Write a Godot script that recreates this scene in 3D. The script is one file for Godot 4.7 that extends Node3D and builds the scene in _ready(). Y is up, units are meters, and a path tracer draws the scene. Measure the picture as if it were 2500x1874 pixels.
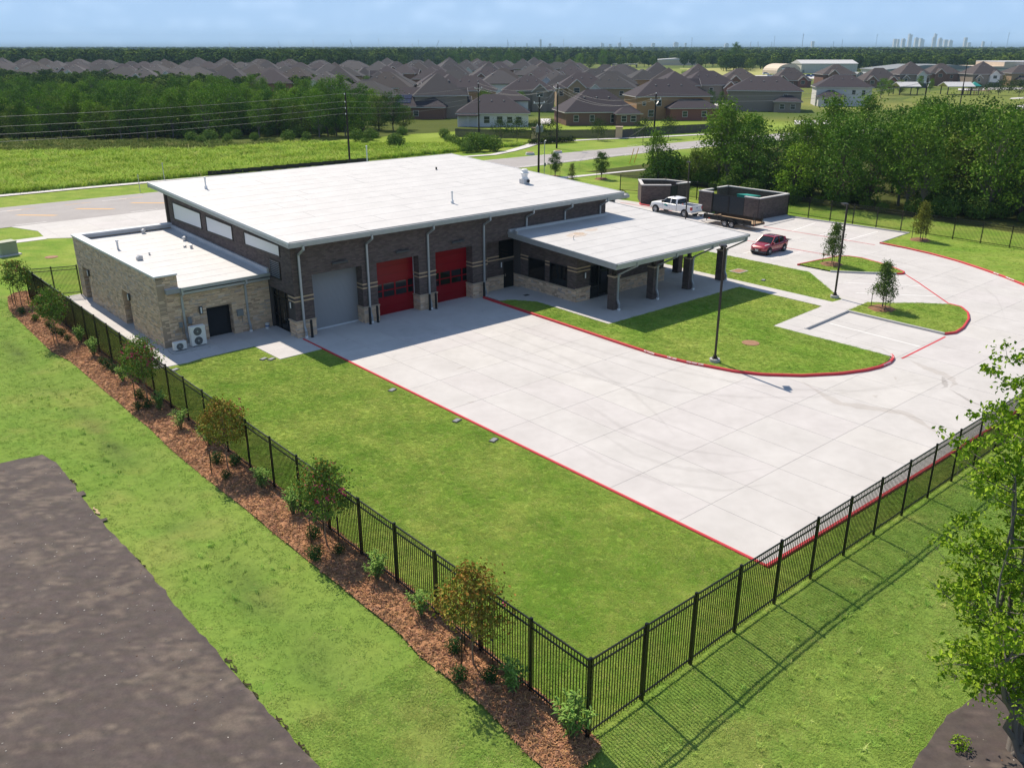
extends Node3D
# Aerial view of a small fire station. Plan coordinates: u runs along the front of the station, v away from it
# towards the road, h up, all in metres from the fence corner; W() turns them into Godot's axes.

class MB:
	var v := PackedVector3Array()
	var n := PackedVector3Array()
	var c := PackedColorArray()
	var t := PackedVector2Array()
	var col := Color(1, 1, 1)
	var xf := Transform3D()
	func tri(a: Vector3, b: Vector3, d: Vector3) -> void:
		var A := xf * a
		var B := xf * b
		var D := xf * d
		var nn := (B - A).cross(D - A).normalized()
		v.append(A); v.append(D); v.append(B)
		for i in 3:
			n.append(nn); c.append(col); t.append(Vector2.ZERO)
	func quad(a: Vector3, b: Vector3, d: Vector3, e: Vector3) -> void:
		tri(a, b, d)
		tri(a, d, e)
	func stri(a: Vector3, b: Vector3, d: Vector3, na: Vector3, nb: Vector3, nd: Vector3) -> void:
		v.append(xf * a); v.append(xf * d); v.append(xf * b)
		n.append((xf.basis * na).normalized()); n.append((xf.basis * nd).normalized()); n.append((xf.basis * nb).normalized())
		for i in 3:
			c.append(col); t.append(Vector2.ZERO)
	func box(p: Vector3, q: Vector3) -> void:
		var a := Vector3(minf(p.x, q.x), minf(p.y, q.y), minf(p.z, q.z))
		var b := Vector3(maxf(p.x, q.x), maxf(p.y, q.y), maxf(p.z, q.z))
		var P := [Vector3(a.x, a.y, b.z), Vector3(b.x, a.y, b.z), Vector3(b.x, b.y, b.z), Vector3(a.x, b.y, b.z), Vector3(a.x, a.y, a.z), Vector3(b.x, a.y, a.z), Vector3(b.x, b.y, a.z), Vector3(a.x, b.y, a.z)]
		quad(P[0], P[1], P[2], P[3])
		quad(P[5], P[4], P[7], P[6])
		quad(P[4], P[0], P[3], P[7])
		quad(P[1], P[5], P[6], P[2])
		quad(P[3], P[2], P[6], P[7])
		quad(P[4], P[5], P[1], P[0])
	# a box given in plan: u0..u1, v0..v1, h0..h1
	func ub(u0: float, u1: float, v0: float, v1: float, h0: float, h1: float) -> void:
		box(Vector3(u0, h0, -v1), Vector3(u1, h1, -v0))
	# box with chamfered vertical and top edges
	func cbox(p: Vector3, q: Vector3, k: float) -> void:
		var pts := PackedVector2Array([Vector2(p.x + k, p.z), Vector2(q.x - k, p.z), Vector2(q.x, p.z + k), Vector2(q.x, q.z - k), Vector2(q.x - k, q.z), Vector2(p.x + k, q.z), Vector2(p.x, q.z - k), Vector2(p.x, p.z + k)])
		var m := (p + q) * 0.5
		var top: Array[Vector3] = []
		for i in 8:
			var a := pts[i]
			var b := pts[(i + 1) % 8]
			quad(Vector3(b.x, p.y, b.y), Vector3(a.x, p.y, a.y), Vector3(a.x, q.y - k, a.y), Vector3(b.x, q.y - k, b.y))
			top.append(Vector3(a.x + (k if a.x < m.x else -k), q.y, a.y + (k if a.y < m.z else -k)))
		for i in 8:
			var a := pts[i]
			var b := pts[(i + 1) % 8]
			quad(Vector3(b.x, q.y - k, b.y), Vector3(a.x, q.y - k, a.y), top[i], top[(i + 1) % 8])
		for i in range(1, 7):
			tri(top[0], top[i + 1], top[i])
	# straight bar of rectangular section between two points
	func bar(a: Vector3, b: Vector3, w: float, d: float, up := Vector3.UP) -> void:
		var z := (b - a).normalized()
		if absf(z.dot(up)) > 0.98:
			up = Vector3(0, 0, 1) if absf(z.z) < 0.9 else Vector3(1, 0, 0)
		var x := up.cross(z).normalized() * w * 0.5
		var y := z.cross(x).normalized() * d * 0.5
		var P := [a - x - y, a + x - y, a + x + y, a - x + y, b - x - y, b + x - y, b + x + y, b - x + y]
		quad(P[4], P[5], P[6], P[7])
		quad(P[1], P[0], P[3], P[2])
		quad(P[0], P[4], P[7], P[3])
		quad(P[5], P[1], P[2], P[6])
		quad(P[7], P[6], P[2], P[3])
		quad(P[0], P[1], P[5], P[4])
	func bars(pts: Array, w: float, d: float, up := Vector3.UP) -> void:
		for i in pts.size() - 1:
			bar(pts[i], pts[i + 1], w, d, up)
	# smooth tapering tube along points
	func tube(pts: Array, rad: Array, sides := 6, cap := true) -> void:
		var rings := []
		var norms := []
		var side := Vector3(1, 0, 0)
		for i in pts.size():
			var dir: Vector3 = (pts[mini(i + 1, pts.size() - 1)] - pts[maxi(i - 1, 0)]).normalized()
			if absf(dir.dot(side)) > 0.95:
				side = Vector3(0, 0, 1) if absf(dir.z) < 0.9 else Vector3(0, 1, 0)
			var x := side - dir * side.dot(dir)
			x = x.normalized()
			side = x
			var y := dir.cross(x)
			var ring := []
			var nr := []
			for k in sides:
				var a := TAU * k / sides
				var o := x * cos(a) + y * sin(a)
				ring.append(pts[i] + o * rad[i])
				nr.append(o)
			rings.append(ring)
			norms.append(nr)
		for i in pts.size() - 1:
			for k in sides:
				var k2 := (k + 1) % sides
				stri(rings[i][k], rings[i][k2], rings[i + 1][k2], norms[i][k], norms[i][k2], norms[i + 1][k2])
				stri(rings[i][k], rings[i + 1][k2], rings[i + 1][k], norms[i][k], norms[i + 1][k2], norms[i + 1][k])
		if cap:
			var e := pts.size() - 1
			for k in range(1, sides - 1):
				tri(rings[e][0], rings[e][k], rings[e][k + 1])
				tri(rings[0][0], rings[0][k + 1], rings[0][k])
	# lathe: profile of (radius, height) about an axis through o along ax
	func lathe(o: Vector3, ax: Vector3, prof: Array, sides := 16) -> void:
		var x := ax.cross(Vector3(0.31, 0.2, 0.93)).normalized()
		var y := ax.cross(x).normalized()
		for i in prof.size() - 1:
			var p: Vector2 = prof[i]
			var q: Vector2 = prof[i + 1]
			for k in sides:
				var a := TAU * k / sides
				var b := TAU * (k + 1) / sides
				var oa := x * cos(a) + y * sin(a)
				var ob := x * cos(b) + y * sin(b)
				var P1 := o + oa * p.x + ax * p.y
				var P2 := o + ob * p.x + ax * p.y
				var Q1 := o + oa * q.x + ax * q.y
				var Q2 := o + ob * q.x + ax * q.y
				var sl := (q - p).normalized()
				var na := (oa * sl.y - ax * sl.x)
				var nb := (ob * sl.y - ax * sl.x)
				if p.x > 1e-5:
					stri(P1, P2, Q2, na, nb, nb)
				if q.x > 1e-5:
					stri(P1, Q2, Q1, na, nb, na)
	# flat polygon in plan (points u,v) facing up at height h
	func flat(pts: PackedVector2Array, h: float) -> void:
		var ix := Geometry2D.triangulate_polygon(pts)
		for i in range(0, ix.size(), 3):
			var a := pts[ix[i]]
			var b := pts[ix[i + 1]]
			var d := pts[ix[i + 2]]
			if (b - a).cross(d - a) < 0.0:
				var s := b
				b = d
				d = s
			tri(Vector3(a.x, h, -a.y), Vector3(b.x, h, -b.y), Vector3(d.x, h, -d.y))
	func prism(pts: PackedVector2Array, h0: float, h1: float) -> void:
		flat(pts, h1)
		if Geometry2D.is_polygon_clockwise(pts):
			pts = pts.duplicate()
			pts.reverse()
		for i in pts.size():
			var a := pts[i]
			var b := pts[(i + 1) % pts.size()]
			quad(Vector3(a.x, h0, -a.y), Vector3(b.x, h0, -b.y), Vector3(b.x, h1, -b.y), Vector3(a.x, h1, -a.y))
	# polygon given in a vertical plane: origin o, axes x and y, extruded back by depth along -z
	func slab(o: Vector3, x: Vector3, y: Vector3, pts: PackedVector2Array, depth: float) -> void:
		var z := x.cross(y).normalized()
		var ix := Geometry2D.triangulate_polygon(pts)
		for i in range(0, ix.size(), 3):
			var a := pts[ix[i]]
			var b := pts[ix[i + 1]]
			var d := pts[ix[i + 2]]
			if (b - a).cross(d - a) < 0.0:
				var s := b
				b = d
				d = s
			tri(o + x * a.x + y * a.y, o + x * b.x + y * b.y, o + x * d.x + y * d.y)
			tri(o + x * a.x + y * a.y - z * depth, o + x * d.x + y * d.y - z * depth, o + x * b.x + y * b.y - z * depth)
		var cw := Geometry2D.is_polygon_clockwise(pts)
		for i in pts.size():
			var a := pts[i]
			var b := pts[(i + 1) % pts.size()]
			if cw:
				var s := a
				a = b
				b = s
			var A := o + x * a.x + y * a.y
			var B := o + x * b.x + y * b.y
			quad(B, A, A - z * depth, B - z * depth)
	func mesh() -> ArrayMesh:
		var m := ArrayMesh.new()
		if v.is_empty():
			return m
		var arr := []
		arr.resize(Mesh.ARRAY_MAX)
		arr[Mesh.ARRAY_VERTEX] = v
		arr[Mesh.ARRAY_NORMAL] = n
		arr[Mesh.ARRAY_COLOR] = c
		arr[Mesh.ARRAY_TEX_UV] = t
		m.add_surface_from_arrays(Mesh.PRIMITIVE_TRIANGLES, arr)
		return m

var M := {}
var drive_node: Node3D
var taken := {}
var rng := RandomNumberGenerator.new()
var nz := FastNoiseLite.new()
var nz2 := FastNoiseLite.new()

func W(u: float, v: float, h := 0.0) -> Vector3:
	return Vector3(u, h, -v)
func V2(a: Array) -> PackedVector2Array:
	var p := PackedVector2Array()
	for i in range(0, a.size(), 2):
		p.append(Vector2(a[i], a[i + 1]))
	return p
func lin(r: float, g: float, b: float) -> Color:
	return Color(r, g, b).linear_to_srgb()
func R(a: float, b: float) -> float:
	return rng.randf_range(a, b)

func numbered(called: String) -> String:
	var k: int = taken.get(called, 0)
	taken[called] = k + 1
	return called if k == 0 else "%s_%03d" % [called, k]
func tag(o: Node3D, label: String, category: String, group := "") -> Node3D:
	o.set_meta("label", label)
	o.set_meta("category", category)
	if group:
		o.set_meta("group", group)
	return o
func thing(called: String, label: String, category: String, at := Vector3.ZERO, turn := 0.0, group := "") -> Node3D:
	var o := Node3D.new()
	o.name = numbered(called)
	add_child(o)
	o.position = at
	o.rotation.y = turn
	tag(o, label, category, group)
	return o
func part(parent: Node3D, called: String, mb: MB, m: Material, label := "") -> MeshInstance3D:
	var o := MeshInstance3D.new()
	o.name = called if parent != self else numbered(called)
	o.mesh = mb.mesh()
	o.material_override = m
	parent.add_child(o, true)
	if label:
		o.set_meta("label", label)
	return o
func share(parent: Node3D, called: String, mesh: Mesh, m: Material, xf: Transform3D) -> MeshInstance3D:
	var o := MeshInstance3D.new()
	o.name = called
	o.mesh = mesh
	o.material_override = m
	o.transform = xf
	parent.add_child(o, true)
	return o
func struct(called: String, mb: MB, m: Material) -> MeshInstance3D:
	var o := part(self, called, mb, m)
	o.set_meta("kind", "structure")
	return o
func copy_of(root: Node3D, at: Vector3, turn: float, scale := 1.0, label := "", group := "") -> Node3D:
	var r: Node3D = root.duplicate()
	var base: String = root.get_meta("base", String(root.name))
	r.name = numbered(base)
	add_child(r)
	r.position = at
	r.rotation = Vector3(0, turn, 0)
	r.scale = Vector3.ONE * scale
	if label:
		r.set_meta("label", label)
	if group:
		r.set_meta("group", group)
	return r
func stuff(o: Node3D) -> Node3D:
	o.set_meta("kind", "stuff")
	return o

func mat(key: String, c: Color, rough := 0.8, metal := 0.0, tex: Texture2D = null, scale := 1.0) -> StandardMaterial3D:
	var m := StandardMaterial3D.new()
	m.resource_name = key
	m.albedo_color = c
	m.roughness = rough
	m.metallic = metal
	if tex:
		m.albedo_texture = tex
		var lc := c.srgb_to_linear()
		var k: float = 1.0 / float(tex.get_meta("mid"))
		m.albedo_color = lin(lc.r * k, lc.g * k, lc.b * k)
		m.uv1_triplanar = true
		m.uv1_world_triplanar = true
		m.uv1_scale = Vector3.ONE * scale
	M[key] = m
	return m
func vmat(key: String, rough := 0.8, tex: Texture2D = null, scale := 1.0) -> StandardMaterial3D:
	var m := mat(key, Color(1, 1, 1), rough, 0.0, tex, scale)
	m.vertex_color_use_as_albedo = true
	return m

# a seamless grey-toned grain: layers of [seed, frequency, octaves, weight, noise type]; mean about `mid`
func grain(size: int, layers: Array, mid: float, tint := Vector3(0, 0, 0)) -> ImageTexture:
	var acc := PackedFloat32Array()
	acc.resize(size * size)
	acc.fill(mid)
	for l in layers:
		var f := FastNoiseLite.new()
		f.seed = l[0]
		f.frequency = l[1]
		f.fractal_octaves = l[2]
		f.noise_type = l[4] if l.size() > 4 else FastNoiseLite.TYPE_SIMPLEX_SMOOTH
		var im := f.get_seamless_image(size, size)
		im.convert(Image.FORMAT_L8)
		var d := im.get_data()
		var w: float = l[3]
		for i in size * size:
			acc[i] += w * (d[i] / 127.5 - 1.0)
	var lut := PackedByteArray()
	lut.resize(1001)
	for i in 1001:
		lut[i] = int(roundf(255.0 * Color(i / 1000.0, 0, 0).linear_to_srgb().r))
	var out := PackedByteArray()
	out.resize(size * size * 3)
	for i in size * size:
		var k := acc[i]
		var e := (k - mid) / maxf(mid, 0.01)
		out[i * 3] = lut[int(clampf(k + tint.x * e, 0, 1) * 1000)]
		out[i * 3 + 1] = lut[int(clampf(k + tint.y * e, 0, 1) * 1000)]
		out[i * 3 + 2] = lut[int(clampf(k + tint.z * e, 0, 1) * 1000)]
	var img := Image.create_from_data(size, size, false, Image.FORMAT_RGB8, out)
	var tex := ImageTexture.create_from_image(img)
	tex.set_meta("mid", mid)
	return tex

func materials() -> void:
	var tg := grain(512, [[1, 0.05, 3, 0.10], [2, 0.22, 2, 0.26], [3, 0.012, 2, 0.10]], 0.70, Vector3(0.06, 0.0, -0.03))
	var tc := grain(768, [[4, 0.005, 4, 0.06], [5, 0.02, 4, 0.035], [6, 0.35, 1, 0.03]], 0.88, Vector3(0.0, 0.02, 0.05))
	var ta := grain(768, [[7, 0.008, 5, 0.10], [8, 0.03, 4, 0.09], [9, 0.4, 1, 0.13]], 0.70, Vector3(0.02, 0.0, -0.05))
	var tr := grain(512, [[10, 0.006, 5, 0.07], [11, 0.05, 3, 0.035]], 0.90)
	var tm := grain(512, [[12, 0.06, 3, 0.2], [13, 0.25, 2, 0.3]], 0.62, Vector3(0.1, 0.0, -0.06))
	var ts := grain(512, [[14, 0.05, 4, 0.12], [15, 0.3, 2, 0.12]], 0.80, Vector3(0.03, 0, -0.03))
	var tsh := grain(512, [[16, 0.03, 3, 0.08], [17, 0.3, 2, 0.16]], 0.78)
	vmat("lawn", 0.95, tg, 0.45).metallic_specular = 0.15
	var gb := vmat("blade", 0.9)
	gb.metallic_specular = 0.15
	gb.backlight_enabled = true
	gb.backlight = Color(0.4, 0.5, 0.12)
	for i in 4:
		var k: float = [0.50, 0.492, 0.51, 0.497][i]
		mat("slab%d" % i, lin(k * [1.0, 1.01, 1.0, 1.0][i], k * 0.965, k * [0.93, 0.94, 0.92, 0.93][i]), 0.85, 0.0, tc, 0.08)
	mat("joint", lin(0.38, 0.36, 0.33), 0.95)
	mat("walk", lin(0.54, 0.52, 0.505), 0.85, 0.0, tc, 0.1)
	mat("kerb_grey", lin(0.42, 0.41, 0.40), 0.85, 0.0, tc, 0.2)
	mat("road", lin(0.33, 0.31, 0.30), 0.9, 0.0, tc, 0.06)
	vmat("asphalt", 0.92, ta, 0.35)
	mat("dust", lin(0.26, 0.20, 0.15), 0.95, 0.0, ta, 0.3)
	mat("red_paint", lin(0.55, 0.035, 0.045), 0.55, 0.0, ts, 0.7)
	mat("white_paint", lin(0.78, 0.78, 0.76), 0.7, 0.0, ts, 0.5)
	mat("yellow_paint", lin(0.65, 0.33, 0.05), 0.7, 0.0, ts, 0.5)
	mat("letter_white", lin(0.8, 0.78, 0.76), 0.7)
	mat("membrane", lin(0.53, 0.522, 0.512), 0.6, 0.0, tr, 0.12)
	mat("membrane2", lin(0.52, 0.515, 0.51), 0.6, 0.0, tr, 0.15)
	mat("seam", lin(0.30, 0.30, 0.30), 0.7)
	mat("trim", lin(0.36, 0.38, 0.39), 0.45, 0.3, tr, 0.4)
	mat("trim_light", lin(0.62, 0.63, 0.64), 0.5)
	vmat("brick", 0.85)
	mat("mortar", lin(0.07, 0.06, 0.057), 0.95)
	mat("stone_mortar", lin(0.36, 0.27, 0.19), 0.95)
	for i in 8:
		var cc: Array = [[0.66, 0.475, 0.32], [0.59, 0.42, 0.285], [0.70, 0.53, 0.37], [0.52, 0.375, 0.26], [0.55, 0.445, 0.36], [0.47, 0.33, 0.225], [0.66, 0.49, 0.335], [0.48, 0.385, 0.32]][i]
		mat("stone%d" % i, lin(cc[0], cc[1], cc[2]), 0.9, 0.0, ts, 0.9)
	vmat("stones", 0.9, ts, 0.9)
	mat("cap_stone", lin(0.46, 0.35, 0.25), 0.85, 0.0, ts, 0.8)
	mat("band_stone", lin(0.50, 0.36, 0.22), 0.85, 0.0, ts, 0.8)
	mat("red_door", lin(0.22, 0.005, 0.010), 0.25).metallic_specular = 0.32
	mat("dark_glass", lin(0.006, 0.007, 0.008), 0.06)
	mat("frosted", lin(0.70, 0.71, 0.72), 0.35)
	mat("black_metal", lin(0.012, 0.012, 0.013), 0.45, 0.2)
	mat("black_fence", lin(0.010, 0.010, 0.011), 0.32, 0.2)
	mat("grey_shutter", lin(0.30, 0.30, 0.30), 0.5, 0.3)
	mat("bronze", lin(0.030, 0.024, 0.020), 0.45, 0.3)
	mat("dark_grey", lin(0.05, 0.052, 0.055), 0.6)
	mat("box_grey", lin(0.20, 0.215, 0.22), 0.65)
	mat("white_plastic", lin(0.72, 0.71, 0.68), 0.5)
	mat("pvc", lin(0.75, 0.75, 0.74), 0.5)
	mat("galv", lin(0.50, 0.51, 0.52), 0.4, 0.6)
	mat("rust_stain", lin(0.62, 0.42, 0.22), 0.8)
	vmat("mulch", 0.95, tm, 0.6)
	vmat("chip", 0.9)
	var lf := vmat("leaf", 0.75)
	lf.metallic_specular = 0.25
	lf.backlight_enabled = true
	lf.backlight = Color(0.45, 0.55, 0.12)
	vmat("bark", 0.9, ts, 1.2)
	vmat("vcol", 0.8)
	vmat("wall", 0.85, ts, 0.5)
	vmat("shingle", 0.93, tsh, 0.7)
	mat("wood_fence", lin(0.085, 0.078, 0.075), 0.95, 0.0, ts, 0.8)
	mat("wood_pole", lin(0.030, 0.022, 0.018), 0.95, 0.0, ts, 1.0)
	mat("wire", lin(0.24, 0.24, 0.24), 0.6, 0.3)
	mat("pane", lin(0.02, 0.035, 0.036), 0.08)
	mat("house_trim", lin(0.60, 0.58, 0.55), 0.7)
	mat("tyre", lin(0.014, 0.014, 0.015), 0.85)
	mat("rim", lin(0.45, 0.45, 0.46), 0.35, 0.6)
	var rc := mat("car_red", lin(0.30, 0.008, 0.02), 0.25, 0.1)
	rc.clearcoat_enabled = true
	rc.clearcoat_roughness = 0.05
	var wc := mat("car_white", lin(0.75, 0.75, 0.75), 0.3)
	wc.clearcoat_enabled = true
	mat("car_glass", lin(0.012, 0.018, 0.02), 0.04)
	mat("lamp_red", lin(0.45, 0.01, 0.01), 0.2)
	mat("chrome", lin(0.6, 0.6, 0.6), 0.15, 0.9)
	mat("planks", lin(0.34, 0.23, 0.13), 0.9, 0.0, ts, 1.0)
	mat("teal", lin(0.02, 0.30, 0.25), 0.5)
	mat("orange", lin(0.65, 0.07, 0.015), 0.6)
	mat("tarp_blue", lin(0.10, 0.16, 0.30), 0.7)
	mat("flower", lin(0.55, 0.03, 0.13), 0.6)
	mat("warehouse", lin(0.50, 0.49, 0.43), 0.7, 0.0, tr, 0.1)
	mat("tan_panel", lin(0.58, 0.48, 0.37), 0.7, 0.0, tr, 0.1)
	mat("skyline", lin(0.68, 0.68, 0.67), 0.5)
	vmat("far_leaf", 0.95).metallic_specular = 0.1
	mat("sand", lin(0.42, 0.31, 0.18), 0.95, 0.0, ts, 1.5)
	mat("solar", lin(0.012, 0.02, 0.06), 0.15)
	mat("brick_plain", lin(0.085, 0.066, 0.06), 0.9, 0.0, ts, 1.0)
	mat("rust_lid", lin(0.30, 0.16, 0.09), 0.85, 0.0, ts, 1.0)
	mat("cabinet", lin(0.30, 0.33, 0.24), 0.6)

# ---------- ground ----------
const DRIVE := [11.2, 38.6, 11.2, 1.75, 20, 1.6, 29, 1.5, 38, 1.55, 46, 2.2, 52, 4.0, 57, 7.0, 62, 11.4, 63.6, 13.65, 64.9, 15.8, 66.4, 18.6, 67.5, 21.5, 68.1, 24.3, 68.4, 27, 75.35, 27.4, 74.5, 41.9, 70.1, 42, 69.4, 50, 69.0, 57, 68.2, 66, 50, 66, 50, 38.6]
const LAWN_A := [26.5, 35.6, 26.4, 27.7, 26.3, 20.5, 26.75, 17.7, 27.6, 14.9, 28.4, 13.5, 29.95, 11.95, 31.95, 10.65, 33.65, 9.95, 34.75, 9.7, 36, 9.7, 36.9, 9.95, 37.1, 11.5, 37.0, 13.6, 36.95, 18.4, 43.8, 18.8, 43.9, 26.15, 28.6, 26.15, 28.7, 33.6, 27.6, 35.2]
const LAWN_B := [45.5, 18.85, 46.73, 18.8, 52.6, 25.1, 52.5, 37.4, 45.5, 37.4]
const ISLE_1 := [54.3, 27.2, 57, 26.9, 60.1, 26.5, 60.7, 25.9, 60.8, 24.8, 60.2, 22.7, 59.3, 20.8, 58.6, 19.75, 57.9, 19.8, 57.2, 20.5, 55.7, 22.2, 54.3, 24.1]
const ISLE_2 := [44.3, 17.0, 47.5, 17.15, 48.7, 15.8, 50.2, 14.5, 51.6, 12.8, 51.5, 11.9, 50.4, 11.0, 48.9, 10.3, 46.5, 9.7, 45.0, 9.6, 44.2, 10.0]
const RIGHT_LAWN := [62, 11.4, 63.6, 13.65, 64.9, 15.8, 66.4, 18.6, 67.5, 21.5, 68.1, 24.3, 68.4, 27, 75.3, 27.3, 75.6, 20, 75.4, 8, 75, -2, 55, -2, 46, 1.9, 52, 3.7, 57, 6.7]

func gh(u: float, v: float) -> float:
	# the lawn falls a little towards the fence corner and into a shallow swale outside the fence
	var y := -0.03
	y -= 0.26 * exp(-(u * u + v * v) / 30.0)
	var out_l := clampf((-u - 1.4) / 2.0, 0, 1) * clampf((v + 4) / 4.0, 0, 1)
	y -= 0.16 * out_l * exp(-pow((u + 4.0) / 1.5, 2.0)) * clampf((60.0 - v) / 10.0, 0, 1)
	var out_b := clampf((-v - 0.2) / 1.5, 0, 1)
	y -= 0.14 * out_b * exp(-pow((v + 3.4) / 1.8, 2.0))
	if u < 10.5 and v < 37.0 or v < 0.8:
		y += 0.025 * nz.get_noise_2d(u * 9.0, v * 9.0)
	if v > 108 and u < 130:
		y += 0.35 * maxf(0, nz.get_noise_2d(u * 3.0, v * 3.0)) * clampf((v - 117.0) / 6.0, 0, 1)
	# ditch between the road and the station, right of the building
	if u > 46:
		y -= 0.9 * exp(-pow((v - 87.0) / 2.4, 2.0)) * clampf((u - 60.0) / 12.0, 0, 1)
	return y

func lawn_tone(u: float, v: float) -> Color:
	var a := nz.get_noise_2d(u * 2.2, v * 2.2)
	var b := nz2.get_noise_2d(u * 9.0, v * 9.0)
	var s := nz2.get_noise_2d(u * 40.0, v * 40.0)
	var green := Color(0.145, 0.25, 0.034)
	var straw := Color(0.295, 0.335, 0.078)
	var k := clampf(0.36 + 0.34 * a + 0.42 * b + 0.35 * s, 0, 1)
	var c := green.lerp(straw, k)
	# strips left by the sod rolls and the mower
	var w := 0.06 * sin((u + 0.6 * a) * 2.6) * clampf(0.3 + b, 0, 1)
	# every roll of sod has taken a little differently
	var su := floorf((u - 0.35 * v) / 0.62)
	var sv := floorf((v + 0.35 * u + 0.8 * fmod(absf(su), 2.0)) / 1.9)
	w += 0.16 * (fmod(absf(sin(su * 127.1 + sv * 311.7) * 43758.5453), 1.0) - 0.5)
	return Color(c.r * (1 + w * 1.2), c.g * (1 + w), c.b * (1 + w))

func ground_tone(u: float, v: float) -> Color:
	var c := lawn_tone(u, v)
	var d := Vector2(u + 14, v + 13).length()
	var n1 := nz.get_noise_2d(u * 0.35, v * 0.35)
	if v < -0.1 or u < -1.4:
		# outside the fence: thinner grass, darker wet streaks along the swale, bare spots
		var g2 := Color(0.15, 0.235, 0.05)
		c = c.lerp(g2, 0.55)
		var w := exp(-pow((u + 4.1 + 0.5 * nz.get_noise_2d(0, v * 4.0)) / 0.55, 2.0)) * clampf(0.25 + 1.2 * nz2.get_noise_2d(u * 7.0, v * 5.0), 0, 1) if u < -1.4 else 0.0
		c = c.lerp(Color(0.075, 0.105, 0.035), w * 0.8)
		var bare := smoothstep(0.22, 0.5, nz2.get_noise_2d(u * 6.0 + 50, v * 6.0) + 0.35 * nz.get_noise_2d(u * 45.0, v * 45.0))
		c = c.lerp(Color(0.30, 0.27, 0.09), bare * 0.3)
	if v > 114.5:
		var m := Color(0.27, 0.335, 0.06)
		c = c.lerp(m, 0.7)
		c = c.lerp(Color(0.18, 0.25, 0.03), clampf(1.1 * nz2.get_noise_2d(u * 1.8, v * 2.6) + 0.16 + (0.5 if u > 66 else 0.0), 0, 0.8))
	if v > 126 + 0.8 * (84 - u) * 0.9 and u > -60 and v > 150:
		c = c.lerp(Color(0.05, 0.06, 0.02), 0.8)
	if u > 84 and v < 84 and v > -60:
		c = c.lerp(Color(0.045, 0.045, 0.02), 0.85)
	if d > 240:
		c = Color(0.085, 0.125, 0.03).lerp(Color(0.20, 0.21, 0.06), clampf(0.3 + 1.6 * n1, 0, 1))
	return c

func ground() -> void:
	var us := PackedFloat32Array()
	var vs := PackedFloat32Array()
	var grow := func(a: float, b: float, step: float) -> PackedFloat32Array:
		var lo := PackedFloat32Array()
		var x := a
		var s := step
		while x > -5600.0:
			s *= 1.17
			x = maxf(x - s, -5600.0)
			lo.append(x)
		lo.reverse()
		x = a
		while x < b:
			lo.append(x)
			x += step
		s = step
		while x < 6200.0:
			lo.append(x)
			s *= 1.17
			x += s
		lo.append(6200.0)
		return lo
	us = grow.call(-12.0, 100.0, 0.75)
	vs = grow.call(-16.0, 175.0, 0.75)
	var verts := PackedVector3Array()
	var cols := PackedColorArray()
	var idx := PackedInt32Array()
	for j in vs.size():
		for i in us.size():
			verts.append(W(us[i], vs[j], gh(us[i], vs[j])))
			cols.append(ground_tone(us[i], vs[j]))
	var nu := us.size()
	for j in vs.size() - 1:
		for i in nu - 1:
			var a := j * nu + i
			idx.append_array(PackedInt32Array([a, a + nu, a + 1, a + 1, a + nu, a + nu + 1]))
	var arr := []
	arr.resize(Mesh.ARRAY_MAX)
	var norms := PackedVector3Array()
	norms.resize(verts.size())
	norms.fill(Vector3.UP)
	for j in range(1, vs.size() - 1):
		for i in range(1, nu - 1):
			var a := j * nu + i
			norms[a] = (verts[a + 1] - verts[a - 1]).cross(verts[a + nu] - verts[a - nu]).normalized()
	arr[Mesh.ARRAY_VERTEX] = verts
	arr[Mesh.ARRAY_NORMAL] = norms
	arr[Mesh.ARRAY_COLOR] = cols
	arr[Mesh.ARRAY_INDEX] = idx
	var m := ArrayMesh.new()
	m.add_surface_from_arrays(Mesh.PRIMITIVE_TRIANGLES, arr)
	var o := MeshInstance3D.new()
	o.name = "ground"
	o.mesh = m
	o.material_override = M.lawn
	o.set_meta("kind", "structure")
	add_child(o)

func inside(p: Vector2, a: Array) -> bool:
	return Geometry2D.is_point_in_polygon(p, V2(a))

# concrete laid in slabs: every slab a piece of its own over a dark joint bed
func slabs(parent: Node3D, outer: PackedVector2Array, us: Array, vs: Array, h: float, keep_out: Array, gap := 0.008) -> void:
	for i in us.size() - 1:
		for j in vs.size() - 1:
			var cell := V2([us[i] + gap, vs[j] + gap, us[i + 1] - gap, vs[j] + gap, us[i + 1] - gap, vs[j + 1] - gap, us[i] + gap, vs[j + 1] - gap])
			var covered := false
			for k in keep_out:
				var all_in := true
				for p in cell:
					if not Geometry2D.is_point_in_polygon(p, k):
						all_in = false
				covered = covered or all_in
			if covered:
				continue
			for piece in Geometry2D.intersect_polygons(cell, outer):
				if Geometry2D.triangulate_polygon(piece).is_empty():
					continue
				var mb := MB.new()
				mb.prism(piece, h - 0.03, h + R(-0.001, 0.001))
				part(parent, "slab", mb, M["slab%d" % (rng.randi() % 4)])

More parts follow.
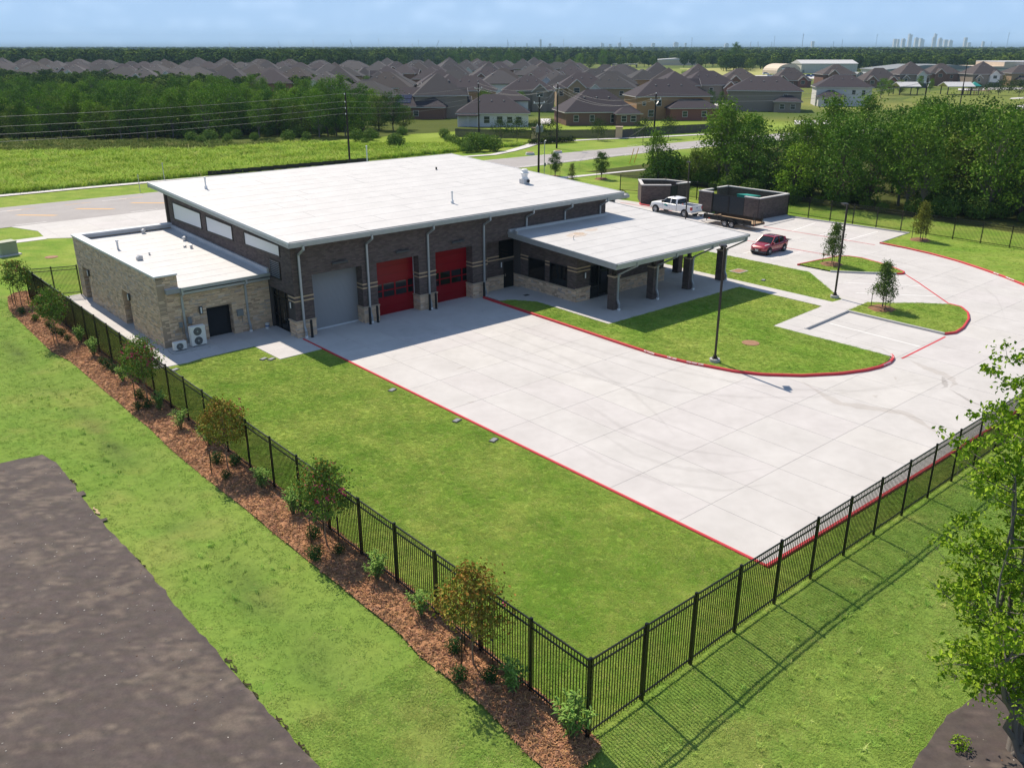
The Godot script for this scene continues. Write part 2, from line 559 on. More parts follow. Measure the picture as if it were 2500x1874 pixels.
func paving() -> void:
	var bed := MB.new()
	var outer := V2(DRIVE)
	bed.flat(outer, -0.008)
	var drive := struct("driveway", bed, M.joint)
	drive_node = drive
	var us := [11.2, 13.45, 15.95, 18.52, 20.65, 23.3, 26.0, 29.0, 32.4, 35.5, 38.6, 41.7, 44.8, 48.0, 51.2, 54.4, 57.5, 60.0, 63.7, 67.3, 71.4, 75.5]
	var vs := [1.4, 5.95, 9.74, 13.75, 17.5, 21.42, 25.25, 29.35, 33.3, 37.5, 41.5, 45.5, 49.5, 53.5, 57.5, 61.5, 66.1]
	slabs(drive, outer, us, vs, 0.0, [V2(LAWN_A), V2(LAWN_B), V2([28.8, 26.3, 43.8, 26.3, 43.8, 37.4, 28.8, 37.4])])
	# front apron towards the road
	bed = MB.new()
	var apron := V2([11, 58.7, 48, 58.7, 52, 92.4, 6, 92.4, 7.6, 88.1, 7.2, 83.4, 9.5, 82, 10.8, 79])
	bed.flat(apron, -0.008)
	var ap := struct("apron", bed, M.joint)
	slabs(ap, apron, [4, 8.5, 13, 17.5, 22, 26.5, 31, 35.5, 40, 44.5, 52.5], [58, 62.5, 67, 71.5, 76, 80.5, 85, 88.7, 92.5], 0.0, [])
	# raised walks round the entrance
	var wk := MB.new()
	wk.flat(V2([26.75, 37.6, 26.75, 35.6, 27.6, 35.3, 28.75, 33.65, 28.65, 26.1, 43.95, 26.1, 43.85, 18.75, 36.95, 18.35, 36.95, 16.65, 37.0, 10.0, 37.3, 10.0, 38.0, 11.0, 38.0, 16.7, 44.25, 16.95, 47.5, 17.1, 46.73, 18.75, 45.5, 18.85, 45.5, 37.6]), 0.10)
	var walk := struct("walkway", wk, M.joint)
	slabs(walk, V2([26.75, 37.6, 26.75, 35.6, 27.6, 35.3, 28.75, 33.65, 28.65, 26.1, 43.95, 26.1, 43.85, 18.75, 45.5, 18.85, 45.5, 37.6]), [26.6, 28.65, 31.5, 34.5, 37.5, 40.5, 43.9, 45.6], [18.6, 20.4, 22.2, 24.2, 26.1, 28.0, 31.4, 34.6, 37.7], 0.115, [], 0.006)
	slabs(walk, V2([36.95, 18.35, 36.95, 16.65, 37.0, 10.0, 37.3, 10.0, 37.85, 11.0, 38.0, 16.6, 44.25, 16.9, 47.5, 17.1, 46.73, 18.75, 45.5, 18.85]), [36.8, 38, 39.6, 41.2, 42.8, 44.4, 46, 47.6], [9.9, 11.5, 13.1, 14.8, 16.6, 18.9], 0.115, [], 0.006)
	# walk along the side wing and the two landings
	wk = MB.new()
	var side := V2([1.6, 38.0, 3.6, 37.85, 4.5, 38.05, 8.05, 38.1, 8.15, 34.7, 11.18, 34.75, 11.18, 41.95, 4.3, 41.95, 4.3, 58.1, 3.55, 58.1, 3.55, 58.9, 2.4, 58.9, 2.4, 41])
	wk.flat(side, -0.006)
	var sw := struct("side_walk", wk, M.joint)
	slabs(sw, side, [1.4, 3.0, 4.6, 6.3, 8.1, 9.7, 11.2], [34.6, 36.4, 38.05, 39.7, 41.5, 43.2, 45, 46.8, 48.6, 50.4, 52.2, 54, 55.8, 57.6, 59], 0.004, [], 0.006)
	# outer sidewalks and paths
	wk = MB.new()
	wk.flat(V2([-90, 82.2, 7.2, 83.1, 7.3, 84.7, -90, 83.8]), 0.0)
	struct("sidewalk", wk, M.walk)
	wk = MB.new()
	wk.flat(V2([-150, 117.3, 20, 116.8, 60, 114.6, 74, 112.4, 87.4, 110.0, 93, 112.3, 99, 115.4, 104.8, 119.0, 110, 119.4, 120, 117.3, 136.6, 111.6, 160, 105.5, 160, 103.8, 136.6, 109.8, 120, 115.6, 110, 117.6, 106, 117.2, 100.5, 114.0, 94, 110.8, 87.5, 108.5, 73.5, 110.9, 60, 113.1, 20, 115.2, -150, 115.7]), 0.06)
	struct("path", wk, M.walk)
	wk = MB.new()
	wk.flat(V2([76, 81.3, 84, 79.9, 93.1, 78.8, 92.8, 77.9, 84, 78.9, 76, 79.4]), 0.03)
	struct("garden_path", wk, M.walk)
	# road
	wk = MB.new()
	wk.flat(V2([-300, 92.3, 60, 92.3, 95, 93.1, 116, 93.4, 160, 88.5, 230, 74, 330, 45, 420, 10, 424, 20, 333, 56, 233, 85, 162, 98.8, 125, 101.5, 95, 103.4, 60, 105.2, 28, 106.2, -300, 107.6]), 0.004)
	var road := struct("road", wk, M.road)
	wk = MB.new()
	for i in 16:
		var u0 := -24.0 + i * 6.4
		wk.flat(V2([u0, 99.9 - 0.008 * i * 6, u0 + 0.55, 99.9 - 0.008 * i * 6, u0 + 3.9, 96.5, u0 + 3.3, 96.5]), 0.009)
		wk.flat(V2([u0, 103.2, u0 + 3.0, 103.2, u0 + 3.0, 103.32, u0, 103.32]), 0.009)
	part(road, "lane_marking", wk, M.yellow_paint)
	wk = MB.new()
	for i in 14:
		var u0 := -30.0 + i * 12.2
		wk.flat(V2([u0, 92.95, u0 + 3.1, 92.95, u0 + 3.1, 93.07, u0, 93.07]), 0.009)
		wk.flat(V2([u0, 103.3, u0 + 3.0, 103.3, u0 + 3.0, 103.42, u0, 103.42]), 0.0095)
	wk.flat(V2([62, 92.75, 98, 94.5, 116, 94.3, 160, 89.5, 160, 89.65, 116, 94.45, 98, 94.65, 62, 92.9]), 0.009)
	part(road, "lane_marking", wk, M.white_paint)
	# old asphalt lots beyond the lawn
	for poly in [[-60, 33, -12, 30.4, -8.41, 30.0, -6.7, 29.72, -6.45, 28.4, -6.42, 26.6, -6.57, 22.95, -6.54, 20.3, -6.44, 17.6, -6.42, 14.9, -6.47, 12.96, -6.38, 10.55, -6.41, 8.6, -6.37, 6.46, -6.34, 5.22, -6.29, 3.98, -6.3, -40, -60, -40], [5.6, -6.5, 6.4, -6.35, 8.05, -6.23, 12.95, -6.62, 40, -7, 40, -40, 5.2, -40, 5.3, -9]]:
		var pts := V2(poly)
		var fine := PackedVector2Array()
		for i in pts.size():
			var a := pts[i]
			var b := pts[(i + 1) % pts.size()]
			var k := maxi(1, int((b - a).length() / 0.35)) if (a - Vector2(0, 8)).length() < 30 and (b - Vector2(0, 8)).length() < 30 else 1
			for q in k:
				var p := a.lerp(b, q / float(k))
				fine.append(p + Vector2(nz2.get_noise_2d(p.x * 60, p.y * 60), nz2.get_noise_2d(p.y * 60, p.x * 60)) * (0.09 if k > 1 else 0.0))
		old_lot(fine)
	raised_lawns()
	kerbs()
	markings()

func old_tone(u: float, v: float) -> Color:
	# worn asphalt: pale dust swept into streaks, darker patched areas
	var wu := u + 1.2 * nz.get_noise_2d(u * 6.0, v * 6.0)
	var wv := v + 1.2 * nz.get_noise_2d(v * 6.0, u * 6.0 + 40)
	var st := nz2.get_noise_2d(wu * 11.0, wv * 26.0)
	var pa := nz.get_noise_2d(u * 7.0 + 90, v * 7.0)
	var fi := nz2.get_noise_2d(u * 130.0, v * 130.0)
	var fj := nz.get_noise_2d(u * 55.0, v * 55.0)
	var dust := smoothstep(0.12, 0.62, st * 0.85 + fj * 0.55 + fi * 0.35 + 0.008 * (v - 8.0))
	var c := Color(0.076, 0.060, 0.054).lerp(Color(0.165, 0.13, 0.10), dust * 0.55)
	var k := 1.0 + 0.14 * pa + 0.3 * fi + 0.12 * fj
	return Color(c.r * k, c.g * k, c.b * k)

func old_lot(pts: PackedVector2Array) -> void:
	var mb := MB.new()
	var box := Rect2(-16, -12, 32, 46)
	var near := Geometry2D.intersect_polygons(pts, V2([-16, -12, 14, -12, 14, 34, -16, 34]))
	for rest in Geometry2D.clip_polygons(pts, V2([-16, -12, 14, -12, 14, 34, -16, 34])):
		mb.col = Color(0.15, 0.12, 0.11)
		mb.prism(rest, -0.4, 0.02)
	for poly in near:
		var lo := Vector2(1e9, 1e9)
		var hi := -lo
		for p in poly:
			lo = lo.min(p)
			hi = hi.max(p)
		for i in poly.size():
			var a: Vector2 = poly[i]
			var b: Vector2 = poly[(i + 1) % poly.size()]
			mb.col = Color(0.12, 0.10, 0.09)
			mb.quad(W(a.x, a.y, -0.4), W(b.x, b.y, -0.4), W(b.x, b.y, 0.02), W(a.x, a.y, 0.02))
		var s := 0.22
		var u := lo.x
		while u < hi.x:
			var strip := Geometry2D.intersect_polygons(poly, V2([u, lo.y, u + s, lo.y, u + s, hi.y, u, hi.y]))
			for sp in strip:
				var l2 := Vector2(1e9, 1e9)
				var h2 := -l2
				for p in sp:
					l2 = l2.min(p)
					h2 = h2.max(p)
				var v := floorf(l2.y / s) * s
				while v < h2.y:
					var cells := [V2([u, v, u + s, v, u + s, v + s, u, v + s])]
					if sp.size() > 4 or v < l2.y or v + s > h2.y:
						cells = Geometry2D.intersect_polygons(sp, cells[0])
					for piece in cells:
						var ix := Geometry2D.triangulate_polygon(piece)
						for i in range(0, ix.size(), 3):
							var t := [piece[ix[i]], piece[ix[i + 1]], piece[ix[i + 2]]]
							if (t[1] - t[0]).cross(t[2] - t[0]) > 0:
								t = [t[0], t[2], t[1]]
							for p in t:
								mb.v.append(W(p.x, p.y, 0.02)); mb.n.append(Vector3.UP); mb.c.append(old_tone(p.x, p.y)); mb.t.append(Vector2.ZERO)
					v += s
			u += s
	struct("old_lot", mb, M.asphalt)

func lawn_sheet(called: String, poly: Array, h: float) -> void:
	var pts := V2(poly)
	var lo := Vector2(1e9, 1e9)
	var hi := -lo
	for p in pts:
		lo = lo.min(p)
		hi = hi.max(p)
	var mb := MB.new()
	var s := 1.0
	var u := lo.x
	while u < hi.x:
		var v := lo.y
		while v < hi.y:
			for piece in Geometry2D.intersect_polygons(V2([u, v, u + s, v, u + s, v + s, u, v + s]), pts):
				var ix := Geometry2D.triangulate_polygon(piece)
				for i in range(0, ix.size(), 3):
					var a: Vector2 = piece[ix[i]]
					var b: Vector2 = piece[ix[i + 1]]
					var d: Vector2 = piece[ix[i + 2]]
					if (b - a).cross(d - a) < 0:
						var q := b
						b = d
						d = q
					mb.v.append(W(a.x, a.y, h)); mb.v.append(W(d.x, d.y, h)); mb.v.append(W(b.x, b.y, h))
					for p in [a, d, b]:
						mb.n.append(Vector3.UP); mb.c.append(lawn_tone(p.x, p.y)); mb.t.append(Vector2.ZERO)
			v += s
		u += s
	struct(called, mb, M.lawn)

func raised_lawns() -> void:
	lawn_sheet("lawn", LAWN_A, 0.10)
	lawn_sheet("lawn", LAWN_B, 0.095)
	lawn_sheet("lawn", ISLE_1, 0.11)
	lawn_sheet("lawn", ISLE_2, 0.11)
	lawn_sheet("lawn", RIGHT_LAWN, 0.10)

# kerb of rounded section along plan points
func kerb(parent: Node3D, pts: Array, m: Material, w := 0.16, h := 0.15, h0 := -0.02) -> void:
	var p := V2(pts)
	var mb := MB.new()
	var prof := [Vector2(-w / 2, h0), Vector2(-w / 2, h - 0.035), Vector2(-w / 2 + 0.03, h), Vector2(w / 2 - 0.03, h), Vector2(w / 2, h - 0.035), Vector2(w / 2, h0)]
	for i in p.size() - 1:
		for k in prof.size() - 1:
			var q := []
			for e in [[i, k], [i + 1, k], [i + 1, k + 1], [i, k + 1]]:
				var j: int = e[0]
				var dir := (p[mini(j + 1, p.size() - 1)] - p[maxi(j - 1, 0)]).normalized()
				var side := Vector2(-dir.y, dir.x)
				var pr: Vector2 = prof[e[1]]
				var g := p[j] + side * pr.x
				q.append(W(g.x, g.y, pr.y))
			mb.quad(q[3], q[2], q[1], q[0])
	for e in [0, p.size() - 1]:
		var j: int = e
		var dir := (p[mini(j + 1, p.size() - 1)] - p[maxi(j - 1, 0)]).normalized()
		var side := Vector2(-dir.y, dir.x)
		var c := []
		for pr in prof:
			var g: Vector2 = p[j] + side * pr.x
			c.append(W(g.x, g.y, pr.y))
		for k in range(1, prof.size() - 1):
			mb.tri(c[0], c[k], c[k + 1])
	part(parent, "kerb_run", mb, m)

func curve(pts: Array, step := 0.5) -> Array:
	var c := Curve2D.new()
	var p := V2(pts)
	for i in p.size():
		var t := (p[mini(i + 1, p.size() - 1)] - p[maxi(i - 1, 0)]) / 6.0
		c.add_point(p[i], -t, t)
	var out := []
	var L := c.get_baked_length()
	var n := int(L / step)
	for i in n + 1:
		var q := c.sample_baked(L * i / n)
		out.append(q.x)
		out.append(q.y)
	return out

const KERB_A := [26.5, 37.2, 26.45, 35, 26.35, 27.7, 26.25, 22.7, 26.25, 20.0, 26.6, 17.8, 27.5, 14.8, 28.3, 13.4, 29.87, 11.8, 31.9, 10.47, 33.6, 9.77, 34.75, 9.52, 35.99, 9.5, 36.95, 9.75, 37.35, 10.1]
const KERB_R := [68.5, 27.0, 68.2, 24.3, 67.55, 21.5, 66.45, 18.6, 64.95, 15.8, 63.6, 13.6, 62, 11.4, 60, 9.2, 57, 6.9, 52, 3.9, 46, 2.1]
func kerbs() -> void:
	var k := thing("kerb", "red painted kerb curving round the lawn before the entrance", "kerb")
	kerb(k, curve(KERB_A, 0.35), M.red_paint)
	var tm := TextMesh.new()
	var sf := SystemFont.new()
	sf.font_names = PackedStringArray(["Droid Sans"])
	sf.font_weight = 700
	tm.font = sf
	kerb_words(k, KERB_A, sf, [[16.9, "NO PARKING"], [18.55, "FIRE LANE"], [20.1, "TOW AWAY ZONE"], [32.6, "NO PARKING"], [34.2, "FIRE LANE"], [35.7, "TOW AWAY ZONE"]])
	k = thing("kerb", "long red painted kerb sweeping along the outer edge of the car park", "kerb")
	kerb(k, curve(KERB_R, 0.5), M.red_paint)
	kerb_words(k, KERB_R, sf, [[13.6, "FIRE LANE"], [15.4, "TOW AWAY ZONE"]])
	k = thing("kerb", "low red painted kerb along the edge of the driveway beside the long lawn", "kerb")
	kerb(k, [11.17, 37.3, 11.17, 20, 11.17, 1.72], M.red_paint, 0.14, 0.045)
	k = thing("kerb", "low red painted kerb between the driveway and the iron fence", "kerb")
	kerb(k, curve([11.1, 1.68, 20, 1.52, 29, 1.42, 38, 1.47, 46, 2.1], 1.5), M.red_paint, 0.18, 0.06)
	k = thing("kerb", "kerb round the pointed lawn island, red on its tip and grey inside", "kerb")
	kerb(k, curve([54.25, 27.25, 57, 26.95, 59.6, 26.6, 60.6, 26.0, 60.85, 24.8, 60.25, 22.7, 59.3, 20.75, 58.65, 19.7, 58.1, 19.62, 57.7, 19.95], 0.3), M.red_paint)
	kerb(k, [57.7, 19.95, 57.2, 20.5, 55.7, 22.2, 54.25, 24.1], M.kerb_grey)
	k = thing("kerb", "kerb round the rounded lawn island, red on its curved end and grey along the bay", "kerb")
	kerb(k, curve([51.65, 12.85, 51.5, 11.9, 50.4, 10.95, 48.9, 10.25, 46.5, 9.62, 45.0, 9.5, 44.2, 9.85], 0.3), M.red_paint)
	kerb(k, [44.2, 9.85, 44.2, 13, 44.25, 16.9], M.kerb_grey)
	kerb(k, [44.3, 16.9, 41, 16.7, 37.95, 16.55], M.kerb_grey)
	kerb(k, [47.5, 17.1, 48.7, 15.75, 50.2, 14.45, 51.6, 12.8], M.kerb_grey, 0.14, 0.12)
	k = thing("kerb", "grey concrete kerb along the parking bays below the far fence", "kerb")
	kerb(k, [74.2, 40.6, 74.8, 34.8, 75.35, 27.4, 68.5, 27.0], M.kerb_grey)
	k = thing("kerb", "short red kerb end beside the smaller block enclosure", "kerb")
	kerb(k, curve([69.6, 58.4, 68.2, 57.9, 67.6, 57.2, 67.7, 55.6, 68.4, 54.8], 0.3), M.red_paint)

func kerb_words(k: Node3D, pts: Array, sf: Font, words: Array) -> void:
	var c := Curve2D.new()
	var p := V2(pts)
	for i in p.size():
		var t := (p[mini(i + 1, p.size() - 1)] - p[maxi(i - 1, 0)]) / 6.0
		c.add_point(p[i], -t, t)
	for w in words:
		var tm := TextMesh.new()
		tm.text = w[1]
		tm.font = sf
		tm.font_size = 16
		tm.pixel_size = 0.0085
		tm.depth = 0.004
		var s: float = w[0]
		var q := c.sample_baked(s)
		var q2 := c.sample_baked(s + 0.1)
		var dir := (q2 - q).normalized()
		var o := MeshInstance3D.new()
		o.name = "lettering"
		o.mesh = tm
		o.material_override = M.letter_white
		var side := Vector2(dir.y, -dir.x)
		# upright on the face of the kerb that looks on to the drive
		var X := W(dir.x, dir.y)
		var out := W(side.x, side.y)
		var f := q + side * 0.0 if false else q
		if out.dot(W(-14, -13) - W(q.x, q.y)) < 0.0:
			out = -out
			X = -X
		if X.cross(Vector3.UP).dot(out) < 0.0:
			X = -X
		o.transform = Transform3D(Basis(X, (Vector3.UP * 0.8 - out * 0.6).normalized(), X.cross((Vector3.UP * 0.8 - out * 0.6).normalized())), W(f.x, f.y, 0.135) + out * 0.085)
		k.add_child(o, true)

func line(mb: MB, a: Vector2, b: Vector2, w: float, h: float) -> void:
	var d := (b - a).normalized()
	var s := Vector2(-d.y, d.x) * w * 0.5
	mb.flat(PackedVector2Array([a - s, b - s, b + s, a + s]), h)

func markings() -> void:
	var lines := [[67.2, 36.1, 73.3, 36.95], [67.35, 33.0, 73.7, 33.2], [67.5, 29.95, 74.0, 30.1], [54.5, 30.2, 59.6, 30.05], [54.6, 33.25, 59.7, 33.4], [54.6, 36.3, 59.7, 36.6], [51.8, 21.5, 55.55, 16.8], [49.6, 19.2, 53.4, 14.6], [40.7, 16.3, 40.5, 9.75]]
	for l in lines:
		var mb := MB.new()
		line(mb, Vector2(l[0], l[1]), Vector2(l[2], l[3]), 0.11, 0.006)
		part(drive_node, "parking_line", mb, M.white_paint)
	var reds := [[67.2, 39.5, 67.4, 33.0, 67.5, 27.0], [60.9, 60, 60.2, 42, 59.8, 36.4, 59.8, 31.9, 60.1, 27.0], [37.4, 9.45, 43.8, 9.62], [58.3, 19.45, 56.5, 17.5, 51.6, 12.6], [67.0, 60, 67.2, 52]]
	for l in reds:
		var mb := MB.new()
		for i in range(0, l.size() - 2, 2):
			line(mb, Vector2(l[i], l[i + 1]), Vector2(l[i + 2], l[i + 3]), 0.13, 0.0065)
		part(drive_node, "fire_lane_line", mb, M.red_paint)
	# stains left by water and tyres on the slabs
	var st := mat("stain", lin(0.30, 0.21, 0.12), 0.9)
	st.transparency = BaseMaterial3D.TRANSPARENCY_ALPHA
	st.albedo_color.a = 0.10
	var ty := mat("tyre_mark", lin(0.10, 0.09, 0.085), 0.9)
	ty.transparency = BaseMaterial3D.TRANSPARENCY_ALPHA
	ty.albedo_color.a = 0.05
	var dk := mat("dark_stain", lin(0.12, 0.08, 0.05), 0.9)
	dk.transparency = BaseMaterial3D.TRANSPARENCY_ALPHA
	dk.albedo_color.a = 0.16
	ribbon("stain", [29.2, 11.4, 28.3, 9.6, 27.7, 8.2, 28.5, 6.6, 29.1, 5.2, 28.2, 3.4, 27.6, 2.3], 0.9, st)
	ribbon("stain", [37.6, 9.2, 36.8, 7.6, 36.4, 6.2, 35.6, 5.4, 34.7, 5.3], 0.8, st)
	ribbon("stain", [36.2, 6.4, 35.3, 5.9, 34.6, 5.5, 34.2, 5.6], 0.45, dk)
	ribbon("stain", [34.5, 5.3, 33.4, 3.6, 33.2, 2.4], 0.3, dk)
	ribbon("stain", [37.4, 9.6, 38.0, 9.3, 38.2, 8.8], 0.4, dk)
	ribbon("tyre_mark", [13.4, 15.0, 12.9, 11.5, 13.3, 8.6, 14.8, 6.3, 17.2, 5.2], 0.5, ty)
	ribbon("tyre_mark", [15.2, 14.2, 14.6, 11.4, 14.9, 9.2, 16.2, 7.2, 18.4, 6.2], 0.5, ty)
	ribbon("tyre_mark", [17.5, 17.8, 16.4, 13.5, 16.6, 10.2, 18.6, 7.2], 0.5, ty)
	ribbon("tyre_mark", [19.4, 37, 19.3, 30, 19.8, 22, 22.5, 15, 27.5, 9.6, 36, 6.6], 0.5, ty)
	ribbon("tyre_mark", [24.2, 37, 24.0, 30, 24.3, 22, 26.0, 14, 30.5, 8.2, 38, 5.4], 0.5, ty)
	ribbon("tyre_mark", [62.4, 56, 62.6, 44, 63.0, 32, 62.2, 22, 58.5, 13, 50, 8.2], 0.5, ty)
	for q in 26:
		var ou := R(11.8, 26.0) if q < 16 else R(30, 60)
		var ov := R(20, 37) if q < 16 else R(4, 9)
		ribbon("oil_stain", [ou, ov, ou + R(0.1, 0.4), ov + R(-0.3, 0.3), ou + R(0.4, 0.9), ov + R(-0.3, 0.3)], R(0.15, 0.4), ty if q % 3 else st)
	ribbon("tyre_mark", [22, 33, 21.8, 25, 20.6, 17, 17.5, 11], 0.5, ty)

func ribbon(called: String, pts: Array, w: float, m: Material) -> void:
	var c := curve(pts, 0.22)
	var p := V2(c)
	var mb := MB.new()
	var l := PackedVector2Array()
	var r := PackedVector2Array()
	for i in p.size():
		var dir := (p[mini(i + 1, p.size() - 1)] - p[maxi(i - 1, 0)]).normalized()
		var s := Vector2(-dir.y, dir.x)
		var k := w * 0.5 * (0.55 + 0.9 * absf(nz2.get_noise_2d(p[i].x * 80, p[i].y * 80)))
		k *= minf(1.0, 3.0 * minf(i + 0.3, p.size() - 0.7 - i) / p.size())
		l.append(p[i] + s * k)
		r.append(p[i] - s * k * (0.6 + 0.6 * absf(nz2.get_noise_2d(p[i].y * 90, p[i].x * 50))))
	for i in p.size() - 1:
		mb.quad(W(r[i].x, r[i].y, 0.0075), W(r[i + 1].x, r[i + 1].y, 0.0075), W(l[i + 1].x, l[i + 1].y, 0.0075), W(l[i].x, l[i].y, 0.0075))
	for i in mb.n.size():
		mb.n[i] = Vector3.UP
	part(drive_node, called, mb, m)

# ---------- masonry ----------
const XU := Vector3(1, 0, 0)     # face looking at the viewer's side (-v): runs along u
const XV := Vector3(0, 0, 1)     # face looking to -u: runs towards -v

# free intervals of a row: [0,w] less the holes that the row y0..y1 crosses
func free_spans(w: float, y0: float, y1: float, holes: Array) -> Array:
	var spans := [[0.0, w]]
	for hl in holes:
		if hl[3] <= y0 + 0.01 or hl[2] >= y1 - 0.01:
			continue
		var nxt := []
		for s in spans:
			if hl[1] <= s[0] or hl[0] >= s[1]:
				nxt.append(s)
				continue
			if hl[0] > s[0] + 0.02:
				nxt.append([s[0], hl[0]])
			if hl[1] < s[1] - 0.02:
				nxt.append([hl[1], s[1]])
		spans = nxt
	return spans

func brickwork(parent: Node3D, o: Vector3, x: Vector3, w: float, h: float, holes := [], top0 := 0.0, fall := 0.0) -> void:
	var mb := MB.new()
	var y := Vector3.UP
	var z := x.cross(y)
	var bl := 0.30
	var bh := 0.10
	var j := 0.006
	var row := 0
	var yy := 0.0
	while yy < h - 0.02:
		var y1 := minf(yy + bh, h)
		for s in free_spans(w, yy, y1, holes):
			var k: float = floorf((s[0] + (bl * 0.5 if row % 2 else 0.0)) / bl) * bl - (bl * 0.5 if row % 2 else 0.0)
			while k < s[1] - 0.01:
				var a := maxf(k, s[0])
				var b := minf(k + bl, s[1])
				k += bl
				if b - a < 0.03:
					continue
				var lid := y1
				if top0 > 0.0:
					lid = minf(y1, top0 - fall * b)
					if lid < yy + 0.03:
						continue
				var t := R(0.75, 1.25)
				mb.col = Color(0.108 * t, 0.081 * t * R(0.96, 1.03), 0.072 * t)
				var d := R(0.006, 0.010)
				var A := o + x * (a + j) + y * (yy + j) + z * d
				var B := o + x * (b - j) + y * (yy + j) + z * d
				var C := o + x * (b - j) + y * (lid - j) + z * d
				var D := o + x * (a + j) + y * (lid - j) + z * d
				mb.quad(A, B, C, D)
				mb.quad(D, C, C - z * d, D - z * d)
				mb.quad(A - z * d, B - z * d, B, A)
				mb.quad(A, D, D - z * d, A - z * d)
				mb.quad(B - z * d, C - z * d, C, B)
		yy += bh
		row += 1
	if mb.v.size():
		stuff(part(parent, "brick", mb, M.brick))

func stone_mesh() -> ArrayMesh:
	var mb := MB.new()
	var k := 0.05
	var kz := 0.35
	# unit block 0..1 in x and y, front at z = 1, edges dressed back
	var F := [Vector3(k, k * 2, 1), Vector3(1 - k, k * 1.4, 1), Vector3(1 - k * 1.3, 1 - k * 2, 1), Vector3(k * 1.2, 1 - k * 1.6, 1)]
	var E := [Vector3(0, 0, 1 - kz), Vector3(1, 0, 1 - kz), Vector3(1, 1, 1 - kz), Vector3(0, 1, 1 - kz)]
	var B := [Vector3(0, 0, 0), Vector3(1, 0, 0), Vector3(1, 1, 0), Vector3(0, 1, 0)]
	mb.quad(F[0], F[1], F[2], F[3])
	for i in 4:
		var q := (i + 1) % 4
		mb.quad(E[i], E[q], F[q], F[i])
		mb.quad(B[i], B[q], E[q], E[i])
	return mb.mesh()

var stone_unit: ArrayMesh
var stone_left := 300
func stonework(parent: Node3D, o: Vector3, x: Vector3, w: float, h: float, holes := []) -> void:
	if stone_unit == null:
		stone_unit = stone_mesh()
	var y := Vector3.UP
	var z := x.cross(y)
	var mb := MB.new()
	var src: PackedVector3Array = stone_unit.surface_get_arrays(0)[Mesh.ARRAY_VERTEX]
	var yy := 0.0
	while yy < h - 0.015:
		var bh: float = minf([0.065, 0.08, 0.10, 0.12, 0.16][rng.randi() % 5], h - yy)
		if h - yy - bh < 0.05:
			bh = h - yy
		for s in free_spans(w, yy, yy + bh, holes):
			var k: float = s[0]
			while k < s[1] - 0.01:
				var L := R(0.18, 0.62) * (0.75 if bh > 0.15 else 1.0)
				var e := minf(k + L, s[1])
				if s[1] - e < 0.15:
					e = s[1]
				# a tall bed is sometimes split in two
				var beds := [[yy, yy + bh]]
				if bh > 0.14 and rng.randf() < 0.3:
					beds = [[yy, yy + bh * 0.5], [yy + bh * 0.5, yy + bh]]
				for bd in beds:
					var d := R(0.012, 0.035)
					var c := rng.randi() % 8
					if rng.randf() < 0.35:
						c = 0 if rng.randf() < 0.5 else 6
					var xf := Transform3D(Basis(x * (e - k - 0.012), y * (bd[1] - bd[0] - 0.012), z * d), o + x * (k + 0.006) + y * (bd[0] + 0.006))
					if stone_left > 0 and e - k > 0.3:
						stone_left -= 1
						share(parent, "stone", stone_unit, M["stone%d" % c], xf)
					else:
						var lc: Color = M["stone%d" % c].albedo_color.srgb_to_linear()
						var t := R(0.85, 1.15) * 0.8
						mb.col = Color(lc.r * t, lc.g * t, lc.b * t)
						for i in range(0, src.size(), 3):
							mb.tri(xf * src[i], xf * src[i + 2], xf * src[i + 1])
				k = e
		yy += bh
	if mb.v.size():
		stuff(part(parent, "stone", mb, M.stones))

func ubox(parent: Node3D, called: String, m: Material, a: Array, label := "") -> MeshInstance3D:
	var mb := MB.new()
	for i in range(0, a.size(), 6):
		mb.ub(a[i], a[i + 1], a[i + 2], a[i + 3], a[i + 4], a[i + 5])
	return part(parent, called, mb, m, label)

# roof of membrane sheets laid along u over a sloped deck; h(v) linear between two points
func roof_sheets(parent: Node3D, u0: float, u1: float, v0: float, h0: float, v1: float, h1: float, wide: float, m: Material) -> void:
	var hh := func(v: float) -> float: return h0 + (h1 - h0) * (v - v0) / (v1 - v0)
	var n := int(roundf((v1 - v0) / wide))
	for i in n:
		var a := v0 + (v1 - v0) * i / n + 0.014
		var b := v0 + (v1 - v0) * (i + 1) / n - 0.014
		# each run is made of sheets welded end to end at staggered laps
		var cuts := [u0]
		var x := u0 + R(4, 16)
		while x < u1 - 3:
			cuts.append(x)
			x += R(11, 19)
		cuts.append(u1)
		for k in cuts.size() - 1:
			var e := 0.0 if k == cuts.size() - 2 else 0.025
			var mb := MB.new()
			var ha: float = hh.call(a)
			var hb: float = hh.call(b)
			var A := W(cuts[k], a, ha + 0.006)
			var B := W(cuts[k + 1] - e, a, ha + 0.006)
			var C := W(cuts[k + 1] - e, b, hb + 0.006)
			var D := W(cuts[k], b, hb + 0.006)
			mb.quad(A, B, C, D)
			mb.quad(A + Vector3(0, -0.006, 0), B + Vector3(0, -0.006, 0), B, A)
			mb.quad(B, B + Vector3(0, -0.006, 0), C + Vector3(0, -0.006, 0), C)
			mb.quad(D + Vector3(0, -0.006, 0), A + Vector3(0, -0.006, 0), A, D)
			part(parent, "membrane_sheet", mb, m)

func deck(parent: Node3D, u0: float, u1: float, v0: float, h0: float, v1: float, h1: float, thick: float, m: Material, called := "roof") -> MeshInstance3D:
	var mb := MB.new()
	# side outline in (v, h), extruded along u
	mb.slab(W(u1, 0, 0), Vector3(0, 0, -1), Vector3.UP, V2([v0, h0 - thick, v1, h1 - thick, v1, h1, v0, h0]), u1 - u0)
	return part(parent, called, mb, m)

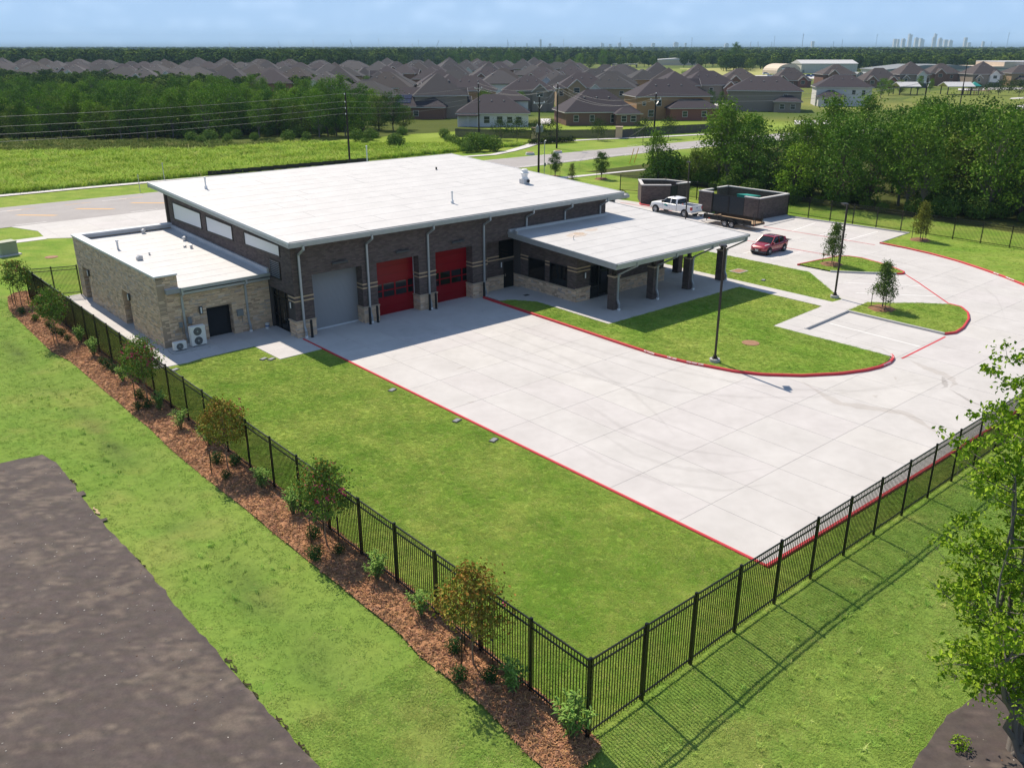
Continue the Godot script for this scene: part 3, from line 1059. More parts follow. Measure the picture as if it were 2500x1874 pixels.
func downspout(parent: Node3D, u: float, vg: float, hg: float, vw: float, hw: float, h_end: float, kick := true) -> void:
	var mb := MB.new()
	var pts := [W(u, vg, hg), W(u, vg, hg - 0.28), W(u, vw, hw), W(u, vw, h_end + (0.75 if kick else 0.0))]
	if kick:
		pts.append_array([W(u, vw - 0.18, h_end + 0.42), W(u, vw - 0.18, h_end + 0.12)])
	mb.bars(pts, 0.13, 0.11, Vector3.UP)
	var o := part(parent, "downspout", mb, M.trim)
	if kick:
		mb = MB.new()
		mb.cbox(W(u, vw - 0.18, h_end) - Vector3(0.085, 0, 0.085), W(u, vw - 0.18, h_end + 0.13) + Vector3(0.085, 0, 0.085), 0.015)
		part(o, "boot", mb, M.pvc)

func sconce(at: Vector3, facing: float, label: String) -> void:
	var t := thing("wall_lamp", label, "wall lamp", at, facing, "wall lamps on the station")
	var mb := MB.new()
	mb.cbox(Vector3(-0.11, -0.24, -0.01), Vector3(0.11, 0.24, 0.09), 0.012)
	part(t, "housing", mb, M.dark_grey)
	mb = MB.new()
	mb.cbox(Vector3(-0.05, -0.2, 0.08), Vector3(0.05, 0.2, 0.13), 0.02)
	part(t, "diffuser", mb, M.frosted)

func station() -> void:
	var s := thing("fire_station", "single storey fire station with white roofs, dark brick and tan stone walls", "building")
	# core walls as mortar-coloured bodies, bricks laid over them
	var front_holes := [[1.4, 5.2, -1, 4.07], [6.4, 9.95, -1, 4.07], [11.45, 14.9, -1, 4.07], [16.3, 19.75, -1, 4.1]]
	var w := MB.new()
	# piers, lintels and upper wall of the front as boxes
	for p in [[11.0, 12.4], [16.2, 17.4], [20.95, 22.45], [25.9, 27.3]]:
		w.ub(p[0], p[1], 37.75, 38.7, 0, 4.07)
	w.ub(11.0, 40.4, 37.75, 38.7, 4.07, 6.36)
	w.ub(30.75, 40.4, 37.75, 38.7, 0, 4.07)
	var fw := part(s, "front_wall", w, M.mortar)
	brickwork(fw, W(11.0, 37.75, 0), XU, 29.4, 6.3, front_holes + [[0, 1.5, -1, 1.1], [5.1, 6.5, -1, 1.1], [9.9, 11.5, -1, 1.1], [14.85, 16.35, -1, 1.1], [19.75, 29.5, -1, 4.1]])
	# reveals of the bays: bricks on the jambs that look to -u
	for e in [[17.4, 4.07], [22.45, 4.07], [27.3, 4.07]]:
		pass
	for e in [[16.2, 0.0], [20.95, 0.0], [25.9, 0.0]]:
		brickwork(fw, W(e[0], 38.55, 1.1), XV, 0.8, 2.95)
	# left wall above the side wing
	w = MB.new()
	w.slab(W(11.0, 58.3, 0), XV, Vector3.UP, V2([0, 0, 17.1, 0, 17.1, 2.85, 20.55, 2.85, 20.55, 6.3, 0, 7.25]), 0.3)
	var lw := part(s, "left_wall", w, M.mortar)
	var wins := [[0.95, 6.45, 5.15, 6.5], [7.4, 11.95, 5.15, 6.3], [13.9, 19.1, 5.2, 6.1]]
	brickwork(lw, W(11.0, 58.3, 0), XV, 20.55, 7.2, [[0, 20.55, -1, 2.85], [0, 17.1, 2.8, 3.6]] + wins + [[17.6, 18.95, 3.65, 4.82]], 7.2, 0.046)
	w = MB.new()
	w.ub(40.1, 40.4, 38.7, 60.0, 0, 6.5)
	w.ub(11.3, 40.1, 59.7, 60.0, 0, 6.9)
	part(s, "rear_wall", w, M.brick_plain)
	# clerestory windows: white panels in dark frames
	for q in wins:
		var y := func(x: float) -> float: return q[3] - 0.025 * (x - q[0])
		var wi := MB.new()
		var pane := V2([q[0] + 0.06, q[2] + 0.06, q[1] - 0.06, q[2] + 0.06, q[1] - 0.06, y.call(q[1]) - 0.06, q[0] + 0.06, q[3] - 0.06])
		wi.slab(W(11.0, 58.3, 0) + Vector3(0.0, 0, 0), XV, Vector3.UP, pane, 0.02)
		var fr := MB.new()
		var A := Vector3(10.975, 0, -58.3)
		var c := [A + XV * q[0] + Vector3.UP * q[2], A + XV * q[1] + Vector3.UP * q[2], A + XV * q[1] + Vector3.UP * y.call(q[1]), A + XV * q[0] + Vector3.UP * q[3]]
		for i in 4:
			fr.bar(c[i], c[(i + 1) % 4], 0.07, 0.07)
		var f := part(s, "window", fr, M.bronze)
		var po := part(f, "pane", wi, M.frosted)
		po.position.x = -0.012
	# louvre
	var lv := MB.new()
	for k in 9:
		lv.bar(W(10.96, 39.4, 3.75 + k * 0.125), W(10.96, 40.65, 3.75 + k * 0.125), 0.1, 0.018, Vector3(0.6, 1, 0))
	var lo := ubox(s, "louvre", M.bronze, [10.93, 11.0, 39.3, 39.38, 3.62, 4.85, 10.93, 11.0, 40.68, 40.76, 3.62, 4.85, 10.93, 11.0, 39.38, 40.68, 4.77, 4.85, 10.93, 11.0, 39.38, 40.68, 3.62, 3.7, 10.985, 11.0, 39.38, 40.68, 3.7, 4.77])
	part(lo, "blade", lv, M.trim)
	# stone bases of the piers, with caps and bands
	for p in [[10.92, 12.4], [16.12, 17.4], [20.88, 22.45], [25.82, 27.36]]:
		var b := ubox(s, "stone_base", M.stone_mortar, [p[0] + 0.03, p[1], 37.66, 38.62, 0, 1.06])
		stonework(b, W(p[0] + 0.03, 37.66, 0), XU, p[1] - p[0] - 0.03, 1.06)
		stonework(b, W(p[0] + 0.03, 38.62, 0), XV, 0.96, 1.06)
		var cp := MB.new()
		cp.cbox(W(p[0] - 0.04, 38.66, 1.06), W(p[1] + 0.03, 37.59, 1.15), 0.015)
		part(b, "cap", cp, M.cap_stone)
		for hb in [2.42, 2.70]:
			var bd := ubox(s, "stone_band", M.band_stone, [p[0] + 0.05, p[1] + 0.02, 37.725, 38.58, hb, hb + 0.085])
	# bay doors
	var rd := MB.new()
	for k in 52:
		var h0 := 0.09 + k * 0.0765
		rd.quad(W(12.35, 38.5, h0), W(16.25, 38.5, h0), W(16.25, 38.475, h0 + 0.038), W(12.35, 38.475, h0 + 0.038))
		rd.quad(W(12.35, 38.475, h0 + 0.038), W(16.25, 38.475, h0 + 0.038), W(16.25, 38.5, h0 + 0.0765), W(12.35, 38.5, h0 + 0.0765))
	var g := part(s, "roller_door", rd, M.grey_shutter, "pale grey slatted roller door of the nearest bay")
	ubox(g, "bottom_bar", M.trim_light, [12.35, 16.25, 38.45, 38.5, 0.0, 0.09])
	for d in [17.4, 22.45]:
		var wd := 3.6
		var body := MB.new()
		var xs := [d + 0.12, d + 0.82, d + 0.94, d + 1.86, d + 1.98, d + 2.92, d + 3.04, d + 3.5]
		# panels with two rows of lights: sections stacked with fine joints
		for r in [[0.0, 0.6], [0.612, 1.24], [2.34, 2.9], [2.912, 3.5], [3.512, 4.1]]:
			body.ub(d - 0.05, d + wd, 38.5, 38.54, r[0], r[1])
		for r in [[1.252, 1.30], [1.72, 1.81], [2.28, 2.328]]:
			body.ub(d - 0.05, d + wd, 38.5, 38.54, r[0], r[1])
		var last: float = d - 0.05
		for k in range(0, 8, 2):
			body.ub(last, xs[k], 38.501, 38.539, 1.30, 2.28)
			last = xs[k + 1]
		body.ub(last, d + wd, 38.501, 38.539, 1.30, 2.28)
		var rdo := part(s, "bay_door", body, M.red_door, "glossy red sectional bay door with two rows of lights")
		for k in range(0, 8, 2):
			for r in [[1.30, 1.72], [1.81, 2.28]]:
				ubox(rdo, "pane", M.dark_glass, [xs[k], xs[k + 1], 38.52, 38.53, r[0], r[1]])
		ubox(rdo, "track", M.trim_light, [d + wd - 0.06, d + wd + 0.0, 38.40, 38.49, 0, 4.0])
	ubox(s, "bay_interior", M.dark_grey, [12.3, 26.0, 38.6, 38.66, 0, 4.2])
	# recess with the side door
	w = MB.new()
	w.ub(27.3, 30.8, 38.55, 38.68, 0, 4.2)
	var rw := part(s, "recess_wall", w, M.mortar)
	brickwork(rw, W(27.3, 38.55, 0), XU, 3.45, 4.1, [[0, 2.3, -1, 1.05], [2.35, 3.35, -1, 2.15], [1.85, 3.4, 2.2, 3.9]])
	var sb := ubox(s, "stone_base", M.stone_mortar, [27.3, 29.6, 38.47, 38.54, 0, 1.0])
	stonework(sb, W(27.3, 38.47, 0), XU, 2.3, 1.0)
	ubox(sb, "cap", M.cap_stone, [27.3, 29.62, 38.42, 38.546, 1.0, 1.09])
	ubox(s, "stone_band", M.band_stone, [27.3, 29.15, 38.50, 38.552, 2.62, 2.70, 27.3, 30.75, 38.50, 38.552, 2.36, 2.44])
	var dd := ubox(s, "door", M.black_metal, [29.65, 30.65, 38.50, 38.549, 0, 2.13])
	ubox(dd, "handle", M.chrome, [29.74, 29.80, 38.45, 38.5, 0.95, 1.15])
	ubox(s, "window", M.dark_glass, [29.17, 30.7, 38.52, 38.549, 2.46, 3.9])
	# storefront below the left wall
	var sf := ubox(s, "storefront", M.black_metal, [11.18, 11.26, 38.62, 38.70, 0, 2.85, 11.18, 11.26, 41.12, 41.2, 0, 2.85, 11.18, 11.26, 39.42, 39.5, 0, 2.85, 11.18, 11.26, 40.4, 40.48, 0, 2.85, 11.18, 11.26, 38.7, 41.12, 2.77, 2.85, 11.18, 11.26, 38.7, 41.12, 2.2, 2.28, 11.18, 11.26, 38.7, 41.12, 0, 0.1, 11.18, 11.26, 38.7, 39.42, 0.9, 0.98, 11.18, 11.26, 40.48, 41.12, 0.9, 0.98])
	for q in [[38.7, 39.42, 0.1, 0.9], [38.7, 39.42, 0.98, 2.2], [40.48, 41.12, 0.1, 0.9], [40.48, 41.12, 0.98, 2.2], [39.5, 40.4, 0.1, 2.2], [38.7, 39.42, 2.28, 2.77], [39.5, 40.4, 2.28, 2.77], [40.48, 41.12, 2.28, 2.77]]:
		ubox(sf, "pane", M.dark_glass, [11.21, 11.23, q[0], q[1], q[2], q[3]])
	ubox(sf, "handle", M.chrome, [11.1, 11.14, 39.62, 39.66, 0.8, 1.5])
	ubox(s, "lobby_wall", M.dark_grey, [13.2, 13.3, 38.7, 41.4, 0, 2.85, 11.3, 13.2, 41.3, 41.4, 0, 2.85])
	# main roof
	var dk := deck(s, 10.5, 41.5, 36.9, 6.6, 60.8, 7.7, 0.34, M.seam)
	roof_sheets(dk, 10.52, 41.48, 36.92, 6.602, 60.78, 7.7, 1.84, M.membrane)
	var fa := MB.new()
	fa.ub(10.46, 41.54, 36.74, 36.9, 6.36, 6.56)
	fa.ub(10.46, 41.54, 36.84, 36.9, 6.22, 6.36)
	part(s, "gutter", fa, M.trim)
	for e in [10.44, 41.5]:
		fa = MB.new()
		fa.slab(W(e + 0.06, 0, 0), Vector3(0, 0, -1), Vector3.UP, V2([36.76, 6.24, 60.86, 7.36, 60.86, 7.56, 36.76, 6.44]), 0.06)
		part(s, "fascia", fa, M.trim)
		fa = MB.new()
		fa.slab(W(e + 0.07, 0, 0), Vector3(0, 0, -1), Vector3.UP, V2([36.74, 6.45, 60.88, 7.57, 60.88, 7.735, 36.74, 6.625]), 0.08)
		part(s, "roof_edge", fa, M.trim_light)
	fa = MB.new()
	fa.ub(10.44, 41.56, 60.8, 60.88, 7.3, 7.73)
	part(s, "fascia", fa, M.trim)
	for u in [11.48, 16.6, 21.72, 26.92]:
		downspout(s, u, 36.82, 6.3, 37.6, 5.55, 0.0)
	for u in [31.3, 35.5, 39.65]:
		downspout(s, u, 36.82, 6.3, 37.66, 5.6, 4.8, false)
	for u in [[13.85, 15.05], [18.95, 20.1], [23.85, 25.0]]:
		var fx := MB.new()
		fx.bar(W(u[0], 37.55, 4.62), W(u[1], 37.55, 4.62), 0.09, 0.13)
		fx.ub(u[0] + 0.2, u[0] + 0.3, 37.58, 37.75, 4.58, 4.66)
		fx.ub(u[1] - 0.3, u[1] - 0.2, 37.58, 37.75, 4.58, 4.66)
		part(s, "linear_light", fx, M.dark_grey)
	side_wing(s)
	office(s)
	roof_things()
	sconce(W(10.98, 38.15, 2.2), -PI / 2, "slim wall lamp on the brick corner pier beside the glazed door")
	sconce(W(29.35, 38.54, 1.95), 0, "slim wall lamp beside the dark side door in the brick recess")
	sconce(W(31.55, 31.38, 2.1), 0, "slim wall lamp on the brick corner under the flat canopy")
	sconce(W(6.1, 41.3, 2.1), 0, "slim wall lamp on the stone wall beside the dark roll-up door")
	sconce(W(3.46, 46.8, 2.3), -PI / 2, "slim wall lamp by the nearer recessed door in the long stone wall")
	sconce(W(3.46, 55.6, 2.3), -PI / 2, "slim wall lamp by the farther recessed door in the long stone wall")
	for p in [[11.82, 37.28, "beside the grey roller door, at the corner pier"], [16.34, 37.26, "left of the downspout between the grey and the red door"], [16.96, 37.26, "right of the downspout between the grey and the red door"], [21.49, 37.3, "left of the downspout between the two red doors"], [22.05, 37.3, "right of the downspout between the two red doors"], [26.63, 37.3, "left of the downspout beside the last red door"]]:
		var bo := thing("bollard", "black round bollard " + p[2], "bollard", W(p[0], p[1], 0), 0, "bollards guarding the bay piers")
		var bm := MB.new()
		bm.lathe(Vector3.ZERO, Vector3.UP, [Vector2(0.085, 0), Vector2(0.085, 1.15), Vector2(0.07, 1.2), Vector2(0.03, 1.225), Vector2(0, 1.23)], 14)
		part(bo, "post", bm, M.black_metal)
		bm = MB.new()
		bm.lathe(Vector3.ZERO, Vector3.UP, [Vector2(0.12, 0), Vector2(0.12, 0.02), Vector2(0.09, 0.03)], 14)
		part(bo, "base_ring", bm, M.dark_grey)

func side_wing(s: Node3D) -> void:
	var body := MB.new()
	# left wall with two door recesses
	var hs := [[46.95, 48.45], [56.0, 57.4]]
	var last := 41.35
	for q in hs:
		body.ub(3.53, 4.0, last, q[0], 0, 4.62)
		body.ub(3.53, 4.0, q[0], q[1], 2.45, 4.62)
		body.ub(4.0, 4.3, q[0], q[1], 2.45, 3.4)
		body.ub(4.3, 4.5, q[0], q[1], 0, 2.45)
		last = q[1]
	body.ub(3.53, 4.0, last, 58.6, 0, 4.62)
	body.ub(4.0, 11.0, 58.2, 58.6, 0, 4.62)
	var lw := part(s, "stone_wall", body, M.stone_mortar)
	stonework(lw, W(3.53, 58.6, 0), XV, 17.25, 4.62, [[58.6 - 48.45, 58.6 - 46.95, -1, 2.45], [58.6 - 57.4, 58.6 - 56.0, -1, 2.45]])
	for q in hs:
		stonework(lw, W(3.55, q[1], 0), XU, 0.75, 2.45)
		var d := ubox(s, "door", M.bronze, [4.22, 4.28, q[0] + 0.15, q[1] - 0.15, 0.02, 2.3])
		ubox(d, "frame", M.dark_grey, [4.2, 4.3, q[0] + 0.07, q[0] + 0.15, 0, 2.38, 4.2, 4.3, q[1] - 0.15, q[1] - 0.07, 0, 2.38, 4.2, 4.3, q[0] + 0.15, q[1] - 0.15, 2.3, 2.38])
		ubox(d, "handle", M.chrome, [4.16, 4.22, q[0] + 0.25, q[0] + 0.29, 0.95, 1.1])
	# front wall with the roll-up door
	body = MB.new()
	body.ub(4.5, 6.5, 41.38, 41.9, 0, 3.45)
	body.ub(8.25, 11.0, 41.38, 41.9, 0, 3.45)
	body.ub(6.5, 8.25, 41.38, 41.9, 2.1, 3.45)
	body.ub(3.53, 4.5, 41.38, 41.5, 0, 4.62)
	body.ub(4.5, 4.88, 41.38, 42.2, 3.45, 4.62)
	var fw := part(s, "stone_wall", body, M.stone_mortar)
	stonework(fw, W(3.53, 41.38, 0), XU, 7.47, 4.62, [[2.97, 4.72, -1, 2.1], [1.35, 7.5, 3.42, 5]])
	stonework(fw, W(8.25, 41.9, 0), XV, 0.5, 2.1)
	var rd := MB.new()
	for k in 26:
		var h0 := 0.06 + k * 0.0785
		rd.quad(W(6.5, 41.86, h0), W(8.25, 41.86, h0), W(8.25, 41.84, h0 + 0.04), W(6.5, 41.84, h0 + 0.04))
		rd.quad(W(6.5, 41.84, h0 + 0.04), W(8.25, 41.84, h0 + 0.04), W(8.25, 41.86, h0 + 0.0785), W(6.5, 41.86, h0 + 0.0785))
	var ro := part(s, "roller_door", rd, M.black_metal, "small near black roll-up door in the stone wall")
	ubox(ro, "bottom_bar", M.black_metal, [6.5, 8.25, 41.82, 41.87, 0, 0.06])
	# roof and parapets
	var dk := deck(s, 4.0, 11.0, 41.05, 3.82, 58.4, 4.3, 0.3, M.seam)
	roof_sheets(dk, 3.98, 10.98, 41.07, 3.822, 58.2, 4.3, 1.45, M.membrane2)
	var pa := MB.new()
	pa.ub(3.5, 4.02, 41.35, 58.62, 4.5, 4.62)
	pa.ub(3.55, 4.0, 42.2, 58.4, 3.9, 4.5)
	pa.ub(4.02, 11.0, 58.15, 58.62, 4.4, 4.62)
	var po := part(s, "parapet", pa, M.membrane2)
	pa = MB.new()
	pa.cbox(W(3.44, 58.68, 4.62), W(4.05, 41.3, 4.72), 0.02)
	part(po, "coping", pa, M.trim_light)
	pa = MB.new()
	pa.cbox(W(4.06, 58.68, 4.622), W(10.99, 58.1, 4.722), 0.02)
	part(po, "coping", pa, M.trim_light)
	pa = MB.new()
	pa.cbox(W(4.06, 42.25, 4.618), W(4.93, 41.3, 4.716), 0.02)
	part(po, "coping", pa, M.trim_light)
	# flashing upstand where the low roof meets the brick wall
	pa = MB.new()
	pa.slab(W(11.0, 0, 0), Vector3(0, 0, -1), Vector3.UP, V2([41.1, 3.8, 58.1, 4.28, 58.1, 4.62, 41.1, 4.12]), 0.14)
	part(po, "flashing", pa, M.membrane2)
	pa = MB.new()
	pa.ub(4.9, 11.0, 40.93, 41.05, 3.62, 3.84)
	pa.ub(4.9, 11.0, 41.05, 41.38, 3.36, 3.62)
	part(s, "gutter", pa, M.trim)
	for u in [4.98, 9.28]:
		downspout(s, u, 41.0, 3.66, 41.3, 3.3, 0.0)

func office(s: Node3D) -> void:
	# low front wing under the canopy
	var b := MB.new()
	b.ub(30.8, 31.05, 31.48, 38.7, 0, 4.2)
	b.ub(31.05, 40.9, 31.48, 31.75, 0, 4.1)
	b.ub(40.65, 40.9, 31.75, 38.7, 0, 4.2)
	var w := part(s, "low_wall", b, M.mortar)
	brickwork(w, W(30.8, 38.55, 0), XV, 7.07, 3.9, [[0, 7.2, -1, 1.04], [1.73, 3.62, 0.9, 2.67], [4.17, 6.08, 0.9, 2.67]])
	brickwork(w, W(30.8, 31.48, 0), XU, 10.1, 3.8, [[0, 10.2, -1, 1.1], [1.4, 3.45, 1.0, 2.7]])
	var sb := ubox(s, "stone_base", M.stone_mortar, [30.72, 30.8, 31.42, 38.55, 0, 0.98, 30.8, 32.2, 31.42, 31.48, 0, 1.08, 34.25, 40.95, 31.42, 31.48, 0, 1.08])
	stonework(sb, W(30.72, 38.5, 0), XV, 7.08, 0.98)
	stonework(sb, W(30.75, 31.41, 0), XU, 1.45, 1.08)
	stonework(sb, W(34.25, 31.41, 0), XU, 6.7, 1.08)
	ubox(sb, "cap", M.cap_stone, [30.66, 30.805, 31.5, 38.5, 0.98, 1.07, 30.66, 32.2, 31.34, 31.49, 1.08, 1.17, 34.25, 40.98, 31.34, 31.49, 1.08, 1.17])
	for h in [2.38, 2.64]:
		ubox(s, "stone_band", M.band_stone, [30.77, 30.805, 36.85, 38.5, h, h + 0.085, 30.77, 30.805, 34.42, 34.9, h, h + 0.085, 30.77, 30.805, 31.5, 32.45, h, h + 0.085, 30.77, 32.2, 31.44, 31.485, h + 0.003, h + 0.088])
	for q in [[34.93, 36.82], [32.47, 34.38]]:
		var f := ubox(s, "window", M.black_metal, [30.76, 30.84, q[0], q[0] + 0.07, 1.07, 2.66, 30.76, 30.84, q[1] - 0.07, q[1], 1.07, 2.66, 30.76, 30.84, q[0] + 0.07, q[1] - 0.07, 2.59, 2.66, 30.76, 30.84, q[0] + 0.07, q[1] - 0.07, 1.07, 1.14])
		ubox(f, "pane", M.dark_glass, [30.785, 30.795, q[0] + 0.07, q[1] - 0.07, 1.14, 2.59])
	var e := ubox(s, "storefront", M.black_metal, [32.2, 32.28, 31.42, 31.5, 0.115, 2.7, 34.17, 34.25, 31.42, 31.5, 0.115, 2.7, 33.1, 33.18, 31.42, 31.5, 0.115, 2.7, 32.28, 34.17, 31.42, 31.5, 2.62, 2.7, 32.28, 33.1, 31.42, 31.5, 0.115, 0.2, 32.28, 33.1, 31.42, 31.5, 0.95, 1.03, 33.18, 34.17, 31.42, 31.5, 2.15, 2.23, 33.18, 34.17, 31.42, 31.5, 0.13, 0.35])
	for q in [[32.28, 33.1, 0.2, 0.95], [32.28, 33.1, 1.03, 2.62], [33.18, 34.17, 0.35, 2.15], [33.18, 34.17, 2.23, 2.62]]:
		ubox(e, "pane", M.dark_glass, [q[0], q[1], 31.455, 31.465, q[2], q[3]])
	# canopy roof
	var dk := deck(s, 29.5, 44.9, 26.45, 4.15, 37.75, 4.66, 0.42, M.seam, "canopy_roof")
	roof_sheets(dk, 29.52, 44.88, 26.47, 4.152, 37.72, 4.66, 1.42, M.membrane)
	var dk2 := deck(s, 40.42, 44.9, 37.751, 4.66, 44.0, 4.94, 0.42, M.seam, "canopy_roof")
	roof_sheets(dk2, 40.44, 44.88, 37.76, 4.66, 43.9, 4.94, 1.55, M.membrane)
	var g := MB.new()
	g.ub(29.42, 44.98, 26.28, 26.45, 3.98, 4.13)
	g.ub(29.5, 44.9, 26.40, 26.5, 3.72, 3.98)
	part(s, "gutter", g, M.trim)
	for q in [[29.40, 26.28, 4.16, 37.75, 4.67], [44.9, 26.28, 4.16, 43.9, 4.95]]:
		g = MB.new()
		g.slab(W(q[0] + 0.1, 0, 0), Vector3(0, 0, -1), Vector3.UP, V2([q[1], q[2] - 0.17, q[3], q[4] - 0.17, q[3], q[4] + 0.015, q[1], q[2] + 0.015]), 0.1)
		part(s, "fascia", g, M.trim)
		g = MB.new()
		g.slab(W(q[0] + 0.07 + (0.06 if q[0] < 35 else -0.06), 0, 0), Vector3(0, 0, -1), Vector3.UP, V2([q[1] + 0.14, q[2] - 0.42, q[3], q[4] - 0.42, q[3], q[4] - 0.17, q[1] + 0.14, q[2] - 0.17]), 0.07)
		part(s, "fascia", g, M.trim)
	# flashing against the upper wall, with its rounded end
	g = MB.new()
	g.ub(29.5, 40.4, 37.55, 37.75, 4.6, 4.86)
	for k in 8:
		var a := k * PI / 14.0
		var b2 := (k + 1) * PI / 14.0
		if k < 7:
			g.bar(W(29.5 + 0.9 - 0.9 * cos(a) - 0.0, 36.65 + 0.9 * sin(a), 4.72), W(29.5 + 0.9 - 0.9 * cos(b2), 36.65 + 0.9 * sin(b2), 4.72), 0.05, 0.26)
	part(s, "flashing", g, M.membrane2)
	# rust stain on the roof where water stands
	var st := mat("roof_rust", lin(0.65, 0.36, 0.10), 0.9)
	st.transparency = BaseMaterial3D.TRANSPARENCY_ALPHA
	st.albedo_color.a = 0.14
	for q in [[33.2, 34.0, 1.1, 0.75], [33.7, 34.2, 0.55, 0.45], [35.4, 34.5, 0.8, 0.4]]:
		var mb := MB.new()
		var p := PackedVector2Array()
		for k in 22:
			var a := TAU * k / 22
			p.append(Vector2(q[0] + cos(a) * q[2] * R(0.75, 1.0), q[1] + sin(a) * q[3] * R(0.75, 1.0)))
		var ix := Geometry2D.triangulate_polygon(p)
		for i in range(0, ix.size(), 3):
			var t := []
			for k in 3:
				var z: Vector2 = p[ix[i + k]]
				t.append(W(z.x, z.y, 4.15 + (z.y - 26.45) * 0.0451 + 0.012 + 0.003 * q[2]))
			mb.tri(t[0], t[1], t[2])
		for i in mb.n.size():
			mb.n[i] = Vector3.UP
		part(dk, "rust_stain", mb, st)
	# columns
	for q in [[31.3, 28.15, 1], [35.68, 28.18, 1], [40.0, 28.2, 1], [44.3, 28.2, 1], [43.7, 32.2, 0], [41.9, 34.6, 0]]:
		var c := ubox(s, "column", M.mortar, [q[0], q[0] + 0.58, q[1], q[1] + 0.6, 0.1, 2.56])
		brickwork(c, W(q[0], q[1], 0.1), XU, 0.58, 2.45)
		brickwork(c, W(q[0], q[1] + 0.6, 0.1), XV, 0.6, 2.45)
		var cp := MB.new()
		cp.cbox(W(q[0] - 0.06, q[1] + 0.66, 2.56), W(q[0] + 0.64, q[1] - 0.06, 2.65), 0.015)
		part(c, "cap", cp, M.cap_stone)
		ubox(c, "post", M.bronze, [q[0] + 0.18, q[0] + 0.4, q[1] + 0.18, q[1] + 0.42, 2.65, 3.9])
		if q[2] == 1:
			downspout(s, q[0] + 0.36, 26.36, 3.98, q[1] - 0.06, 2.72, 0.115)
	# far right wing
	var rw := ubox(s, "rear_wing", M.brick_plain, [40.4, 48.6, 44.2, 59.0, 0, 4.5])
	var d3 := deck(s, 40.42, 49.9, 43.7, 4.72, 59.6, 5.0, 0.3, M.seam)
	roof_sheets(d3, 40.44, 49.88, 43.72, 4.722, 59.5, 5.0, 1.8, M.membrane)
	g = MB.new()
	g.ub(40.42, 49.98, 43.55, 43.7, 4.42, 4.7)
	part(s, "gutter", g, M.trim)
	g = MB.new()
	g.ub(49.9, 49.98, 43.7, 59.6, 4.5, 4.8)
	part(s, "fascia", g, M.trim)
	downspout(s, 47.9, 43.6, 4.45, 44.14, 4.0, 0.0)

func vent(called: String, label: String, at: Vector3, prof: Array, m: Material, cap: Array = []) -> void:
	var t := thing(called, label, "roof vent", at)
	var mb := MB.new()
	mb.lathe(Vector3.ZERO, Vector3.UP, prof, 12)
	part(t, "pipe", mb, m)
	mb = MB.new()
	mb.lathe(Vector3.ZERO, Vector3.UP, [Vector2(0.2, -0.03), Vector2(0.17, 0.015), Vector2(0.09, 0.03)], 12)
	part(t, "flashing", mb, M.membrane2)
	if cap:
		mb = MB.new()
		mb.lathe(Vector3.ZERO, Vector3.UP, cap, 12)
		part(t, "cap", mb, m)

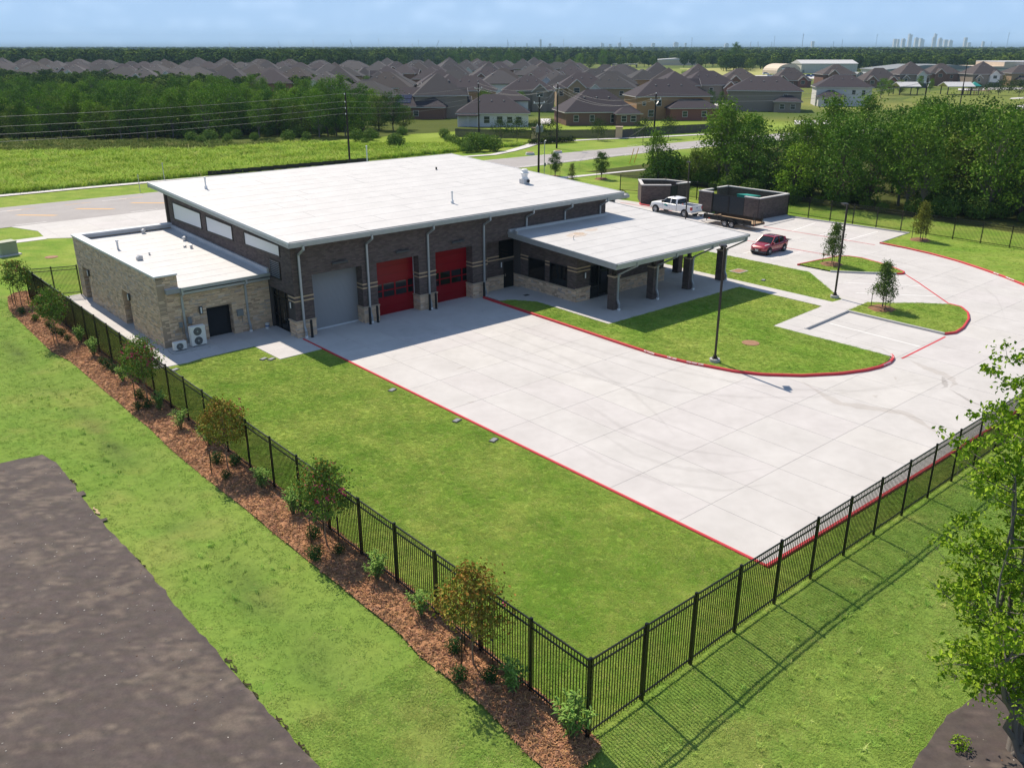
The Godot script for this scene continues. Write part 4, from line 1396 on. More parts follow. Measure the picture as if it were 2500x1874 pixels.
func roof_things() -> void:
	var tall := [Vector2(0.12, 0), Vector2(0.12, 0.22), Vector2(0.06, 0.26), Vector2(0.06, 0.78), Vector2(0.085, 0.8), Vector2(0.085, 0.95), Vector2(0, 0.97)]
	vent("flue_pipe", "tall thin white flue pipe near the front edge of the big roof", W(26.5, 40.9, 6.78), tall, M.pvc)
	vent("flue_pipe", "tall thin white flue pipe towards the road end of the big roof", W(13.3, 55.9, 7.47), tall, M.pvc)
	vent("vent_stub", "short black vent stub on the big white roof", W(34.4, 53.7, 7.37), [Vector2(0.08, 0), Vector2(0.08, 0.26), Vector2(0, 0.27)], M.black_metal)
	vent("vent_pipe", "white vent pipe with a flared head behind the stone parapet", W(5.2, 53.5, 4.17), [Vector2(0.07, 0), Vector2(0.07, 0.55), Vector2(0.12, 0.6), Vector2(0.12, 0.7), Vector2(0, 0.72)], M.pvc)
	vent("vent_stub", "tiny grey vent stub in the middle of the low white roof", W(6.4, 50.5, 4.08), [Vector2(0.06, 0), Vector2(0.06, 0.22), Vector2(0, 0.23)], M.galv)
	vent("roof_vent", "squat metal vent cap near the rear parapet of the low roof", W(8.5, 57.6, 4.28), [Vector2(0.11, 0), Vector2(0.11, 0.16)], M.galv, [Vector2(0.18, 0.18), Vector2(0.19, 0.26), Vector2(0.12, 0.34), Vector2(0, 0.36)])
	vent("roof_vent", "squat metal vent cap in the shade strip beside the brick wall", W(10.1, 53.3, 4.16), [Vector2(0.12, 0), Vector2(0.12, 0.16)], M.galv, [Vector2(0.19, 0.18), Vector2(0.2, 0.26), Vector2(0.12, 0.34), Vector2(0, 0.36)])
	vent("roof_vent", "low round vent cap on the low roof, the left one of a pair", W(9.3, 51.3, 4.10), [Vector2(0.1, 0), Vector2(0.1, 0.08)], M.galv, [Vector2(0.13, 0.1), Vector2(0.13, 0.16), Vector2(0, 0.18)])
	vent("vent_stub", "short grey vent stub on the low roof, the right one of a pair", W(9.55, 50.7, 4.09), [Vector2(0.1, 0), Vector2(0.1, 0.25), Vector2(0.12, 0.27), Vector2(0, 0.3)], M.galv)
	var t := thing("vent_hood", "small slanted metal vent hood by the stone parapet of the low roof", "roof vent", W(5.35, 49.8, 4.06))
	var mb := MB.new()
	mb.slab(Vector3(0.2, 0, 0.15), XU * -1, Vector3.UP, V2([0, 0, 0.4, 0, 0.4, 0.2, 0.2, 0.34, 0, 0.3]), 0.3)
	part(t, "hood", mb, M.galv)
	mb = MB.new()
	mb.box(Vector3(-0.25, -0.03, -0.2), Vector3(0.25, 0.01, 0.2))
	part(t, "flashing", mb, M.membrane2)
	# kitchen exhaust
	t = thing("exhaust_fan", "white upblast exhaust fan on a curb at the far side of the big roof", "roof vent", W(36.9, 44.2, 6.92))
	mb = MB.new()
	mb.cbox(Vector3(-0.38, -0.05, -0.38), Vector3(0.38, 0.5, 0.38), 0.02)
	part(t, "curb", mb, M.membrane)
	mb = MB.new()
	mb.lathe(Vector3.ZERO, Vector3.UP, [Vector2(0.36, 0.5), Vector2(0.36, 0.62), Vector2(0.30, 0.68), Vector2(0.34, 0.95), Vector2(0.44, 1.08), Vector2(0.44, 1.14), Vector2(0.32, 1.2), Vector2(0.32, 1.42), Vector2(0.26, 1.47), Vector2(0, 1.49)], 18)
	part(t, "fan_housing", mb, M.pvc)
	mb = MB.new()
	mb.lathe(Vector3(0.12, 0.3, 0.38), Vector3(0, 0, 1), [Vector2(0.15, -0.01), Vector2(0.15, 0.16), Vector2(0.11, 0.17), Vector2(0.11, 0.05), Vector2(0, 0.05)], 14)
	part(t, "grease_cup", mb, M.dark_grey)
	t.scale = Vector3.ONE * 0.85
	# small hook on the canopy roof
	t = thing("roof_drain_marker", "small bent pipe standing on the canopy roof", "pipe", W(31.9, 33.0, 4.45))
	mb = MB.new()
	mb.tube([Vector3(0, -0.02, 0), Vector3(0, 0.25, 0), Vector3(0.04, 0.32, 0), Vector3(0.12, 0.33, 0)], [0.025, 0.025, 0.025, 0.025], 6)
	part(t, "pipe", mb, M.galv)
	mb = MB.new()
	mb.lathe(Vector3.ZERO, Vector3.UP, [Vector2(0.1, -0.02), Vector2(0.1, 0.015), Vector2(0.03, 0.03)], 10)
	part(t, "flashing", mb, M.membrane2)

func condenser(at: Vector3, w: float, h: float, d: float, fans: int, label: String) -> void:
	var t := thing("air_conditioner", label, "air conditioner", at)
	var mb := MB.new()
	mb.cbox(Vector3(-w / 2, 0.06, -d / 2), Vector3(w / 2, h, d / 2), 0.02)
	part(t, "casing", mb, M.white_plastic)
	mb = MB.new()
	for x in [-0.35, 0.35]:
		mb.box(Vector3(x * w - 0.04, 0, -d / 2), Vector3(x * w + 0.04, 0.06, d / 2))
	part(t, "feet", mb, M.dark_grey)
	for k in fans:
		var cy := h * (0.5 if fans == 1 else (0.27 + 0.47 * k))
		var r := minf(w * 0.34, h * 0.38 if fans == 1 else h * 0.20)
		var f := MB.new()
		f.lathe(Vector3(-0.04, cy, d / 2), Vector3(0, 0, 1), [Vector2(r, 0.0), Vector2(r, 0.02), Vector2(r - 0.02, 0.03), Vector2(r - 0.03, 0.004), Vector2(0, 0.004)], 24)
		var fo := part(t, "fan", f, M.dark_grey)
		f = MB.new()
		f.lathe(Vector3(-0.04, cy, d / 2), Vector3(0, 0, 1), [Vector2(r * 0.22, 0.004), Vector2(r * 0.22, 0.03), Vector2(0, 0.035)], 14)
		part(fo, "hub", f, M.trim)
		f = MB.new()
		for q in 5:
			var rr := r * (0.3 + 0.14 * q)
			for a in 24:
				var p := Vector3(-0.04 + cos(TAU * a / 24) * rr, cy + sin(TAU * a / 24) * rr, d / 2 + 0.022)
				var p2 := Vector3(-0.04 + cos(TAU * (a + 1) / 24) * rr, cy + sin(TAU * (a + 1) / 24) * rr, d / 2 + 0.022)
				f.bar(p, p2, 0.008, 0.008)
		part(fo, "guard", f, M.trim)

func yard_things() -> void:
	var t := thing("concrete_pad", "pale concrete pad under the air conditioners", "pad", W(4.55, 40.3, 0))
	var mb := MB.new()
	mb.cbox(Vector3(-1.1, -0.05, -0.42), Vector3(1.25, 0.1, 0.5), 0.015)
	part(t, "pad", mb, M.kerb_grey)
	condenser(W(5.33, 40.35, 0.1), 0.98, 1.32, 0.36, 2, "tall white outdoor unit with two round fans, one above the other")
	condenser(W(4.05, 40.2, 0.1), 0.82, 0.56, 0.32, 1, "low white outdoor unit with a single round fan")
	for q in [[4.69, 1.37, 0.24, 0.34, 0.1, "small grey electrical box left of the tall outdoor unit"], [5.3, 1.55, 0.24, 0.42, 0.12, "grey disconnect box on the stone wall above the tall outdoor unit"], [8.72, 1.42, 0.42, 0.42, 0.16, "square grey meter box on the stone wall right of the roll-up door"]]:
		t = thing("electrical_box", q[5], "electrical box", W(q[0], 41.33, q[1]))
		mb = MB.new()
		mb.cbox(Vector3(-q[2] / 2, -q[3] / 2, -0.02), Vector3(q[2] / 2, q[3] / 2, q[4]), 0.012)
		part(t, "case", mb, M.box_grey)
		mb = MB.new()
		mb.tube([Vector3(q[2] * 0.3, -q[3] / 2 - 0.001, 0.04), Vector3(q[2] * 0.3, -q[3] / 2 - 0.5, 0.03)], [0.02, 0.02], 6)
		part(t, "conduit", mb, M.box_grey)
	t = thing("bucket", "white plastic bucket with a blue mark by the stone wall", "bucket", W(10.45, 41.05, 0.004))
	mb = MB.new()
	mb.lathe(Vector3.ZERO, Vector3.UP, [Vector2(0, 0.01), Vector2(0.13, 0.0), Vector2(0.15, 0.33), Vector2(0.16, 0.34), Vector2(0.16, 0.37), Vector2(0.14, 0.37), Vector2(0.12, 0.05), Vector2(0, 0.05)], 18)
	part(t, "pail", mb, M.white_plastic)
	mb = MB.new()
	mb.lathe(Vector3(0, 0, 0), Vector3.UP, [Vector2(0.143, 0.14), Vector2(0.1465, 0.26)], 18)
	part(t, "label_band", mb, M.tarp_blue)
	mb = MB.new()
	var arc := []
	for k in 9:
		arc.append(Vector3(cos(PI * k / 8) * 0.16, 0.35 - 0.1 * sin(PI * k / 8), 0.1 * sin(PI * k / 8) + 0.03))
	mb.tube(arc, [0.004, 0.004, 0.004, 0.004, 0.004, 0.004, 0.004, 0.004, 0.004], 5)
	part(t, "handle", mb, M.galv)
	# valve boxes in the lawn
	for q in [[10.52, 25.78, "grey valve box in the lawn, the one standing alone closest to the bay doors"], [10.66, 20.0, "rectangular grey valve box in the lawn, middle one beside the driveway kerb"], [10.57, 16.9, "rectangular grey valve box in the lawn with a white tab beside it"], [7.4, 35.4, "pair of grey valve lids by the landing of the glazed door"], [7.75, 35.05, "grey valve lid closest to the sunlit landing corner"], [2.5, 37.1, "small grey valve lid beside the fence and the walk"], [47.1, 26.0, "small grey valve lid in the lawn beyond the walk"]]:
		t = thing("valve_box", q[2], "valve box", W(q[0], q[1], gh(q[0], q[1]) if q[0] < 40 else 0.1), R(0.2, 0.5))
		mb = MB.new()
		mb.cbox(Vector3(-0.24, -0.05, -0.16), Vector3(0.24, 0.06, 0.16), 0.015)
		part(t, "body", mb, M.dark_grey)
		mb = MB.new()
		mb.cbox(Vector3(-0.2, 0.06, -0.12), Vector3(0.2, 0.072, 0.12), 0.006)
		part(t, "lid", mb, M.box_grey)
	for q in [[32.57, 17.2, "round rusty manhole cover in the lawn beside the lamp post"], [5.3, 74.2, "round sandy manhole cover in the grass near the road"]]:
		t = thing("manhole_cover", q[2], "manhole cover", W(q[0], q[1], 0.1 if q[0] > 20 else -0.03))
		mb = MB.new()
		mb.lathe(Vector3.ZERO, Vector3.UP, [Vector2(0.56, -0.02), Vector2(0.56, 0.035), Vector2(0.46, 0.04)], 28)
		part(t, "ring", mb, M.rust_lid)
		mb = MB.new()
		mb.lathe(Vector3.ZERO, Vector3.UP, [Vector2(0.45, 0.03), Vector2(0.45, 0.045), Vector2(0.2, 0.05), Vector2(0.2, 0.045), Vector2(0, 0.045)], 28)
		part(t, "lid", mb, M.rust_lid)
	t = thing("catch_basin", "square brown grated catch basin set in the lawn beside the walk", "drain", W(48.2, 29.2, 0.095))
	mb = MB.new()
	mb.box(Vector3(-0.66, -0.05, -0.52), Vector3(0.66, 0.04, 0.52))
	part(t, "frame", mb, M.kerb_grey)
	mb = MB.new()
	mb.box(Vector3(-0.55, 0.04, -0.42), Vector3(0.55, 0.05, 0.42))
	part(t, "grate", mb, M.rust_lid)
	for q in [[63.0, 34.3, "dark grated drain in the parking lane behind the red car"], [29.3, 35.4, "small dark grated drain on the walk by the side door"]]:
		t = thing("drain", q[2], "drain", W(q[0], q[1], 0.004 if q[0] > 40 else 0.118))
		mb = MB.new()
		var sz := 0.7 if q[0] > 40 else 0.22
		for k in 7:
			mb.box(Vector3(-sz, 0, -sz * 0.6 + k * sz * 0.2 - 0.02), Vector3(sz, 0.012, -sz * 0.6 + k * sz * 0.2 + 0.02))
		part(t, "grate", mb, M.black_metal)
		mb = MB.new()
		mb.box(Vector3(-sz * 1.05, -0.02, -sz * 0.75), Vector3(sz * 1.05, 0.003, sz * 0.75))
		part(t, "frame", mb, M.dark_grey)
	t = thing("utility_cabinet", "pale green utility cabinet in the grass near the road", "cabinet", W(2.5, 77.8, -0.03), 0.2)
	mb = MB.new()
	mb.cbox(Vector3(-0.75, 0.12, -0.55), Vector3(0.75, 1.25, 0.55), 0.03)
	part(t, "case", mb, M.cabinet)
	mb = MB.new()
	mb.cbox(Vector3(-0.95, 0, -0.75), Vector3(0.95, 0.12, 0.75), 0.02)
	part(t, "pad", mb, M.walk)
	mb = MB.new()
	mb.cbox(Vector3(-0.79, 1.25, -0.59), Vector3(0.79, 1.31, 0.59), 0.02)
	part(t, "lid", mb, M.cabinet)

func lamp_post(at: Vector3, h: float, turn: float, label: String) -> void:
	var t := thing("lamp_post", label, "lamp post", at, turn, "dark lamp posts of the car park")
	var mb := MB.new()
	mb.lathe(Vector3.ZERO, Vector3.UP, [Vector2(0.32, -0.1), Vector2(0.32, 0.18), Vector2(0.30, 0.2), Vector2(0, 0.2)], 20)
	part(t, "footing", mb, M.kerb_grey)
	mb = MB.new()
	mb.box(Vector3(-0.17, 0.2, -0.17), Vector3(0.17, 0.23, 0.17))
	mb.box(Vector3(-0.1, 0.23, -0.1), Vector3(0.1, 0.4, 0.1))
	part(t, "base_plate", mb, M.bronze)
	mb = MB.new()
	mb.bar(Vector3(0, 0.2, 0), Vector3(0, h, 0), 0.12, 0.12)
	part(t, "pole", mb, M.bronze)
	mb = MB.new()
	mb.bar(Vector3(0, h - 0.12, 0), Vector3(0, h - 0.06, -0.3), 0.06, 0.06)
	part(t, "arm", mb, M.bronze)
	mb = MB.new()
	mb.slab(Vector3(-0.19, h - 0.08, -0.25), Vector3(0, 0, -1), Vector3.UP, V2([0, 0.0, 0.1, -0.04, 0.66, -0.02, 0.7, 0.02, 0.62, 0.06, 0.1, 0.09, 0, 0.08]), -0.38)
	var hd := part(t, "lamp_head", mb, M.bronze)
	mb = MB.new()
	mb.box(Vector3(-0.13, h - 0.135, -0.8), Vector3(0.13, h - 0.118, -0.4))
	part(hd, "lens", mb, M.frosted)

# ---------- iron fence ----------
var picket_mesh: BoxMesh
func fence(label: String, pts: Array, panel: float, tall: float, group := "") -> Node3D:
	var p := V2(pts)
	var t := thing("iron_fence", label, "fence", W(p[0].x, p[0].y, 0), 0, group)
	if picket_mesh == null:
		picket_mesh = BoxMesh.new()
		picket_mesh.size = Vector3(0.022, 1, 0.022)
	var left := 300
	var rest := MB.new()
	var o := t.position
	for i in p.size() - 1:
		var a := p[i]
		var b := p[i + 1]
		var n := maxi(1, int(roundf((b - a).length() / panel)))
		for k in n + 1:
			if k == n and i < p.size() - 2:
				continue
			var q := a.lerp(b, k / float(n))
			var g := gh(q.x, q.y) if q.x < 60 else 0.0
			var mb := MB.new()
			var P := W(q.x, q.y, g) - o
			mb.box(P + Vector3(-0.042, -0.15, -0.042), P + Vector3(0.042, tall - g + 0.03, 0.042))
			var po := part(t, "post", mb, M.black_fence)
			mb = MB.new()
			var c := P + Vector3(0, tall - g + 0.03, 0)
			mb.cbox(c + Vector3(-0.05, 0, -0.05), c + Vector3(0.05, 0.045, 0.05), 0.02)
			part(po, "cap", mb, M.black_fence)
		for k in n:
			var q0 := a.lerp(b, k / float(n))
			var q1 := a.lerp(b, (k + 1) / float(n))
			var g0 := gh(q0.x, q0.y) if q0.x < 60 else 0.0
			var g1 := gh(q1.x, q1.y) if q1.x < 60 else 0.0
			for hr in [tall - 0.02, tall - 0.27, -1.0]:
				var mb := MB.new()
				var y0: float = hr if hr > 0 else g0 + 0.24
				var y1: float = hr if hr > 0 else g1 + 0.24
				mb.bar(W(q0.x, q0.y, y0) - o, W(q1.x, q1.y, y1) - o, 0.04, 0.045)
				part(t, "rail", mb, M.black_fence)
			var cnt := 20 if panel < 2.5 else 22
			for m in range(1, cnt):
				var q := q0.lerp(q1, m / float(cnt))
				var g := lerpf(g0, g1, m / float(cnt)) + 0.1
				var top := tall - 0.03
				var P := W(q.x, q.y, (g + top) * 0.5) - o
				if left > 0:
					left -= 1
					share(t, "picket", picket_mesh, M.black_fence, Transform3D(Basis().scaled(Vector3(1, top - g, 1)), P))
				else:
					rest.box(P - Vector3(0.011, (top - g) * 0.5, 0.011), P + Vector3(0.011, (top - g) * 0.5, 0.011))
	if rest.v.size():
		stuff(part(t, "picket", rest, M.black_fence))
	return t

func fences() -> void:
	fence("black iron picket fence along the mulch bed with flowering shrubs", [0.08, 0.2, 0.08, 59.9], 2.39, 2.48)
	fence("short black iron fence closing the yard at the end of the stone wall", [0.08, 59.9, 3.45, 58.7], 1.8, 2.3)
	fence("black iron picket fence between the driveway and the foreground tree", [0.12, 0.2, 46.4, 0.2], 2.34, 2.48)
	fence("long black iron fence in front of the dark woods behind the car park", [75.55, 41.9, 75.6, 7.0], 2.65, 2.15)
	fence("black iron fence between the two block enclosures", [76.0, 50.2, 76.2, 60.5, 73.5, 66], 2.65, 2.15)

# ---------- plants ----------
func leaf(mb: MB, p: Vector3, nrm: Vector3, s: float, slim := 0.55) -> void:
	var a := nrm.cross(Vector3(R(-1, 1), R(-1, 1), R(-1, 1))).normalized()
	if a.length() < 0.5:
		a = Vector3(1, 0, 0)
	var b := nrm.cross(a).normalized()
	var fold := nrm * s * 0.18
	var A := p - a * s * 0.5
	var B := p + b * s * slim * 0.5 + fold
	var C := p + a * s * 0.5
	var D := p - b * s * slim * 0.5 + fold
	mb.tri(A, C, B)
	mb.tri(A, D, C)

func tone(a: Color, b: Color, k: float, t: float) -> Color:
	var c := a.lerp(b, clampf(k, 0, 1))
	return Color(c.r * t, c.g * t, c.b * t)

# d: h height, r crown radius, base crown start, clumps, per (leaves per clump), leaf, cs clump size, a/b leaf colours, tr trunk radius, bark colour, shape
func tree_parts(t: Node3D, d: Dictionary) -> void:
	var tk := MB.new()
	var cr := MB.new()
	var h: float = d.h
	var base: float = d.base
	var r: float = d.r
	tk.col = d.get("bark", Color(0.10, 0.085, 0.07))
	var lean: Vector3 = Vector3(R(-1, 1), 0, R(-1, 1)) * d.get("lean", 0.05) * h
	var spine := []
	var rad := []
	var nseg := 7
	for i in nseg:
		var f := i / float(nseg - 1)
		spine.append(lean * f * f + Vector3(R(-1, 1), 0, R(-1, 1)) * 0.012 * h * (1.0 if i > 0 else 0.0) + Vector3(0, f * h * 0.86 - (0.1 if i == 0 else 0.0), 0))
		rad.append(d.tr * (1.15 - f * 1.0) * (1.25 if i == 0 else 1.0))
	tk.tube(spine, rad, 7)
	var n: int = d.clumps
	for i in n:
		var f := (i + R(0.1, 0.9)) / n
		var y := base + (h - base) * f
		var prof := 1.0
		match d.get("shape", "round"):
			"round": prof = sqrt(maxf(0.02, 1.0 - pow(2.0 * f - 0.86, 2.0) * 0.86))
			"cone": prof = clampf(1.06 - f, 0.06, 1.0) * (1.0 if f > 0.12 else 0.6 + 3.3 * f)
			"vase": prof = clampf(0.42 + 0.8 * f, 0, 1.0) * (1.0 if f < 0.75 else sqrt(maxf(0.03, 1.0 - pow((f - 0.75) / 0.26, 2.0))))
			"wild": prof = clampf(0.55 + 0.5 * sin(f * 3.0 + 0.2), 0.2, 1.0)
		var ang := i * 2.39996 + R(-0.5, 0.5)
		var k := r * prof * sqrt(R(0.12, 1.0)) * R(0.85, 1.15)
		var c: Vector3 = Vector3(cos(ang) * k, y + R(-0.06, 0.06) * h, sin(ang) * k) + lean * f * f
		var at := clampf((y - R(0.12, 0.28) * h * (0.4 + prof)) / (h * 0.86), base / h * 0.7, 0.97)
		var si := at * (nseg - 1)
		var s0: Vector3 = spine[int(si)].lerp(spine[mini(int(si) + 1, nseg - 1)], si - int(si))
		var br: float = d.tr * (0.42 - 0.25 * at)
		tk.tube([s0, s0.lerp(c, 0.5) + Vector3(0, -0.03 * k, 0) + Vector3(R(-1, 1), R(-1, 1), R(-1, 1)) * 0.06 * k, c], [br, br * 0.6, br * 0.22], 5, false)
		var ct := R(0.8, 1.2)
		var hue := R(-0.3, 0.3)
		var cs: float = d.cs * R(0.7, 1.25)
		var dead: float = d.get("warm", 0.0)
		for q in int(d.per):
			var o := Vector3(rng.randfn(), rng.randfn() * 0.62, rng.randfn()) * cs * 0.5
			var nn := (o.normalized() * 0.6 + Vector3(R(-1, 1), R(-0.2, 1.4), R(-1, 1))).normalized()
			cr.col = tone(d.a, d.b, R(0, 1) + hue, ct * R(0.8, 1.2))
			if dead > 0 and rng.randf() < dead * (0.5 + 0.9 * f):
				cr.col = Color(0.34, 0.18, 0.04) * R(0.7, 1.2)
			leaf(cr, c + o, nn, d.leaf * R(0.65, 1.3), d.get("slim", 0.6))
	part(t, "trunk", tk, M.bark)
	part(t, "crown", cr, M.leaf)

# trees are built once and copied; the first copy is the one built
func plant(proto: Dictionary, at: Vector3, turn: float, scale: float, label := "", group := "") -> Node3D:
	if not proto.has("node"):
		var t := thing(proto.called, proto.label, proto.cat, at, turn, proto.get("group", ""))
		if proto.has("build"):
			proto.build.call(t, proto)
		else:
			tree_parts(t, proto)
		t.scale = Vector3.ONE * scale
		t.set_meta("base", proto.called)
		if label:
			t.set_meta("label", label)
		if group:
			t.set_meta("group", group)
		proto.node = t
		return t
	return copy_of(proto.node, at, turn, scale, label if label else proto.label, group if group else proto.get("group", ""))

func stakes(at: Vector3, spots: Array, tall: float, label: String) -> void:
	for q in spots:
		var t := thing("tree_stake", label, "stake", at + Vector3(q[0], 0, q[1]), R(0, 3), "stakes steadying the young trees")
		var mb := MB.new()
		mb.bar(Vector3(0, -0.1, 0), Vector3(R(-0.04, 0.04), tall, R(-0.04, 0.04)), 0.035, 0.035)
		part(t, "rod", mb, M.bronze)
		mb = MB.new()
		mb.box(Vector3(-0.03, tall * 0.86, -0.03), Vector3(0.03, tall * 0.9, 0.03))
		part(t, "clip", mb, M.dark_grey)

func mulch_bed() -> void:
	var outer := [-1.60, -0.15, -1.61, 0.74, -1.53, 1.63, -1.44, 2.33, -1.41, 3.19, -1.48, 4.18, -1.52, 5.02, -1.56, 6.17, -1.43, 7.46, -1.51, 9.15, -1.58, 12, -1.66, 15.97, -1.67, 18.36, -1.76, 21.17, -1.82, 23.8, -1.84, 26.4, -1.72, 29.4, -1.76, 31.7, -1.78, 37.1, -1.78, 42.86, -2.15, 45.5, -2.05, 51, -1.96, 56.22, -1.82, 58.08, -1.2, 61.15, -0.49, 62.3, 0.5, 62.5, 0.7, 61, 0.35, 59.5]
	var pts := outer.duplicate()
	var back := [0.33, 59.5, 0.33, 40, 0.33, 20, 0.33, 5, 0.3, 0.1, 0.12, -0.3, -0.4, -0.45, -1.02, -0.5]
	pts.append_array(back)
	var poly := V2(pts)
	var mb := MB.new()
	var s := 0.35
	var v := -0.8
	while v < 63:
		var u := -2.4
		while u < 1.0:
			for piece in Geometry2D.intersect_polygons(V2([u, v, u + s, v, u + s, v + s, u, v + s]), poly):
				var ix := Geometry2D.triangulate_polygon(piece)
				for i in range(0, ix.size(), 3):
					var q := []
					for k in 3:
						var z: Vector2 = piece[ix[i + k]]
						var edge := clampf(minf(z.x + 1.75, 0.4 - z.x) * 2.2, 0, 1)
						q.append(W(z.x, z.y, gh(z.x, z.y) + 0.03 + 0.09 * edge + 0.05 * nz2.get_noise_2d(z.x * 60, z.y * 60)))
					var cx: float = 0.33 * (1.0 + 0.5 * nz2.get_noise_2d(u * 30, v * 30))
					mb.col = Color(cx, cx * 0.50, cx * 0.24)
					if (q[1] - q[0]).cross(q[2] - q[0]).y < 0:
						mb.tri(q[0], q[2], q[1])
					else:
						mb.tri(q[0], q[1], q[2])
			u += s
		v += s
	struct("mulch_bed", mb, M.mulch)
	# loose chips
	var chip := MB.new()
	for k in 3:
		chip.xf = Transform3D(Basis.from_euler(Vector3(k * 0.5, k * 2.1, k * 0.3)), Vector3(0.06 * (k - 1), 0.01 * k, 0.05 * sin(k * 2.0)))
		chip.box(Vector3(-0.055, -0.006, -0.013), Vector3(0.055, 0.006, 0.013))
	var spots := []
	while spots.size() < 16000:
		var z := Vector2(R(-2.4, 0.9), pow(R(0, 1), 1.35) * 63.5 - 0.8)
		if Geometry2D.is_point_in_polygon(z, poly):
			spots.append(z)
	var mm := MultiMesh.new()
	mm.transform_format = MultiMesh.TRANSFORM_3D
	mm.use_colors = true
	mm.mesh = chip.mesh()
	mm.instance_count = spots.size()
	for i in spots.size():
		var z: Vector2 = spots[i]
		var edge := clampf(minf(z.x + 1.75, 0.4 - z.x) * 2.2, 0, 1)
		var y := gh(z.x, z.y) + 0.045 + 0.09 * edge + 0.05 * nz2.get_noise_2d(z.x * 60, z.y * 60)
		mm.set_instance_transform(i, Transform3D(Basis.from_euler(Vector3(R(-0.4, 0.4), R(0, TAU), R(-0.4, 0.4))).scaled(Vector3.ONE * R(0.5, 1.1)), W(z.x, z.y, y)))
		var k := R(0.16, 0.62)
		mm.set_instance_color(i, Color(k, k * R(0.48, 0.57), k * R(0.20, 0.31)))
	var o := MultiMeshInstance3D.new()
	o.name = "mulch_chips"
	o.multimesh = mm
	o.material_override = M.chip
	stuff(tag(o, "loose brown wood chips covering the planting bed", "mulch"))
	add_child(o)

func shrub_leafy(t: Node3D, d: Dictionary) -> void:
	# several upright canes with long narrow leaves
	var st := MB.new()
	var lf := MB.new()
	st.col = Color(0.11, 0.12, 0.05)
	for i in int(d.canes):
		var a := R(0, TAU)
		var k: float = R(0.1, 1.0) * d.r
		var tip := Vector3(cos(a) * k, d.h * R(0.7, 1.05), sin(a) * k)
		var root := Vector3(cos(a) * k * 0.15, -0.03, sin(a) * k * 0.15)
		var mid := root.lerp(tip, 0.55) + Vector3(0, 0.06, 0)
		st.tube([root, mid, tip], [0.014, 0.01, 0.005], 4, false)
		var ct := R(0.8, 1.2)
		for q in int(d.per):
			var f := R(0.22, 1.0)
			var p := root.lerp(mid, f * 2.0) if f < 0.5 else mid.lerp(tip, f * 2.0 - 1.0)
			var out := Vector3(R(-1, 1), R(0.0, 0.9), R(-1, 1)).normalized()
			lf.col = tone(d.a, d.b, R(0, 1), ct * R(0.8, 1.2))
			var side := out.cross(Vector3.UP).normalized()
			var L: float = d.leaf * R(0.7, 1.3)
			var w: float = L * d.slim * 0.5
			var m2 := p + out * L * 0.55 + Vector3(0, 0.02, 0)
			var e := p + out * L - Vector3(0, L * 0.18, 0)
			lf.tri(p, m2 - side * w, m2 + side * w)
			lf.tri(m2 - side * w, e, m2 + side * w)
	part(t, "stem", st, M.bark)
	part(t, "foliage", lf, M.leaf)

func shrub_round(t: Node3D, d: Dictionary) -> void:
	var st := MB.new()
	var lf := MB.new()
	st.col = Color(0.07, 0.055, 0.04)
	for i in 7:
		var a := TAU * i / 7.0
		st.tube([Vector3(0, -0.05, 0), Vector3(cos(a) * d.r * 0.35, d.h * 0.5, sin(a) * d.r * 0.35), Vector3(cos(a) * d.r * 0.6, d.h * 0.8, sin(a) * d.r * 0.6)], [0.015, 0.01, 0.005], 4, false)
	for q in int(d.per):
		var v := Vector3(rng.randfn(), rng.randfn(), rng.randfn()).normalized() * pow(R(0.05, 1), 0.4)
		var p := Vector3(v.x * d.r, d.h * 0.52 + v.y * d.h * 0.5, v.z * d.r)
		p += Vector3(R(-1, 1), R(-1, 1), R(-1, 1)) * 0.05
		p.y = maxf(p.y, 0.04)
		lf.col = tone(d.a, d.b, R(0, 1), R(0.75, 1.25))
		leaf(lf, p, (v + Vector3(R(-1, 1), R(0, 1.2), R(-1, 1))).normalized(), d.leaf * R(0.7, 1.3))
	part(t, "stem", st, M.bark)
	part(t, "foliage", lf, M.leaf)

func crape(t: Node3D, d: Dictionary) -> void:
	tree_parts(t, d)
	# flower clusters at the tips
	var fl := MB.new()
	for i in int(d.flowers):
		var a := R(0, TAU)
		var k: float = d.r * R(0.35, 1.0)
		var y: float = d.base + (d.h - d.base) * R(0.35, 0.92)
		var c := Vector3(cos(a) * k, y, sin(a) * k)
		for q in 9:
			leaf(fl, c + Vector3(rng.randfn(), rng.randfn(), rng.randfn()) * 0.05, Vector3(R(-1, 1), R(0, 1), R(-1, 1)).normalized(), R(0.05, 0.09), 0.9)
	if d.flowers > 0:
		part(t, "blossom", fl, M.flower)

